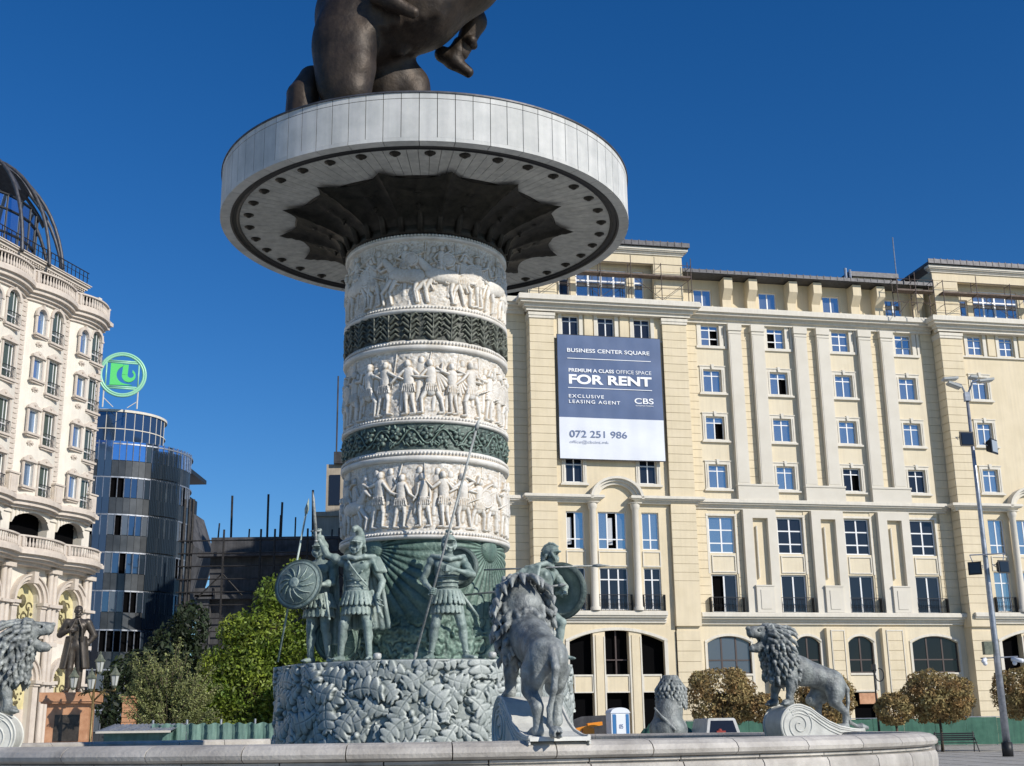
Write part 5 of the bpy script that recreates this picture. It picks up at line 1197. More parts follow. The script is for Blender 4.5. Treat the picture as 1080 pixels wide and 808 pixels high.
# tall lamp mast
lm = empty('floodlight_mast', (20.64, 54.9, ZG), 0, label='tall grey floodlight mast leaning over the plaza at the right', cat='lamp mast')
H = 16.35
mb = MB(); mb.tube([(0, 0, .55), (0, 0, 5), (0, 0, 11), (0, 0, H-.6)], [.16, .13, .095, .065], 16); mb.build('mast', M['steel'], lm, smooth=True)
mb = MB(); mb.tube([(0, 0, 0), (0, 0, .58)], [.225, .225], 16); mb.build('dark_base', M['black'], lm, smooth=True)
mb = MB(); mb.tube([(-.95, 0, H-1.1+.0), (0, 0, H-1.0), (.9, 0, H-.8)], .04, 6) if 0 else None
mb.tube([(0, 0, H-.7), (-.25, -.1, H-.15), (-.55, -.2, H-.1)], .045, 6); mb.tube([(0, 0, H-.7), (.28, -.1, H-.05), (.6, -.1, H+.05)], .045, 6); mb.box(-.12, .12, -.12, .12, H-.9, H-.5); mb.build('mast_arms', M['steel'], lm)
for x, z, w_, t_ in ((-.6, H-.2, .38, .4), (-.75, H+.1, .4, -.05), (.3, H+.15, .2, .15), (.85, H+.0, .42, -.12)):
    mb = MB(); X = Vector((cos(t_), 0, -sin(t_))); Z = Vector((sin(t_), 0, cos(t_))); c = Vector((x, -.2, z)); mb.obox(c, w_*.8, .22, .05, X, (0, 1, 0), Z); mb.obox(c-Z*.06, w_*.6, .17, .02, X, (0, 1, 0), Z); mb.build('lamp_head', M['frost'], lm)
def flood(x, z, s_, ry, parent, pale_lens=False):
    g = empty('floodlight', (x, -.3, z), ry); g.parent = parent
    mb = MB(); mb.prism([(-s_, -s_), (s_, -s_), (s_, s_), (-s_, s_)], lambda a, b, h: (a*(1 if h < -.05 else .7), h, b*(1 if h < -.05 else .7)), -.12, .14); mb.box(-s_-.03, s_+.03, -.16, -.11, -s_-.03, s_+.03); mb.build('housing', M['black'], g)
    mb = MB(); mb.box(-s_*.88, s_*.88, -.185, -.16, -s_*.88, s_*.88); mb.build('lens', M['lamp_glass'] if pale_lens else M['glassdark'], g)
    mb = MB(); mb.tube([(-s_-.05, 0, 0), (-s_-.05, .2, s_*.5), (s_+.05, .2, s_*.5), (s_+.05, 0, 0)], .02, 5); mb.build('bracket', M['steel'], g)
flood(-.4, H-2.75, .30, .15, lm); flood(.7, H-3.1, .3, .8, lm, True); flood(-.6, 7.85, .25, -.5, lm); flood(.55, 7.9, .25, .3, lm)
mb = MB(); mb.tube([(-.75, -.2, 8.45), (.75, -.2, 8.5)], .03, 5); mb.tube([(-.75, -.2, 8.45), (-.68, -.3, 8.1)], .02, 5); mb.tube([(.75, -.2, 8.5), (.62, -.3, 8.1)], .02, 5); mb.tube([(-.7, 0, 4.05), (.9, 0, 4.1)], .03, 5); mb.build('crossbars', M['steel'], lm)
mb = MB(); mb.box(-.55, -.2, -.2, .1, 4.2, 4.75); mb.build('junction_box', M['lantern'], lm)
for x, r in ((-.62, -.5), (.75, .6)):
    g = empty('camera_unit', (x, -.2, 3.95), r); g.parent = lm; mb = MB(); mb.tube([(0, -.3, -.05), (0, .2, .05)], [.09, .1], 10); mb.ball((0, .1, -.12), .1, 10); mb.build('camera_housing', M['plasticwhite'], g, smooth=True)
# bench
bc = empty('park_bench', (22.0, 65.4, ZG), radians(-6), label='dark metal slatted bench with arm supports beneath the largest clipped tree', cat='bench')
mb = MB()
for i in range(4): mb.box(-1.0, 1.0, -.45+i*.11, -.37+i*.11, .43, .46)
mb.build('seat', M['black'], bc); mb = MB()
for i in range(4): mb.box(-1.0, 1.0, -.02+i*.03, .01+i*.03, .55+i*.1, .62+i*.1)
mb.build('backrest', M['black'], bc)
for x in (-.93, .93):
    mb = MB(); mb.tube([(x*1.08, -.62, 0), (x, -.45, .42), (x, -.02, .46), (x, .1, .98)], .028, 6); mb.tube([(x, .16, 0), (x, .0, .46)], .028, 6); mb.tube([(x, -.45, .44), (x, -.3, .62), (x, .02, .64)], .022, 6); mb.build('leg', M['black'], bc)
bi = empty('litter_bin', (25.4, 63.6, ZG), 0, label='dark upright litter bin at the far right edge of the plaza', cat='bin')
mb = MB(); mb.lathe([(0, 0), (.28, 0), (.33, .9), (.35, .95), (.3, 1.0), (0, 1.02)], n=20); mb.build('bin_body', M['black'], bi, smooth=False); mb = MB(); mb.lathe([(.345, .8), (.365, .8), (.365, .88), (.345, .88)], n=20, close=True); mb.build('bin_band', M['rust'], bi)
# portable toilet
pc = empty('portable_toilet', (4.72, 60.5, ZG), radians(12), label='white and blue portable toilet cabin beyond the basin rim', cat='toilet cabin'); pc.scale = (.8, .8, 1.0)
mb = MB(); mb.box(-.55, .55, -.55, .55, .1, 2.05); mb.build('cabin_body', M['plasticwhite'], pc)
mb = MB()
for x in (-.45, .35): mb.box(x-.02, x+.16, -.575, -.55, .15, 2.0)
mb.box(.55, .57, -.45, .45, .15, 2.0); mb.build('blue_panels', M['plasticblue'], pc)
mb = MB(); mb.box(-.26, .3, -.585, -.552, .15, 1.98); mb.box(.2, .26, -.61, -.585, 1.0, 1.15); mb.build('door', M['plasticwhite'], pc)
mb = MB(); n = 12
for i in range(n):
    a, b = -.6+1.2*i/n, -.6+1.2*(i+1)/n; f = lambda x: 2.06+.24*sqrt(max(0, 1-(x/.6)**2)); mb.prism([(a, 2.05), (b, 2.05), (b, f(b)), (a, f(a))], lambda p_, q_, h: (p_, h, q_), -.6, .6)
mb.build('arched_roof', M['plasticwhite'], pc)
text('cabin_number', '05', -.1, 1.35, .24, .2, M['bbgrey'], pc, -.6, .01)
mb = MB(); mb.box(-.6, .6, -.6, .6, 0, .1); mb.build('skid_base', M['tyre'], pc)
# orange barriers and heap behind the rim
ob = empty('orange_barrier', (3.4, 62, ZG), radians(8), (.9), label='bright orange plastic barrier lying against grey sheeting left of the toilet cabin', cat='barrier')
mb = MB(); mb.obox((0, 0, 1.62), .75, .25, .07, (1, 0, .2), (0, 1, 0), (-.2, 0, 1)); mb.obox((.35, 0, 1.78), .4, .2, .06, (1, 0, .1), (0, 1, 0), (-.1, 0, 1)); mb.obox((-.5, 0, 1.42), .22, .25, .05, (1, 0, .7), (0, 1, 0), (-.7, 0, 1)); mb.box(-.3, .3, -.2, .2, 0, 1.55); mb.build('barrier_boards', M['plasticorange'], ob)
gs = empty('sheeted_skip', (3.9, 64, ZG), 0, label='grey sheeted builders skip behind the orange barrier', cat='skip')
mb = MB(); mb.prism([(-1.4, .1), (1.2, .1), (1.6, 1.7), (.4, 2.0), (-.7, 1.95), (-1.8, 1.55)], lambda a, b, h: (a, h, b), -.8, .8); mb.build('skip_sheet', M['concrete'], gs)
gh = empty('green_tarpaulin_heap', (7.3, 63, ZG), 0, label='heap of green tarpaulin between the toilet cabin and the seated lion', cat='tarpaulin')
V = []; nx, ny = 24, 12
for j in range(ny+1):
    for i in range(nx+1):
        u, v = i/nx*2-1, j/ny*2-1; V.append((u*1.7, v*.9, max(0, 1.95*(1-u*u)**.5*(1-v*v)**.5*(.85+.12*sin(i*1.3)*cos(j*1.7)))))
link('tarpaulin', np_mesh('tarpaulin', V, [(j*(nx+1)+i, j*(nx+1)+i+1, (j+1)*(nx+1)+i+1, (j+1)*(nx+1)+i) for j in range(ny) for i in range(nx)]), M['net'], gh)
# white van seen over the rim
vn = empty('white_van', (9.45, 59, ZG), radians(4), label='white van with its windscreen facing us, parked right of the seated lion', cat='van'); vn.scale = (.82, .82, .80)
mb = MB(); pr = [(-.95, .35), (.95, .35), (.97, 1.3), (.78, 2.12), (.7, 2.2), (-.7, 2.2), (-.78, 2.12), (-.97, 1.3)]
mb.prism(pr, lambda a, b, h: (a, h+(0 if h > 1 else (b-.35)*.35), b), 0, 4.5); mb.build('van_body', M['vanpaint'], vn)
mb = MB(); mb.add([(-.78, .32, 1.35), (.78, .32, 1.35), (.63, .585, 2.06), (-.63, .585, 2.06)], [(0, 1, 2, 3)]); mb.build('windscreen', M['glassdark'], vn, normals=False)
mb = MB(); mb.box(-.4, .1, .2, .3, 1.4, 1.5); mb.ball((-.2, .3, 1.52), .12, 8, .8); mb.build('dashboard_ornament', M['red'], vn)
for s_ in (-1, 1):
    mb = MB(); mb.box(s_*.6-.15, s_*.6+.15, -.03, .06, .75, .95); mb.build('headlight', M['frost'], vn)
    for y in (.8, 3.6): mb = MB(); mb.tube([(s_*.72, y, .33), (s_*.95, y, .33)], .33, 18); mb.build('wheel', M['tyre'], vn)
# ornamental lantern post rising above the smallest clipped tree
def lantern(mb1, mb2, x, y, z, s_=1.):
    mb1.lathe([(0, z), (.05*s_, z), (.09*s_, z+.06*s_), (.11*s_, z+.1*s_)], x, y, 8); mb2.lathe([(.10*s_, z+.1*s_), (.17*s_, z+.5*s_)], x, y, 6)
    mb1.lathe([(.21*s_, z+.48*s_), (.22*s_, z+.52*s_), (.13*s_, z+.62*s_), (.07*s_, z+.74*s_), (.03*s_, z+.78*s_), (.04*s_, z+.84*s_), (0, z+.9*s_)], x, y, 6)
    for i in range(6): a = i*pi/3; mb1.tube([(x+.1*s_*cos(a), y+.1*s_*sin(a), z+.1*s_), (x+.175*s_*cos(a), y+.175*s_*sin(a), z+.5*s_)], .012*s_, 4)
ol = empty('ornamental_lamp_post', (19.25, 69, ZG), 0, label='slim ornamental scrolled lamp post rising above the smallest clipped tree', cat='lamp post')
mb = MB(); mb.tube([(0, 0, 0), (0, 0, 4.3)], [.07, .04], 8); mb.tube([(.28+.24*cos(t), 0, 3.95+.34*sin(t)) for t in np.linspace(2.2, 8.0, 16)], .03, 5); mb.box(-.1, .1, -.1, .1, 4.2, 4.5); mb.build('scrolled_post', M['black'], ol)
# four-lantern post in front of the pedestal on the left
lp = empty('lantern_post', (-17.35, 54, ZG), 0, 1.17, label='brass post with a cluster of verdigris lanterns beside the statue pedestal', cat='lamp post')
a_ = MB(); b_ = MB(); a_.tube([(-.35, 0, 0), (-.35, 0, .4), (-.35, 0, 2.75)], [.09, .05, .045], 10)
for t in (-.75, -.35, .42): a_.tube([(-.35, 0, 2.35), ((t-.35)/2, 0, 2.75), (t, 0, 2.72), (t, 0, 2.8)], .035, 6)
a_.tube([(-.35, 0, 2.7), (-.3, 0, 3.45)], .03, 6)
for k in range(3): a_.tube([(-.35+(.35+.1*k)*cos(q), .01, 2.55+.16*sin(q)) for q in np.linspace(0, 3.1, 9)], .025, 5)
a_.build('post', M['brass'], lp, smooth=True)
for x, z in ((-1.05, 2.75), (-.42, 2.7), (.42, 2.8), (-.2, 3.3)):
    p1 = MB(); p2 = MB(); lantern(p1, p2, x, -.15 if z < 3 else 0, z, .92); lt = p1.build('lantern', M['lantern'], lp); p2.build('lantern_glass', M['frost'], lt)
# ================================================================== SCULPTED FIGURES
def v3(*a): return np.array(a, float)
def hand(parts, wrist, d, side, curl=.8, grip=False, s=1.):
    """palm, four unequal fingers with two bends and a thumb leaving the side of the palm"""
    d = v3(*d); d /= np.linalg.norm(d); side = v3(*side); side -= d*(side@d); side /= np.linalg.norm(side); n = np.cross(d, side); w_ = v3(*wrist)
    c = Clay(w_-.2*s, w_+.2*s, .0065*s)
    pc = w_+d*.055*s; c.chain([w_-d*.03*s, w_, w_+d*.03*s], [.027*s, .026*s, .028*s], .01)
    for k in range(4): c.cap(w_+d*.02*s+side*(k-1.5)*.012*s, w_+d*.095*s+side*(k-1.5)*.021*s, .018*s, .0135*s, .012*s)
    for k, L in enumerate((.082, .092, .086, .068)):
        b = w_+d*.092*s+side*(k-1.5)*.022*s; a1 = curl*.9; a2 = curl*1.9; a3 = curl*2.7
        dr = lambda a: d*cos(a)+n*sin(a)
        p1 = b+dr(a1)*L*.45*s; p2 = p1+dr(a2)*L*.32*s; p3 = p2+dr(a3)*L*.25*s; c.chain([b, p1, p2, p3], [.0125*s, .0115*s, .0105*s, .009*s], .004)
    t0 = w_+d*.025*s-side*.03*s; t1 = t0-side*.03*s+d*.03*s+n*.012*s; t2 = t1+d*.025*s+n*.03*s*(1+curl)+side*.012*s; c.chain([t0, t1, t2], [.016*s, .014*s, .011*s], .008)
    parts.append(c.nets())
def face(c, H, look=(0, -1), beard=False, k=.008):
    """head at H looking along look (x,y)"""
    f = v3(look[0], look[1], 0); f /= np.linalg.norm(f); s = v3(-f[1], f[0], 0); R = np.stack([s, f, v3(0, 0, 1)], 1); P = lambda a, b, z: H+s*a+f*b+v3(0, 0, z)
    c.ell(P(0, -.012, .03), (.076, .096, .092), .02, R); c.ell(P(0, .02, -.035), (.058, .07, .082), .03, R); c.ell(P(0, .055, -.098), (.026, .024, .022), .02, R)
    c.cap(P(0, .088, .022), P(0, .112, -.022), .009, .015, .008); c.cap(P(-.045, .082, .034), P(.045, .082, .034), .011, .011, .012)
    for q in (-1, 1):
        c.ell(P(q*.03, .098, .014), (.018, .016, .011), .006, R, sub=True); c.ell(P(q*.03, .082, .013), (.013, .013, .010), .002, R); c.ell(P(q*.078, -.005, .0), (.012, .022, .034), .006, R); c.ell(P(q*.045, .062, -.03), (.022, .022, .025), .015, R)
    c.cap(P(-.02, .087, -.055), P(.02, .087, -.055), .008, .008, .004); c.cap(P(-.018, .084, -.07), P(.018, .084, -.07), .009, .009, .004)
    if beard:
        for a in np.linspace(-.055, .055, 8): c.cap(P(a, .06-abs(a)*.5, -.07), P(a*.7, .07, -.125+abs(a)*.5), .016, .01, .006)
def body(c, J, soldier=True, coat=False):
    L = lambda a, b, t: np.array(a)*(1-t)+np.array(b)*t
    pel, ch, nk, hd = J['pelvis'], J['chest'], J['neck'], J['head']
    c.ell(ch+v3(0, 0, .0), (.185, .12, .20), .05); c.ell(L(pel, ch, .45), (.148, .105, .2), .05); c.ell(pel, (.165, .12, .13), .05); c.cap(ch+v3(0, .01, .1), hd+v3(0, 0, -.06), .075, .056, .03)
    for q in (-1, 1): c.ell(ch+v3(q*.085, -.085, .045), (.085, .04, .07), .03)
    for q, s_ in (('r', -1), ('l', 1)):
        sh, el, wr, hp, kn, an, toe = [J[q+x] for x in ('sho', 'elb', 'wri', 'hip', 'kne', 'ank', 'toe')]
        c.cap(ch+v3(s_*.08, 0, .1), sh, .085, .072, .04); c.ell(sh, (.072, .07, .075), .03); c.cap(sh, el, .062, .044, .02); c.ell(L(sh, el, .45), (.055, .056, .075), .03); c.cap(el, wr, .045, .027, .015); c.ell(L(el, wr, .28), (.047, .047, .06), .03)
        c.cap(hp, kn, .098, .062, .04); c.ell(kn, (.06, .064, .065), .02); c.cap(kn, an, .056, .037, .02); c.ell(L(kn, an, .32)+v3(0, .025, 0), (.058, .06, .11), .03)
        f = toe-an; f[2] = 0; f /= max(np.linalg.norm(f), 1e-6); c.cap(an+v3(0, 0, -.0)-f*.03+v3(0, 0, -.035), an+v3(0, 0, -.04)+f*.02, .043, .04, .02); c.cap(an+f*.04+v3(0, 0, -.035), toe, .036, .026, .02)
        for t in (-1.2, 0, 1.2): c.cap(toe+np.cross(f, (0, 0, 1))*t*.018-f*.03, toe+np.cross(f, (0, 0, 1))*t*.02+f*.02, .016, .014, .006)
BASE = dict(pelvis=v3(0, 0, .95), chest=v3(0, 0, 1.32), neck=v3(0, 0, 1.5), head=v3(0, -.02, 1.66), rsho=v3(-.2, 0, 1.43), relb=v3(-.27, .03, 1.14), rwri=v3(-.27, -.08, .89), lsho=v3(.2, 0, 1.43), lelb=v3(.27, .03, 1.14), lwri=v3(.27, -.08, .89),
    rhip=v3(-.09, 0, .93), rkne=v3(-.13, -.03, .5), rank=v3(-.15, 0, .085), rtoe=v3(-.19, -.17, .03), lhip=v3(.09, 0, .93), lkne=v3(.13, -.03, .5), lank=v3(.16, .03, .085), ltoe=v3(.2, -.14, .03))
def skirt(c, pel, n=20, z0=.03, z1=-.27, r0=.165, r1=.215):
    for row, (a, b, rr) in enumerate(((z0, z1, 0), (z0-.02, z1+.13, .022))):
        for i in range(n):
            t = 2*pi*(i+.5*row)/n; cs, sn = cos(t), sin(t); p = pel+v3((r0+rr)*cs, (r0+rr)*.78*sn, a); q = pel+v3((r1+rr)*cs, (r1+rr)*.82*sn, b); c.cap(p, q, .03, .031, .004, flat=((cs, sn, 0), .45))
    c.raw(pel+v3(-.2, -.17, -.02), pel+v3(.2, .17, .08), lambda X: np.maximum(np.abs(np.hypot((X[..., 0]-pel[0])/1., (X[..., 1]-pel[1])/.78)-.175)-.012, np.abs(X[..., 2]-pel[2]-.03)-.03), .006)
def helmet(c, H, look, kind):
    f = v3(look[0], look[1], 0); f /= np.linalg.norm(f); s = v3(-f[1], f[0], 0); R = np.stack([s, f, v3(0, 0, 1)], 1); P = lambda a, b, z: H+s*a+f*b+v3(0, 0, z)
    c.ell(P(0, -.02, .06), (.096, .118, .098), .004, R); c.chain([P(-.088, .03, .05), P(-.05, .10, .055), P(0, .122, .06), P(.05, .10, .055), P(.088, .03, .05)], [.012]*5, .004)
    c.ell(P(0, .1, .0), (.06, .05, .045), .004, R, sub=True); c.box(P(0, .10, .0), (.05, .012, .038), .004, .004, R, sub=True)
    for q in (-1, 1): c.chain([P(q*.082, .02, .03), P(q*.078, .05, -.03), P(q*.055, .07, -.085)], [.022, .024, .012], .01)
    c.chain([P(-.08, -.06, .0), P(-.05, -.11, -.06), P(.05, -.11, -.06), P(.08, -.06, .0)], [.02, .022, .022, .02], .02)
    if kind == 'curl':
        pts = [P(0, -.09, .10), P(0, -.06, .18), P(0, -.02, .235), P(0, .035, .262), P(0, .085, .245), P(0, .088, .205)]; c.chain(pts, [.062, .056, .05, .043, .034, .022], .02); c.chain([P(0, -.09, .1), P(0, -.14, .02), P(0, -.14, -.12)], [.045, .035, .02], .015)
    if kind == 'point': c.chain([P(0, -.02, .12), P(0, -.01, .19), P(0, .035, .215)], [.07, .045, .025], .02)
    if kind == 'brush':
        A_ = [(.09, .13), (.03, .185), (-.04, .2), (-.11, .16), (-.155, .09), (-.17, .0), (-.17, -.1)]
        for (a, b), (a2, b2) in zip(A_[:-1], A_[1:]):
            for t in np.linspace(0, 1, 4): a3, b3 = a+(a2-a)*t, b+(b2-b)*t; c.cap(P(0, a3*.75, b3*.78+.01), P(0, a3, b3), .013, .013, .004)
def cape(c, pts_top, pts_bot, r=.03, n=12):
    for i in range(n):
        t = i/(n-1); a = pts_top(t); b = pts_bot(t); m = (a+b)/2+v3(.012*sin(i*2.2), .03, 0); rr = r*(1+.35*sin(i*2.4)); c.chain([a, m, b], [rr, rr*1.15, rr*1.2], .012)
def shield_mesh(name, R, m, parent, loc, normal, inside=False, th=.03):
    mb = MB(); k = .28; pr = [(0, k*R)]+[(R*sin(t)*.92/sin(1.2), k*R*cos(t*1.3)) for t in np.linspace(.1, 1.2, 10)]
    pr = [(R*i/12*.9, k*R*(1-(i/12)**2)) for i in range(13)]+[(R*.92, .0), (R, .005), (R*1.01, -.03*R), (R*.95, -.05*R)]+[(R*i/12*.88, k*R*(1-(i/12)**2)-.06) for i in range(12, -1, -1)]
    mb.lathe(pr, n=48)
    for i in range(12): a = i*pi/6; mb.tube([(R*(.25+.5*t)*cos(a+t*.5), R*(.25+.5*t)*sin(a+t*.5), k*R*(1-((.25+.5*t)/.9)**2)+.01) for t in (0, .3, .6, 1)], [.004, .010, .010, .004], 5)
    mb.lathe([(R*.2, k*R*.97), (R*.2, k*R*1.02), (R*.16, k*R*1.04), (0, k*R*1.16)], n=24); mb.lathe([(R*.8, k*R*.22), (R*.82, k*R*.25), (R*.84, k*R*.18)], n=48)
    me = mb.mesh(name, True, False); q = Vector(normal).normalized().to_track_quat('Z', 'Y').to_matrix().to_4x4(); q.translation = Vector(loc); me.transform(q); return link(name, me, m, parent)
def shaft(name, a, b, r, m, parent, tip=.22, butt=False):
    a, b = Vector(a), Vector(b); d = (b-a).normalized(); mb = MB(); mb.tube([a, b-d*tip], r, 8)
    e = b-d*tip; mb.tube([e-d*.02, e+d*tip*.25, b], [r*1.3, r*2.3, .002], 6)
    if butt: mb.tube([a-d*.1, a, a+d*.05], [.003, r*1.7, r*1.1], 6)
    return mb.build(name, M[m], parent, smooth=True)
def statue(name, loc, rz, s, label, group=None, cat='statue'): return empty(name, loc, rz, s, label=label, cat=cat, group=group)
def finish(st, c, parts, m, name='body'):
    if m == 'patina': st.scale = (FIG*1.1, FIG*1.1, FIG*1.01)
    parts.insert(0, c.nets()); return link(name, clay_mesh(name, parts), M[m], st)
GR = 'bronze soldiers standing around the column'
FIG = 1.47
# --- soldier with raised sword
st = statue('soldier_statue', (-3.43, 27.42, 3.06), radians(-8), FIG, 'green bronze soldier in crested helmet raising a sword high with his right arm', GR)
J = {k: v.copy() for k, v in BASE.items()}
J.update(relb=v3(-.42, -.04, 1.55), rwri=v3(-.545, -.06, 1.80), rsho=v3(-.21, 0, 1.45), lelb=v3(.33, .06, 1.15), lwri=v3(.30, -.06, .92), lkne=v3(.16, -.05, .5), lank=v3(.18, .0, .085), ltoe=v3(.21, -.17, .03), rkne=v3(-.17, -.05, .5), rank=v3(-.21, 0, .085), rtoe=v3(-.26, -.16, .03), head=v3(-.005, -.03, 1.67))
c = Clay((-.75, -.42, 0), (.62, .42, 2.12), .0125); body(c, J); face(c, J['head'], (-.35, -1), True); helmet(c, J['head'], (-.35, -1), 'curl'); skirt(c, J['pelvis'])
for z in (1.08, 1.16): c.chain([v3(-.15, -.07, z), v3(-.08, -.115, z), v3(0, -.125, z), v3(.08, -.115, z), v3(.15, -.07, z)], [.008]*5, .004)
c.chain([v3(-.13, -.1, 1.5), v3(-.05, -.16, 1.36), v3(.05, -.16, 1.22), v3(.16, -.12, 1.08)], [.014]*4, .004)
for x, z in ((-.1, 1.42), (.1, 1.42), (-.06, 1.24), (.09, 1.28), (0, 1.12)): c.ell((x, -.13, z), (.018, .014, .018), .003)
c.chain([v3(-.2, -.04, 1.5), v3(-.1, -.12, 1.5), v3(0, -.14, 1.47), v3(.12, -.1, 1.5), v3(.22, -.02, 1.5)], [.035, .036, .034, .038, .045], .015)
cape(c, lambda t: v3(-.2+.44*t, .1, 1.47), lambda t: v3(-.2+.6*t, .15+.04*sin(t*9), .5), .03, 14)
for i in range(5): c.cap(v3(.2+.02*i, -.05+.02*i, 1.49), v3(.28+.02*i, -.05+.03*i, 1.3), .025, .03, .008); 
c.chain([v3(.2, .02, 1.0), v3(.31, -.02, .72), v3(.35, 0, .62)], [.03, .028, .02], .01); c.chain([v3(.3, -.1, .86), v3(.33, -.13, .72)], [.022, .02], .008); c.ell((.335, -.135, .69), (.03, .03, .03), .006)
for q in ('r', 'l'):
    k, a = J[q+'kne'], J[q+'ank']; c.cap(k+v3(0, -.03, .05), a+v3(0, -.02, .03), .05, .042, .01); c.ell(k+v3(0, -.045, .02), (.045, .03, .05), .006)
parts = []; hand(parts, J['rwri'], (-.12, -.1, 1), (1, 0, .1), .95, s=1.15); hand(parts, J['lwri'], (.05, -.25, -1), (0, 1, -.2), .6, s=1.1)
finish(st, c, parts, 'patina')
mb = MB(); a, b = Vector((-.57, -.11, 1.9)), Vector((-.63, -.1, 2.5)); mb.tube([a+Vector((.005, 0, -.14)), a], .016, 8); mb.tube([a-Vector((.07, 0, 0)), a+Vector((.07, 0, 0))], .014, 6); mb.tube([a, a+(b-a)*.8, b], [.024, .020, .003], 6); mb.ball(a+Vector((.008, 0, -.15)), .024, 8); mb.build('sword', M['lion'], st, smooth=True)
# --- spearman with round shield at the left
st = statue('soldier_statue', (-4.33, 27.9, 3.06), radians(-18), FIG, 'green bronze soldier covered by a large round shield, holding an upright spear', GR)
J = {k: v.copy() for k, v in BASE.items()}
J.update(relb=v3(-.32, -.08, 1.16), rwri=v3(-.29, -.22, 1.3), lelb=v3(.24, -.1, 1.15), lwri=v3(.1, -.3, 1.1), rkne=v3(-.09, -.05, .5), rank=v3(-.1, 0, .085), rtoe=v3(-.12, -.17, .03), lkne=v3(.1, .0, .5), lank=v3(.13, .08, .085), ltoe=v3(.2, -.06, .03))
c = Clay((-.6, -.5, 0), (.6, .4, 2.0), .0125); body(c, J); face(c, J['head'], (-.2, -1), True); helmet(c, J['head'], (-.2, -1), 'point'); skirt(c, J['pelvis'])
cape(c, lambda t: v3(-.2+.4*t, .1, 1.47), lambda t: v3(-.22+.44*t, .16, .3), .032, 11)
for q in ('r', 'l'): k, a = J[q+'kne'], J[q+'ank']; c.cap(k+v3(0, -.03, .05), a+v3(0, -.02, .03), .05, .042, .01)
parts = []; hand(parts, J['rwri'], (.1, -1, .1), (0, .1, 1), .9, s=1.1); hand(parts, J['lwri'], (-.4, -1, 0), (0, 0, 1), .8, s=1.1); finish(st, c, parts, 'patina')
shield_mesh('shield', .37, M['patina'], st, (-.12, -.40, 1.12), (-.1, -1, .15))
shaft('spear', (-.46, -.26, .02), (-.08, -.24, 2.42), .014, 'patina', st); mb = MB(); mb.tube([(.2, -.22, 1.0), (.28, -.25, .62)], [.022, .016], 8); mb.ball((.28, -.25, .61), .022, 8); mb.build('scabbard', M['patina'], st, smooth=True)
# --- spearman in front of the ray drum
st = statue('soldier_statue', (-1.47, 27.4, 3.06), radians(4), FIG, 'green bronze soldier gripping a very long slanted spear across his chest', GR)
J = {k: v.copy() for k, v in BASE.items()}
J.update(relb=v3(-.33, .03, 1.16), rwri=v3(-.2, -.19, .97), lelb=v3(.34, -.08, 1.22), lwri=v3(.08, -.22, 1.28), rkne=v3(-.16, -.05, .5), rank=v3(-.22, 0, .085), rtoe=v3(-.28, -.15, .03), lkne=v3(.19, -.05, .5), lank=v3(.25, .02, .085), ltoe=v3(.36, -.12, .03), head=v3(.02, -.03, 1.67))
c = Clay((-.6, -.45, 0), (.62, .42, 1.96), .0125); body(c, J); face(c, J['head'], (.25, -1), False); helmet(c, J['head'], (.25, -1), 'none'); skirt(c, J['pelvis'])
c.chain([v3(.05, -.03, 1.86), v3(.0, .03, 1.88)], [.02, .03], .02)
c.chain([v3(-.2, -.04, 1.5), v3(-.08, -.12, 1.47), v3(.03, -.14, 1.44), v3(.16, -.1, 1.47), v3(.22, 0, 1.5)], [.035]*5, .015)
for z in (1.05, 1.12, 1.19): c.chain([v3(-.15, -.07, z), v3(-.06, -.12, z), v3(.06, -.12, z), v3(.15, -.07, z)], [.01]*4, .006)
for q in ('r', 'l'): k, a = J[q+'kne'], J[q+'ank']; c.chain([a+v3(-.05, 0, .04), a+v3(0, -.05, .04), a+v3(.05, 0, .04)], [.012]*3, .004)
parts = []; hand(parts, J['rwri'], (.35, -.9, -.15), (.1, .1, 1), 1.0, s=1.15); hand(parts, J['lwri'], (-.85, -.4, .1), (0, .1, 1), 1.0, s=1.15); finish(st, c, parts, 'patina')
shaft('spear', (-.42, -.32, .05), (.44, -.27, 3.55), .016, 'lion', st, .2, True); shield_mesh('shield', .31, M['patina'], st, (.16, .2, 1.36), (.5, .8, 0)); mb = MB(); mb.tube([(.16, .05, 1.0), (.38, .2, .7), (.42, .22, .64)], [.025, .02, .015], 8); mb.build('scabbard', M['patina'], st, smooth=True)
# --- lunging soldier at the right
st = statue('soldier_statue', (.42, 28.25, 3.06), radians(66), FIG, 'green bronze soldier lunging to the right with brush crested helmet, round shield and level spear', GR)
J = {k: v.copy() for k, v in BASE.items()}
J.update(pelvis=v3(0, 0, .86), chest=v3(0, -.16, 1.2), neck=v3(0, -.22, 1.38), head=v3(.0, -.29, 1.55), rsho=v3(-.22, -.1, 1.33), relb=v3(-.36, .2, 1.2), rwri=v3(-.36, -.02, 1.03), lsho=v3(.19, -.22, 1.3), lelb=v3(.30, -.36, 1.1), lwri=v3(.3, -.26, 1.02),
    rhip=v3(-.09, .02, .84), rkne=v3(-.14, .3, .48), rank=v3(-.16, .62, .14), rtoe=v3(-.2, .46, .03), lhip=v3(.09, -.03, .84), lkne=v3(.12, -.36, .56), lank=v3(.14, -.3, .1), ltoe=v3(.16, -.5, .03))
c = Clay((-.65, -.85, 0), (.6, .85, 1.92), .0125); body(c, J); face(c, J['head'], (0.05, -1), False); helmet(c, J['head'], (.05, -1), 'brush'); skirt(c, J['pelvis']+v3(0, -.04, .03))
for i in range(9): t = i/8; c.cap(v3(-.25, -.2+.2*t, 1.37), v3(-.32, -.2+.26*t, 1.22), .024, .026, .008)
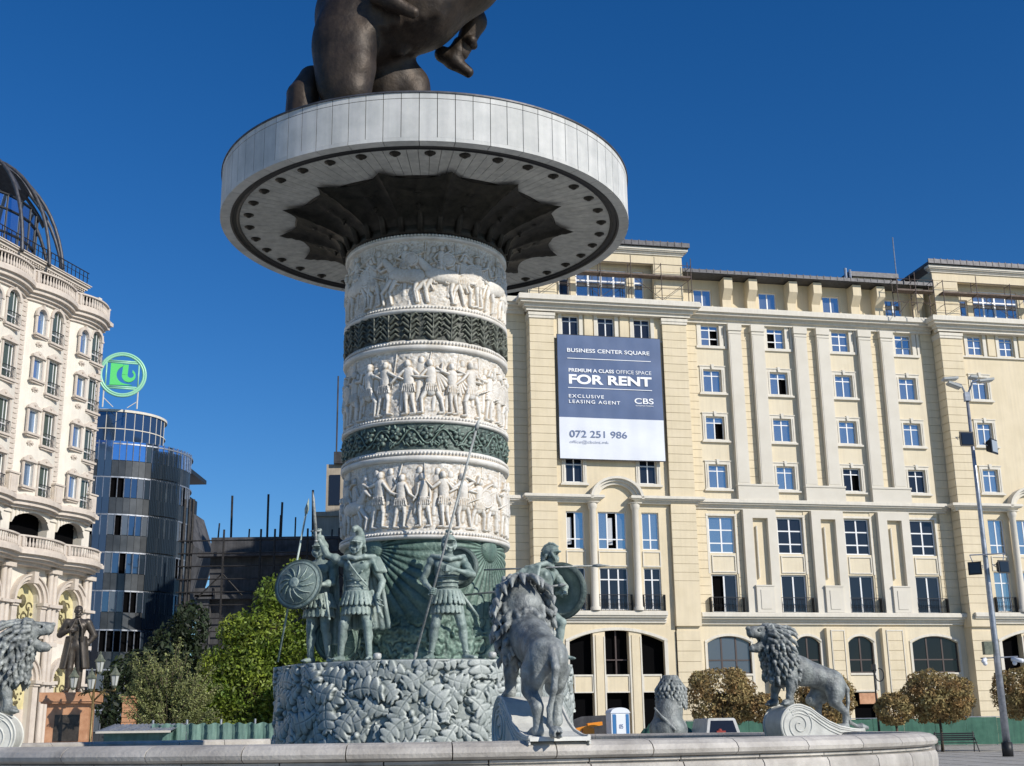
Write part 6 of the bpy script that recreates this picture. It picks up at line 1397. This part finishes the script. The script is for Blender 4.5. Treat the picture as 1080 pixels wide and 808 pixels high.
c.chain([v3(-.24, -.16, 1.38), v3(-.12, -.24, 1.42), v3(0, -.28, 1.38), v3(.2, -.2, 1.36)], [.04]*4, .015); cape(c, lambda t: v3(-.2+.4*t, -.02, 1.36), lambda t: v3(-.2+.36*t, .3, .72), .035, 11)
parts = []; hand(parts, J['rwri'], (.2, -1, 0), (0, .1, 1), 1, s=1.15); hand(parts, J['lwri'], (-.1, -1, 0), (.2, 0, 1), .9, s=1.15); finish(st, c, parts, 'patina')
shield_mesh('shield', .44, M['patina'], st, (.36, -.24, 1.05), (1, -.15, .0)); shaft('spear', (-.3, .62, 1.36), (.1, -1.1, 1.36), .013, 'lion', st); shaft('short_lance', (-.38, 1.15, .98), (-.30, -.62, 1.06), .016, 'lion', st, .1)
# extra shield leaning behind the soldiers and small spotlights on the drum
ls = empty('leaning_shield', (-3.95, 28.2, 3.06), label='dark round shield leaning between the two left soldiers', cat='shield'); shield_mesh('shield_face', .52, M['patinadark'], ls, (0, 0, .52), (.35, -1, .15))
for x, y in ((-2.93, 27.0), (-.5, 27.15)):
    g = empty('spotlight', (x, y, 3.08), label='small round spotlight on the drum edge %s' % ('beside the sword raising soldier' if x < -2 else 'near the lunging soldier'), cat='spotlight', group='spotlights on the leaf drum')
    mb = MB(); mb.lathe([(0, .0), (.07, 0), (.09, .05), (.085, .11), (.05, .13), (0, .135)], n=16); mb.build('lamp_body', M['frost'], g, smooth=True)
# --- gentleman on the orange pedestal
MS = 2.12; MX, MY = -19.42, 56.2
st = statue('gentleman_statue', (MX, MY, 3.42), radians(14), MS, 'dark brown bronze man in a long open coat standing on an orange stone pedestal')
J = {k: v.copy() for k, v in BASE.items()}
J.update(relb=v3(-.33, .0, 1.18), rwri=v3(-.12, -.16, 1.27), lelb=v3(.34, .05, 1.17), lwri=v3(.22, .0, .98), rkne=v3(-.09, -.03, .5), rank=v3(-.12, 0, .085), rtoe=v3(-.16, -.17, .03), lkne=v3(.08, .0, .5), lank=v3(.1, .03, .085), ltoe=v3(.15, -.13, .03))
c = Clay((-.5, -.4, 0), (.52, .4, 1.9), .0125); body(c, J); face(c, J['head'], (.15, -1), True); c.ell(J['head']+v3(0, .02, .045), (.084, .1, .085), .01)
for q in (-1, 1):
    c.cap(v3(q*.1, -.01, .9), v3(q*.1, 0, .12), .095, .06, .03)
    for i in range(9):
        t = i/8; ang = (.25+.7*t)*pi/2*1.35; a = v3(q*.2*sin(ang)*.95, -.14*cos(ang), 1.12); b = v3(q*(.11+.16*sin(ang)), -.17*cos(ang)+.02, .5+.03*t); c.cap(a, b, .03, .034, .01, flat=None)
    c.chain([v3(q*.03, -.14, 1.48), v3(q*.11, -.15, 1.3), v3(q*.12, -.14, 1.05)], [.02, .028, .02], .01); c.cap(v3(q*.2, 0, 1.43), J['relb' if q < 0 else 'lelb'], .085, .068, .02); c.cap(J['relb' if q < 0 else 'lelb'], J['rwri' if q < 0 else 'lwri'], .064, .045, .02)
for z in (1.06, 1.14, 1.22, 1.3): c.ell((0, -.125, z), (.012, .012, .012), .003)
c.box((0, -.115, 1.43), (.03, .012, .03), .005)
parts = []; hand(parts, J['rwri'], (1, -.1, .1), (0, .1, 1), .4, s=1.1); hand(parts, J['lwri'], (-.5, -.3, -.5), (.5, 0, 1), .8, s=1.1); finish(st, c, parts, 'man')
pd_ = empty('statue_pedestal', (MX, MY, ZG), radians(10), label='orange veined stone pedestal with a dark plaque', cat='pedestal')
mb = MB(); mb.box(-1.05, 1.05, -.9, .9, 0, .9); mb.box(-.88, .88, -.75, .75, .9, 2.72); mb.box(-1.12, 1.12, -.97, .97, 2.72, 2.8); mb.box(-1.18, 1.18, -1.03, 1.03, 2.8, 3.18); mb.build('pedestal_block', M['orange'], pd_)
mb = MB(); mb.box(-.52, .52, -.79, -.75, 1.15, 2.25); p_ = mb.build('plaque', M['man'], pd_); mb = MB()
for i, w_ in enumerate((.5, .66, .4, .6)): mb.box(-w_/2, w_/2, -.8, -.79, 1.98-i*.2, 2.03-i*.2)
mb.build('plaque_lettering', M['man'], p_)
# ================================================================== LIONS (local: faces +x, hind feet at the origin on the plinth)
def lion_mesh():
    c = Clay((-.75, -.62, -.2), (2.75, .62, 2.85), .024); rg = random.Random(9)
    # trunk
    c.chain([v3(.22, 0, 1.22), v3(.65, 0, 1.36), v3(1.1, 0, 1.52), v3(1.5, 0, 1.66)], [.30, .27, .31, .36], .10); c.ell((.22, 0, 1.15), (.34, .29, .33), .1); c.ell((1.0, 0, 1.36), (.5, .25, .26), .1); c.ell((1.55, 0, 1.5), (.32, .30, .42), .12)
    c.cap(v3(.15, 0, 1.43), v3(1.3, 0, 1.86), .06, .08, .08)
    for s_ in (-1, 1):
        fx = .0 if s_ > 0 else .50
        # hind leg: thigh, hock pointing back, shank, paw
        hz = .0 if s_ > 0 else .16
        c.ell((.25+fx*.35, s_*.2, 1.02), (.28, .16, .36), .08); c.chain([v3(.28+fx*.4, s_*.22, .98), v3(.32+fx*.75, s_*.24, .72+hz*.3), v3(.02+fx, s_*.23, .45+hz), v3(.04+fx, s_*.22, .12+hz)], [.20, .145, .085, .075], .06)
        c.chain([v3(.03+fx, s_*.22, .09+hz), v3(.22+fx, s_*.23, .07+hz)], [.09, .10], .04)
        for t in (-1.5, -.5, .5, 1.5): c.cap(v3(.2+fx, s_*.23+t*.055, .07+hz), v3(.32+fx, s_*.23+t*.06, .05+hz), .045, .038, .015)
        # fore leg
        gx = 1.60 if s_ > 0 else 1.76
        c.ell((1.52, s_*.24, 1.42), (.24, .15, .34), .08); c.chain([v3(1.55, s_*.25, 1.35), v3(gx-.05, s_*.25, 1.05), v3(gx, s_*.25, .84), v3(gx-.02, s_*.25, .72)], [.16, .115, .088, .08], .05); c.chain([v3(gx-.02, s_*.25, .71), v3(gx+.12, s_*.25, .69)], [.09, .095], .03)
        for t in (-1.5, -.5, .5, 1.5): c.cap(v3(gx+.1, s_*.25+t*.05, .69), v3(gx+.21, s_*.25+t*.055, .66), .042, .034, .012)
    # head
    c.ell((1.98, 0, 2.36), (.29, .25, .27), .06); c.chain([v3(2.08, 0, 2.44), v3(2.34, 0, 2.45), v3(2.42, 0, 2.46)], [.19, .15, .135], .05); c.ell((2.52, 0, 2.55), (.06, .085, .05), .02)
    c.chain([v3(2.05, 0, 2.18), v3(2.3, 0, 2.06), v3(2.42, 0, 2.04)], [.16, .115, .095], .04)
    c.chain([v3(2.2, 0, 2.25), v3(2.6, 0, 2.24)], [.07, .12], .02, sub=True)
    for s_ in (-1, 1):
        c.ell((2.27, s_*.13, 2.49), (.06, .05, .04), .02, sub=True); c.ell((2.25, s_*.12, 2.49), (.035, .035, .03), .005); c.cap(v3(2.16, s_*.13, 2.57), v3(2.33, s_*.11, 2.55), .04, .035, .03); c.ell((1.95, s_*.25, 2.56), (.05, .05, .09), .02); c.ell((2.44, s_*.07, 2.4), (.08, .055, .07), .02)
        c.cap(v3(2.44, s_*.06, 2.34), v3(2.44, s_*.055, 2.26), .022, .008, .004); c.cap(v3(2.4, s_*.05, 2.1), v3(2.4, s_*.045, 2.18), .02, .008, .004)
    # mane mass and locks
    c.chain([v3(1.85, 0, 2.38), v3(1.68, 0, 2.08), v3(1.62, 0, 1.75)], [.25, .34, .33], .1); c.chain([v3(1.85, 0, 2.05), v3(1.85, 0, 1.6), v3(1.75, 0, 1.3)], [.26, .27, .18], .1)
    ax = [v3(1.92, 0, 2.42), v3(1.72, 0, 2.12), v3(1.66, 0, 1.75), v3(1.72, 0, 1.4)]; ar = [.26, .385, .385, .31]
    for row in range(13):
        t = row/12*3; i = min(int(t), 2); f = t-i; p = ax[i]*(1-f)+ax[i+1]*f; R = (ar[i]*(1-f)+ar[i+1]*f)*1.03
        for k in range(19):
            a = 2*pi*(k+.5*(row % 2)+rg.uniform(-.25, .25))/19; d = v3(cos(a), sin(a), 0)
            if row < 3 and cos(a) > .45: continue
            q = p+v3(R*.95*d[0], R*.9*d[1], rg.uniform(-.05, .05)+(-.12 if d[0] < -.5 else 0)); L = rg.uniform(.16, .30); sw = rg.uniform(-.12, .12); e = q+v3(d[0]*.08-.05, d[1]*.06+sw, -L); m_ = (q+e)/2+v3(d[0]*.06, d[1]*.06+sw*.3, .0)
            c.chain([q, m_, e+d*.035], [.048, .052, .01], .005)
    for ring in range(4):                # locks combed back from the face over crown and nape
        for k in range(17):
            a = 2*pi*(k+.5*(ring % 2)+rg.uniform(-.2, .2))/17; r = .27+.05*ring; sn, cs = sin(a), cos(a)
            if cs < -.55 and ring > 1: continue
            p = v3(2.06-.15*ring-.12*max(0, cs)*ring*.4, r*sn, 2.36+r*cs*(1 if cs < 0 else 1.02)-.06*ring); e = p+v3(-.20-.05*max(0, cs), .10*sn+rg.uniform(-.05, .05), .05*cs-.10-.05*ring)
            c.chain([p, (p+e)/2+v3(0, .05*sn, .05*cs), e], [.05, .052, .01], .005)
    # tail hanging and curling over the plinth
    c.chain([v3(-.06, 0, 1.28), v3(-.22, 0, 1.02), v3(-.2, .03, .7), v3(-.12, .08, .42), v3(-.16, .1, .2), v3(-.4, .1, .08)], [.075, .06, .048, .045, .045, .05], .04)
    for k in range(9): a = rg.uniform(0, 6.28); c.chain([v3(-.36, .1, .1), v3(-.5, .1+.06*cos(a), .08+.05*sin(a)), v3(-.66, .1+.08*cos(a), .05+.04*sin(a))], [.045, .05, .012], .012)
    me = clay_mesh('lion_body', [c.nets()]); me.materials.append(M['lion']); return me
LION = lion_mesh()
def scroll_mesh():
    mb = MB(); W2 = .46; cx, cz, R = 1.5, .14, .50
    out = [(cx+R*cos(t), cz+R*sin(t)) for t in np.linspace(-pi/2-.2, pi/2+.25, 34)]           # round nose under the fore paws
    tail = [(1.15, .545), (.9, .37), (.65, .22), (.35, .10), (.0, .035), (-.2, .015), (-.36, .02)]; low = [(-.38, -.04), (.02, -.04), (.02, -.36), (cx-.2, -.36)]
    poly = [(x, z) for x, z in out]+tail+low; N = len(poly)
    mb.prism(poly, lambda a, b, h: (a, h, b), -W2, W2); me = None
    o = MB(); o.prism(poly, lambda a, b, h: (a, h, b), -W2, W2)
    for s_ in (-1, 1):                   # raised spiral fillets and edge bead
        P = []; 
        for t in np.linspace(0, 5.2*pi, 90): r = .05+(R-.07)*(t/(5.2*pi)); P.append((cx+r*cos(-t+pi*.65), s_*(W2+.004), cz+r*sin(-t+pi*.65)))
        o.tube(P, .019, 6)
        for off in (.05, .13, .2): o.tube([(cx+(R-off)*cos(t), s_*(W2+.002), cz+(R-off)*sin(t)) for t in np.linspace(1.0, pi/2+.3, 4)]+[(x, s_*(W2+.002), max(z-off*1.05*min(1, (x+.9)/1.2), -.3)) for x, z in tail], .017, 6)
        o.tube([(x, s_*(W2-.01), z) for x, z in out+tail], .03, 6)
    return o.mesh('scroll', False, True)
SCROLL = scroll_mesh()
def lion(ang, rad, label, slabel, dz=1.475):
    a = radians(ang); p = (CX+rad*cos(a), CY+rad*sin(a), dz); rz = a+pi
    l = empty('lion_statue', p, rz, label=label, cat='lion statue', group='bronze lions on the fountain rim'); o = bpy.data.objects.new('lion_body', LION); COL.objects.link(o); o.parent = l
    s_ = empty('scroll_plinth', (p[0], p[1], ZG), rz, label=slabel, cat='plinth', group='scroll plinths under the lions')
    me = SCROLL
    if not me.materials: me.materials.append(M['scroll'])
    q = bpy.data.objects.new('volute', me); COL.objects.link(q); q.parent = s_; q.location = (0, 0, dz-ZG)
    mb = MB(); mb.box(.04, 2.05, -.5, .5, 0, dz-ZG-.34); mb.build('plinth_block', M['scroll'], s_)
lion(17.3, 11.0, 'roaring bronze lion facing left on a stone scroll, in front of the clipped trees', 'pale stone scroll under the lion at the right')
lion(-75.7, 10.9, 'bronze lion seen from behind in front of the column, tail hanging down', 'stone scroll under the foreground lion seen from behind')
lion(190.5, 10.9, 'bronze lion at the left edge facing right, half cut by the frame', 'round pale stone scroll under the lion at the left edge')
# seated lion seen from behind
c = Clay((-.8, -.8, 0), (.8, .9, 2.3), .03); rg = random.Random(6)
c.chain([v3(0, -.1, .45), v3(.05, .1, 1.0), v3(.1, .25, 1.5)], [.50, .42, .36], .12); c.ell((0, -.15, .35), (.55, .5, .42), .1)
for s_ in (-1, 1): c.ell((s_*.42, .05, .32), (.2, .42, .32), .06); c.chain([v3(s_*.28, .3, 1.2), v3(s_*.3, .55, .6), v3(s_*.3, .6, .08)], [.16, .12, .1], .05); c.cap(v3(s_*.48, -.1, .08), v3(s_*.5, .4, .06), .1, .1, .04)
c.ell((.12, .35, 1.75), (.28, .3, .28), .08); c.chain([v3(.12, .55, 1.72), v3(.12, .75, 1.68)], [.15, .12], .05); c.ell((.1, .25, 1.6), (.36, .34, .42), .08)
for row in range(9):
    z = 2.0-row*.11; R = .2+.23*min(1, row/3)
    for k in range(18):
        a = 2*pi*(k+.5*(row % 2))/18+rg.uniform(-.1, .1); p = v3(.11+R*cos(a), .26+R*sin(a), z); e = p+v3(.05*cos(a), .05*sin(a)-.02, -.2); c.chain([p, (p+e)/2+v3(.04*cos(a), .04*sin(a), 0), e], [.055, .05, .015], .012)
for i in range(9): c.chain([v3(-.35+.03*i, -.45+.02*i, 1.0-.08*i), v3(-.1+.05*i, -.6, .72-.05*i), v3(.25, -.5, .5-.04*i)], [.03, .035, .02], .04)
sl_ = empty('seated_lion_statue', (4.9, 42.0, ZG+.98), radians(-14), label='dark bronze seated lion seen from behind beyond the basin, beside the large clipped tree', cat='lion statue'); link('lion_body', clay_mesh('seated_lion_body', [c.nets()]), M['lion'], sl_)
sp_ = empty('lion_pedestal', (4.9, 42.0, ZG), 0, label='low stone block under the seated lion', cat='pedestal'); mb = MB(); mb.box(-.8, .8, -.8, .9, 0, .86); mb.box(-.86, .86, -.86, .96, .86, .975); mb.build('pedestal_block', M['scroll'], sp_)
# ================================================================== HORSE AND RIDER (world coordinates minus the disc centre)
hr = empty('rearing_horse_statue', (CX, CY, 15.2), label='huge dark brown bronze rearing horse with rider on top of the stone disc', cat='statue')
def W3(x, y, z): return v3(x-CX, y-CY, z-15.2)
c = Clay(W3(-6.4, 28.0, 15.1), W3(3.6, 32.4, 27.6), .055)
c.chain([W3(-3.9, 30, 20.0), W3(-2.5, 30, 20.75), W3(-1.35, 30, 21.8), W3(-.55, 30, 23.0)], [1.18, 1.28, 1.28, 1.15], .4); c.ell(W3(-4.0, 30, 20.4), (1.15, 1.1, 1.2), .4)
c.chain([W3(-.4, 30, 23.4), W3(.2, 30, 24.6), W3(.9, 30, 25.7)], [1.0, .72, .55], .4); c.chain([W3(.9, 30, 25.9), W3(1.7, 30, 25.6), W3(2.3, 30, 25.1)], [.48, .36, .27], .2)
# near hind leg: haunch, stifle, hock, cannon
c.ell(W3(-4.28, 29.25, 19.0), (.86, .62, 1.35), .25); c.ell(W3(-4.25, 29.2, 18.0), (.74, .56, 1.0), .25)
c.chain([W3(-3.95, 29.15, 19.1), W3(-3.92, 29.1, 18.3), W3(-4.05, 29.15, 17.5), W3(-4.7, 29.2, 16.6), W3(-4.3, 29.2, 15.5)], [.42, .42, .42, .26, .2], .2); c.cap(W3(-3.62, 29.15, 19.1), W3(-3.9, 29.1, 17.5), .13, .1, .2); c.cap(W3(-4.3, 29.2, 15.6), W3(-4.15, 29.15, 15.2), .25, .36, .1)
# far hind leg
c.ell(W3(-3.4, 30.8, 19.1), (.8, .55, 1.2), .25); c.chain([W3(-3.0, 30.95, 19.1), W3(-2.65, 31.0, 18.4), W3(-3.1, 31, 17.0), W3(-2.8, 31, 15.5)], [.55, .46, .26, .2], .2); c.ell(W3(-2.65, 30.95, 18.75), (.5, .36, .55), .2); c.cap(W3(-2.8, 31, 15.6), W3(-2.65, 31, 15.2), .25, .34, .1)
c.ell(W3(-2.9, 29.9, 19.35), (.24, .2, .34), .15)
# fore legs raised
for s_, k in ((-1, 0), (1, .5)): c.chain([W3(-.1, 30+s_*.55, 22.9), W3(1.2, 30+s_*.6, 22.9+k), W3(1.9, 30+s_*.6, 22.0+k), W3(1.6, 30+s_*.6, 21.5+k)], [.5, .34, .2, .22], .2)
for s_ in (-1, 1): c.cap(W3(.75, 30+s_*.28, 26.2), W3(.7, 30+s_*.3, 26.65), .14, .04, .08)
for i in range(9): t = i/8; c.chain([W3(-.6+1.3*t, 30, 24.3+2*t), W3(-.95+1.3*t, 29.85+.3*(i % 2), 24.1+1.9*t)], [.2, .12], .1)
for i in range(6): c.cap(W3(-3.6+.35*i, 28.98+.04*i, 19.3+.12*i), W3(-3.5+.35*i, 28.95, 20.8), .08, .1, .35)
link('horse_body', clay_mesh('horse_body', [c.nets()]), M['horse'], hr)
c = Clay(W3(-6.4, 28.6, 15.1), W3(-4.2, 31.0, 19.4), .04)
for i in range(13):
    a = 2*pi*i/13; o = v3(.22*cos(a), .26*sin(a), 0); c.chain([W3(-4.7, 30.1, 18.35)+o*.3, W3(-5.15, 29.85, 18.4)+o*.8, W3(-5.36, 29.7, 17.8)+o*1.2, W3(-5.38, 29.6, 16.8)+o*1.3, W3(-5.2, 29.5, 15.3)+o], [.14, .2, .2, .18, .1], .05)
link('tail', clay_mesh('tail', [c.nets()]), M['horse'], hr)
# rider: one continuous body with cloak, boots as parts
c = Clay(W3(-4.2, 28.0, 18.8), W3(1.6, 32.0, 28.3), .05)
c.chain([W3(-2.6, 30, 22.4), W3(-2.4, 30, 23.6), W3(-2.2, 30, 24.6)], [.75, .7, .85], .25); c.cap(W3(-2.2, 30, 25.0), W3(-2.1, 30, 25.7), .32, .28, .15); c.ell(W3(-2.05, 30, 26.2), (.42, .36, .5), .1); c.cap(W3(-1.7, 30, 26.3), W3(-1.6, 30, 26.1), .08, .1, .05); c.chain([W3(-2.3, 30, 26.6), W3(-2.2, 30, 27.0), W3(-1.8, 30, 27.0)], [.25, .2, .1], .1)
for s_ in (-1, 1):
    c.chain([W3(-2.5, 30+s_*.5, 22.3), W3(-1.8, 30+s_*1.2, 21.7)], [.55, .42], .2)
    c.chain([W3(-2.2, 30+s_*.9, 24.7), W3(-2.0+s_*-.2, 30+s_*1.4, 24.0), W3(-1.2-s_*.2, 30+s_*1.3, 24.6 if s_ > 0 else 23.4)], [.38, .28, .2], .1)
    for k in range(4): c.cap(W3(-1.2-s_*.2, 30+s_*(1.2+.07*k), 24.6 if s_ > 0 else 23.4), W3(-.9-s_*.2, 30+s_*(1.2+.07*k), (24.6 if s_ > 0 else 23.4)-.1), .06, .05, .02)
c.chain([W3(-1.8, 28.8, 21.7), W3(-2.45, 28.66, 20.95), W3(-3.0, 28.66, 20.2)], [.42, .30, .2], .1)
c.chain([W3(-1.3, 31.2, 21.9), W3(-.92, 31.3, 20.9), W3(-1.3, 31.35, 19.95)], [.46, .34, .22], .1)
link('rider_body', clay_mesh('rider_body', [c.nets()]), M['horse'], hr)
c = None
def boot(hx, hy, hz, tx, ty, tz):
    a = W3(hx, hy, hz); b = W3(tx, ty, tz); d = b-a; c.cap(a, a+d*.45+v3(0, 0, .06), .23, .24, .1); c.cap(a+d*.4, b, .23, .15, .1); c.cap(a+v3(0, 0, -.16), b+v3(0, 0, -.10), .09, .08, .02)
    for k in range(6): q = a+d*(.15+.1*k)+v3(0, 0, .16); c.chain([q+v3(0, -.16, -.06), q+v3(0, 0, .04), q+v3(0, .16, -.06)], [.035]*3, .02)
for near in (True, False):
    c = Clay(W3(-4.6, 28.2 if near else 30.6, 18.7), W3(.2, 29.4 if near else 32.0, 21.2), .035)
    if near:
        boot(-3.35, 28.6, 20.02, -2.42, 28.62, 19.55)
        for k in range(5): c.chain([W3(-3.3+.1*k, 28.45, 20.4), W3(-3.0+.1*k, 28.42, 20.25), W3(-2.8+.14*k, 28.45, 19.95)], [.09, .08, .03], .03)
    else:
        boot(-1.82, 31.35, 19.92, -1.1, 31.4, 19.38); c.chain([W3(-1.3, 31.35, 20.2), W3(-1.42, 31.37, 19.95), W3(-1.5, 31.38, 19.78)], [.25, .26, .24], .08)
        c.chain([W3(-1.15, 31.15, 20.25), W3(-1.0, 31.1, 20.2), W3(-.95, 31.3, 20.15)], [.12, .14, .12], .05)
    link('boot', clay_mesh('boot', [c.nets()]), M['horse'], hr)
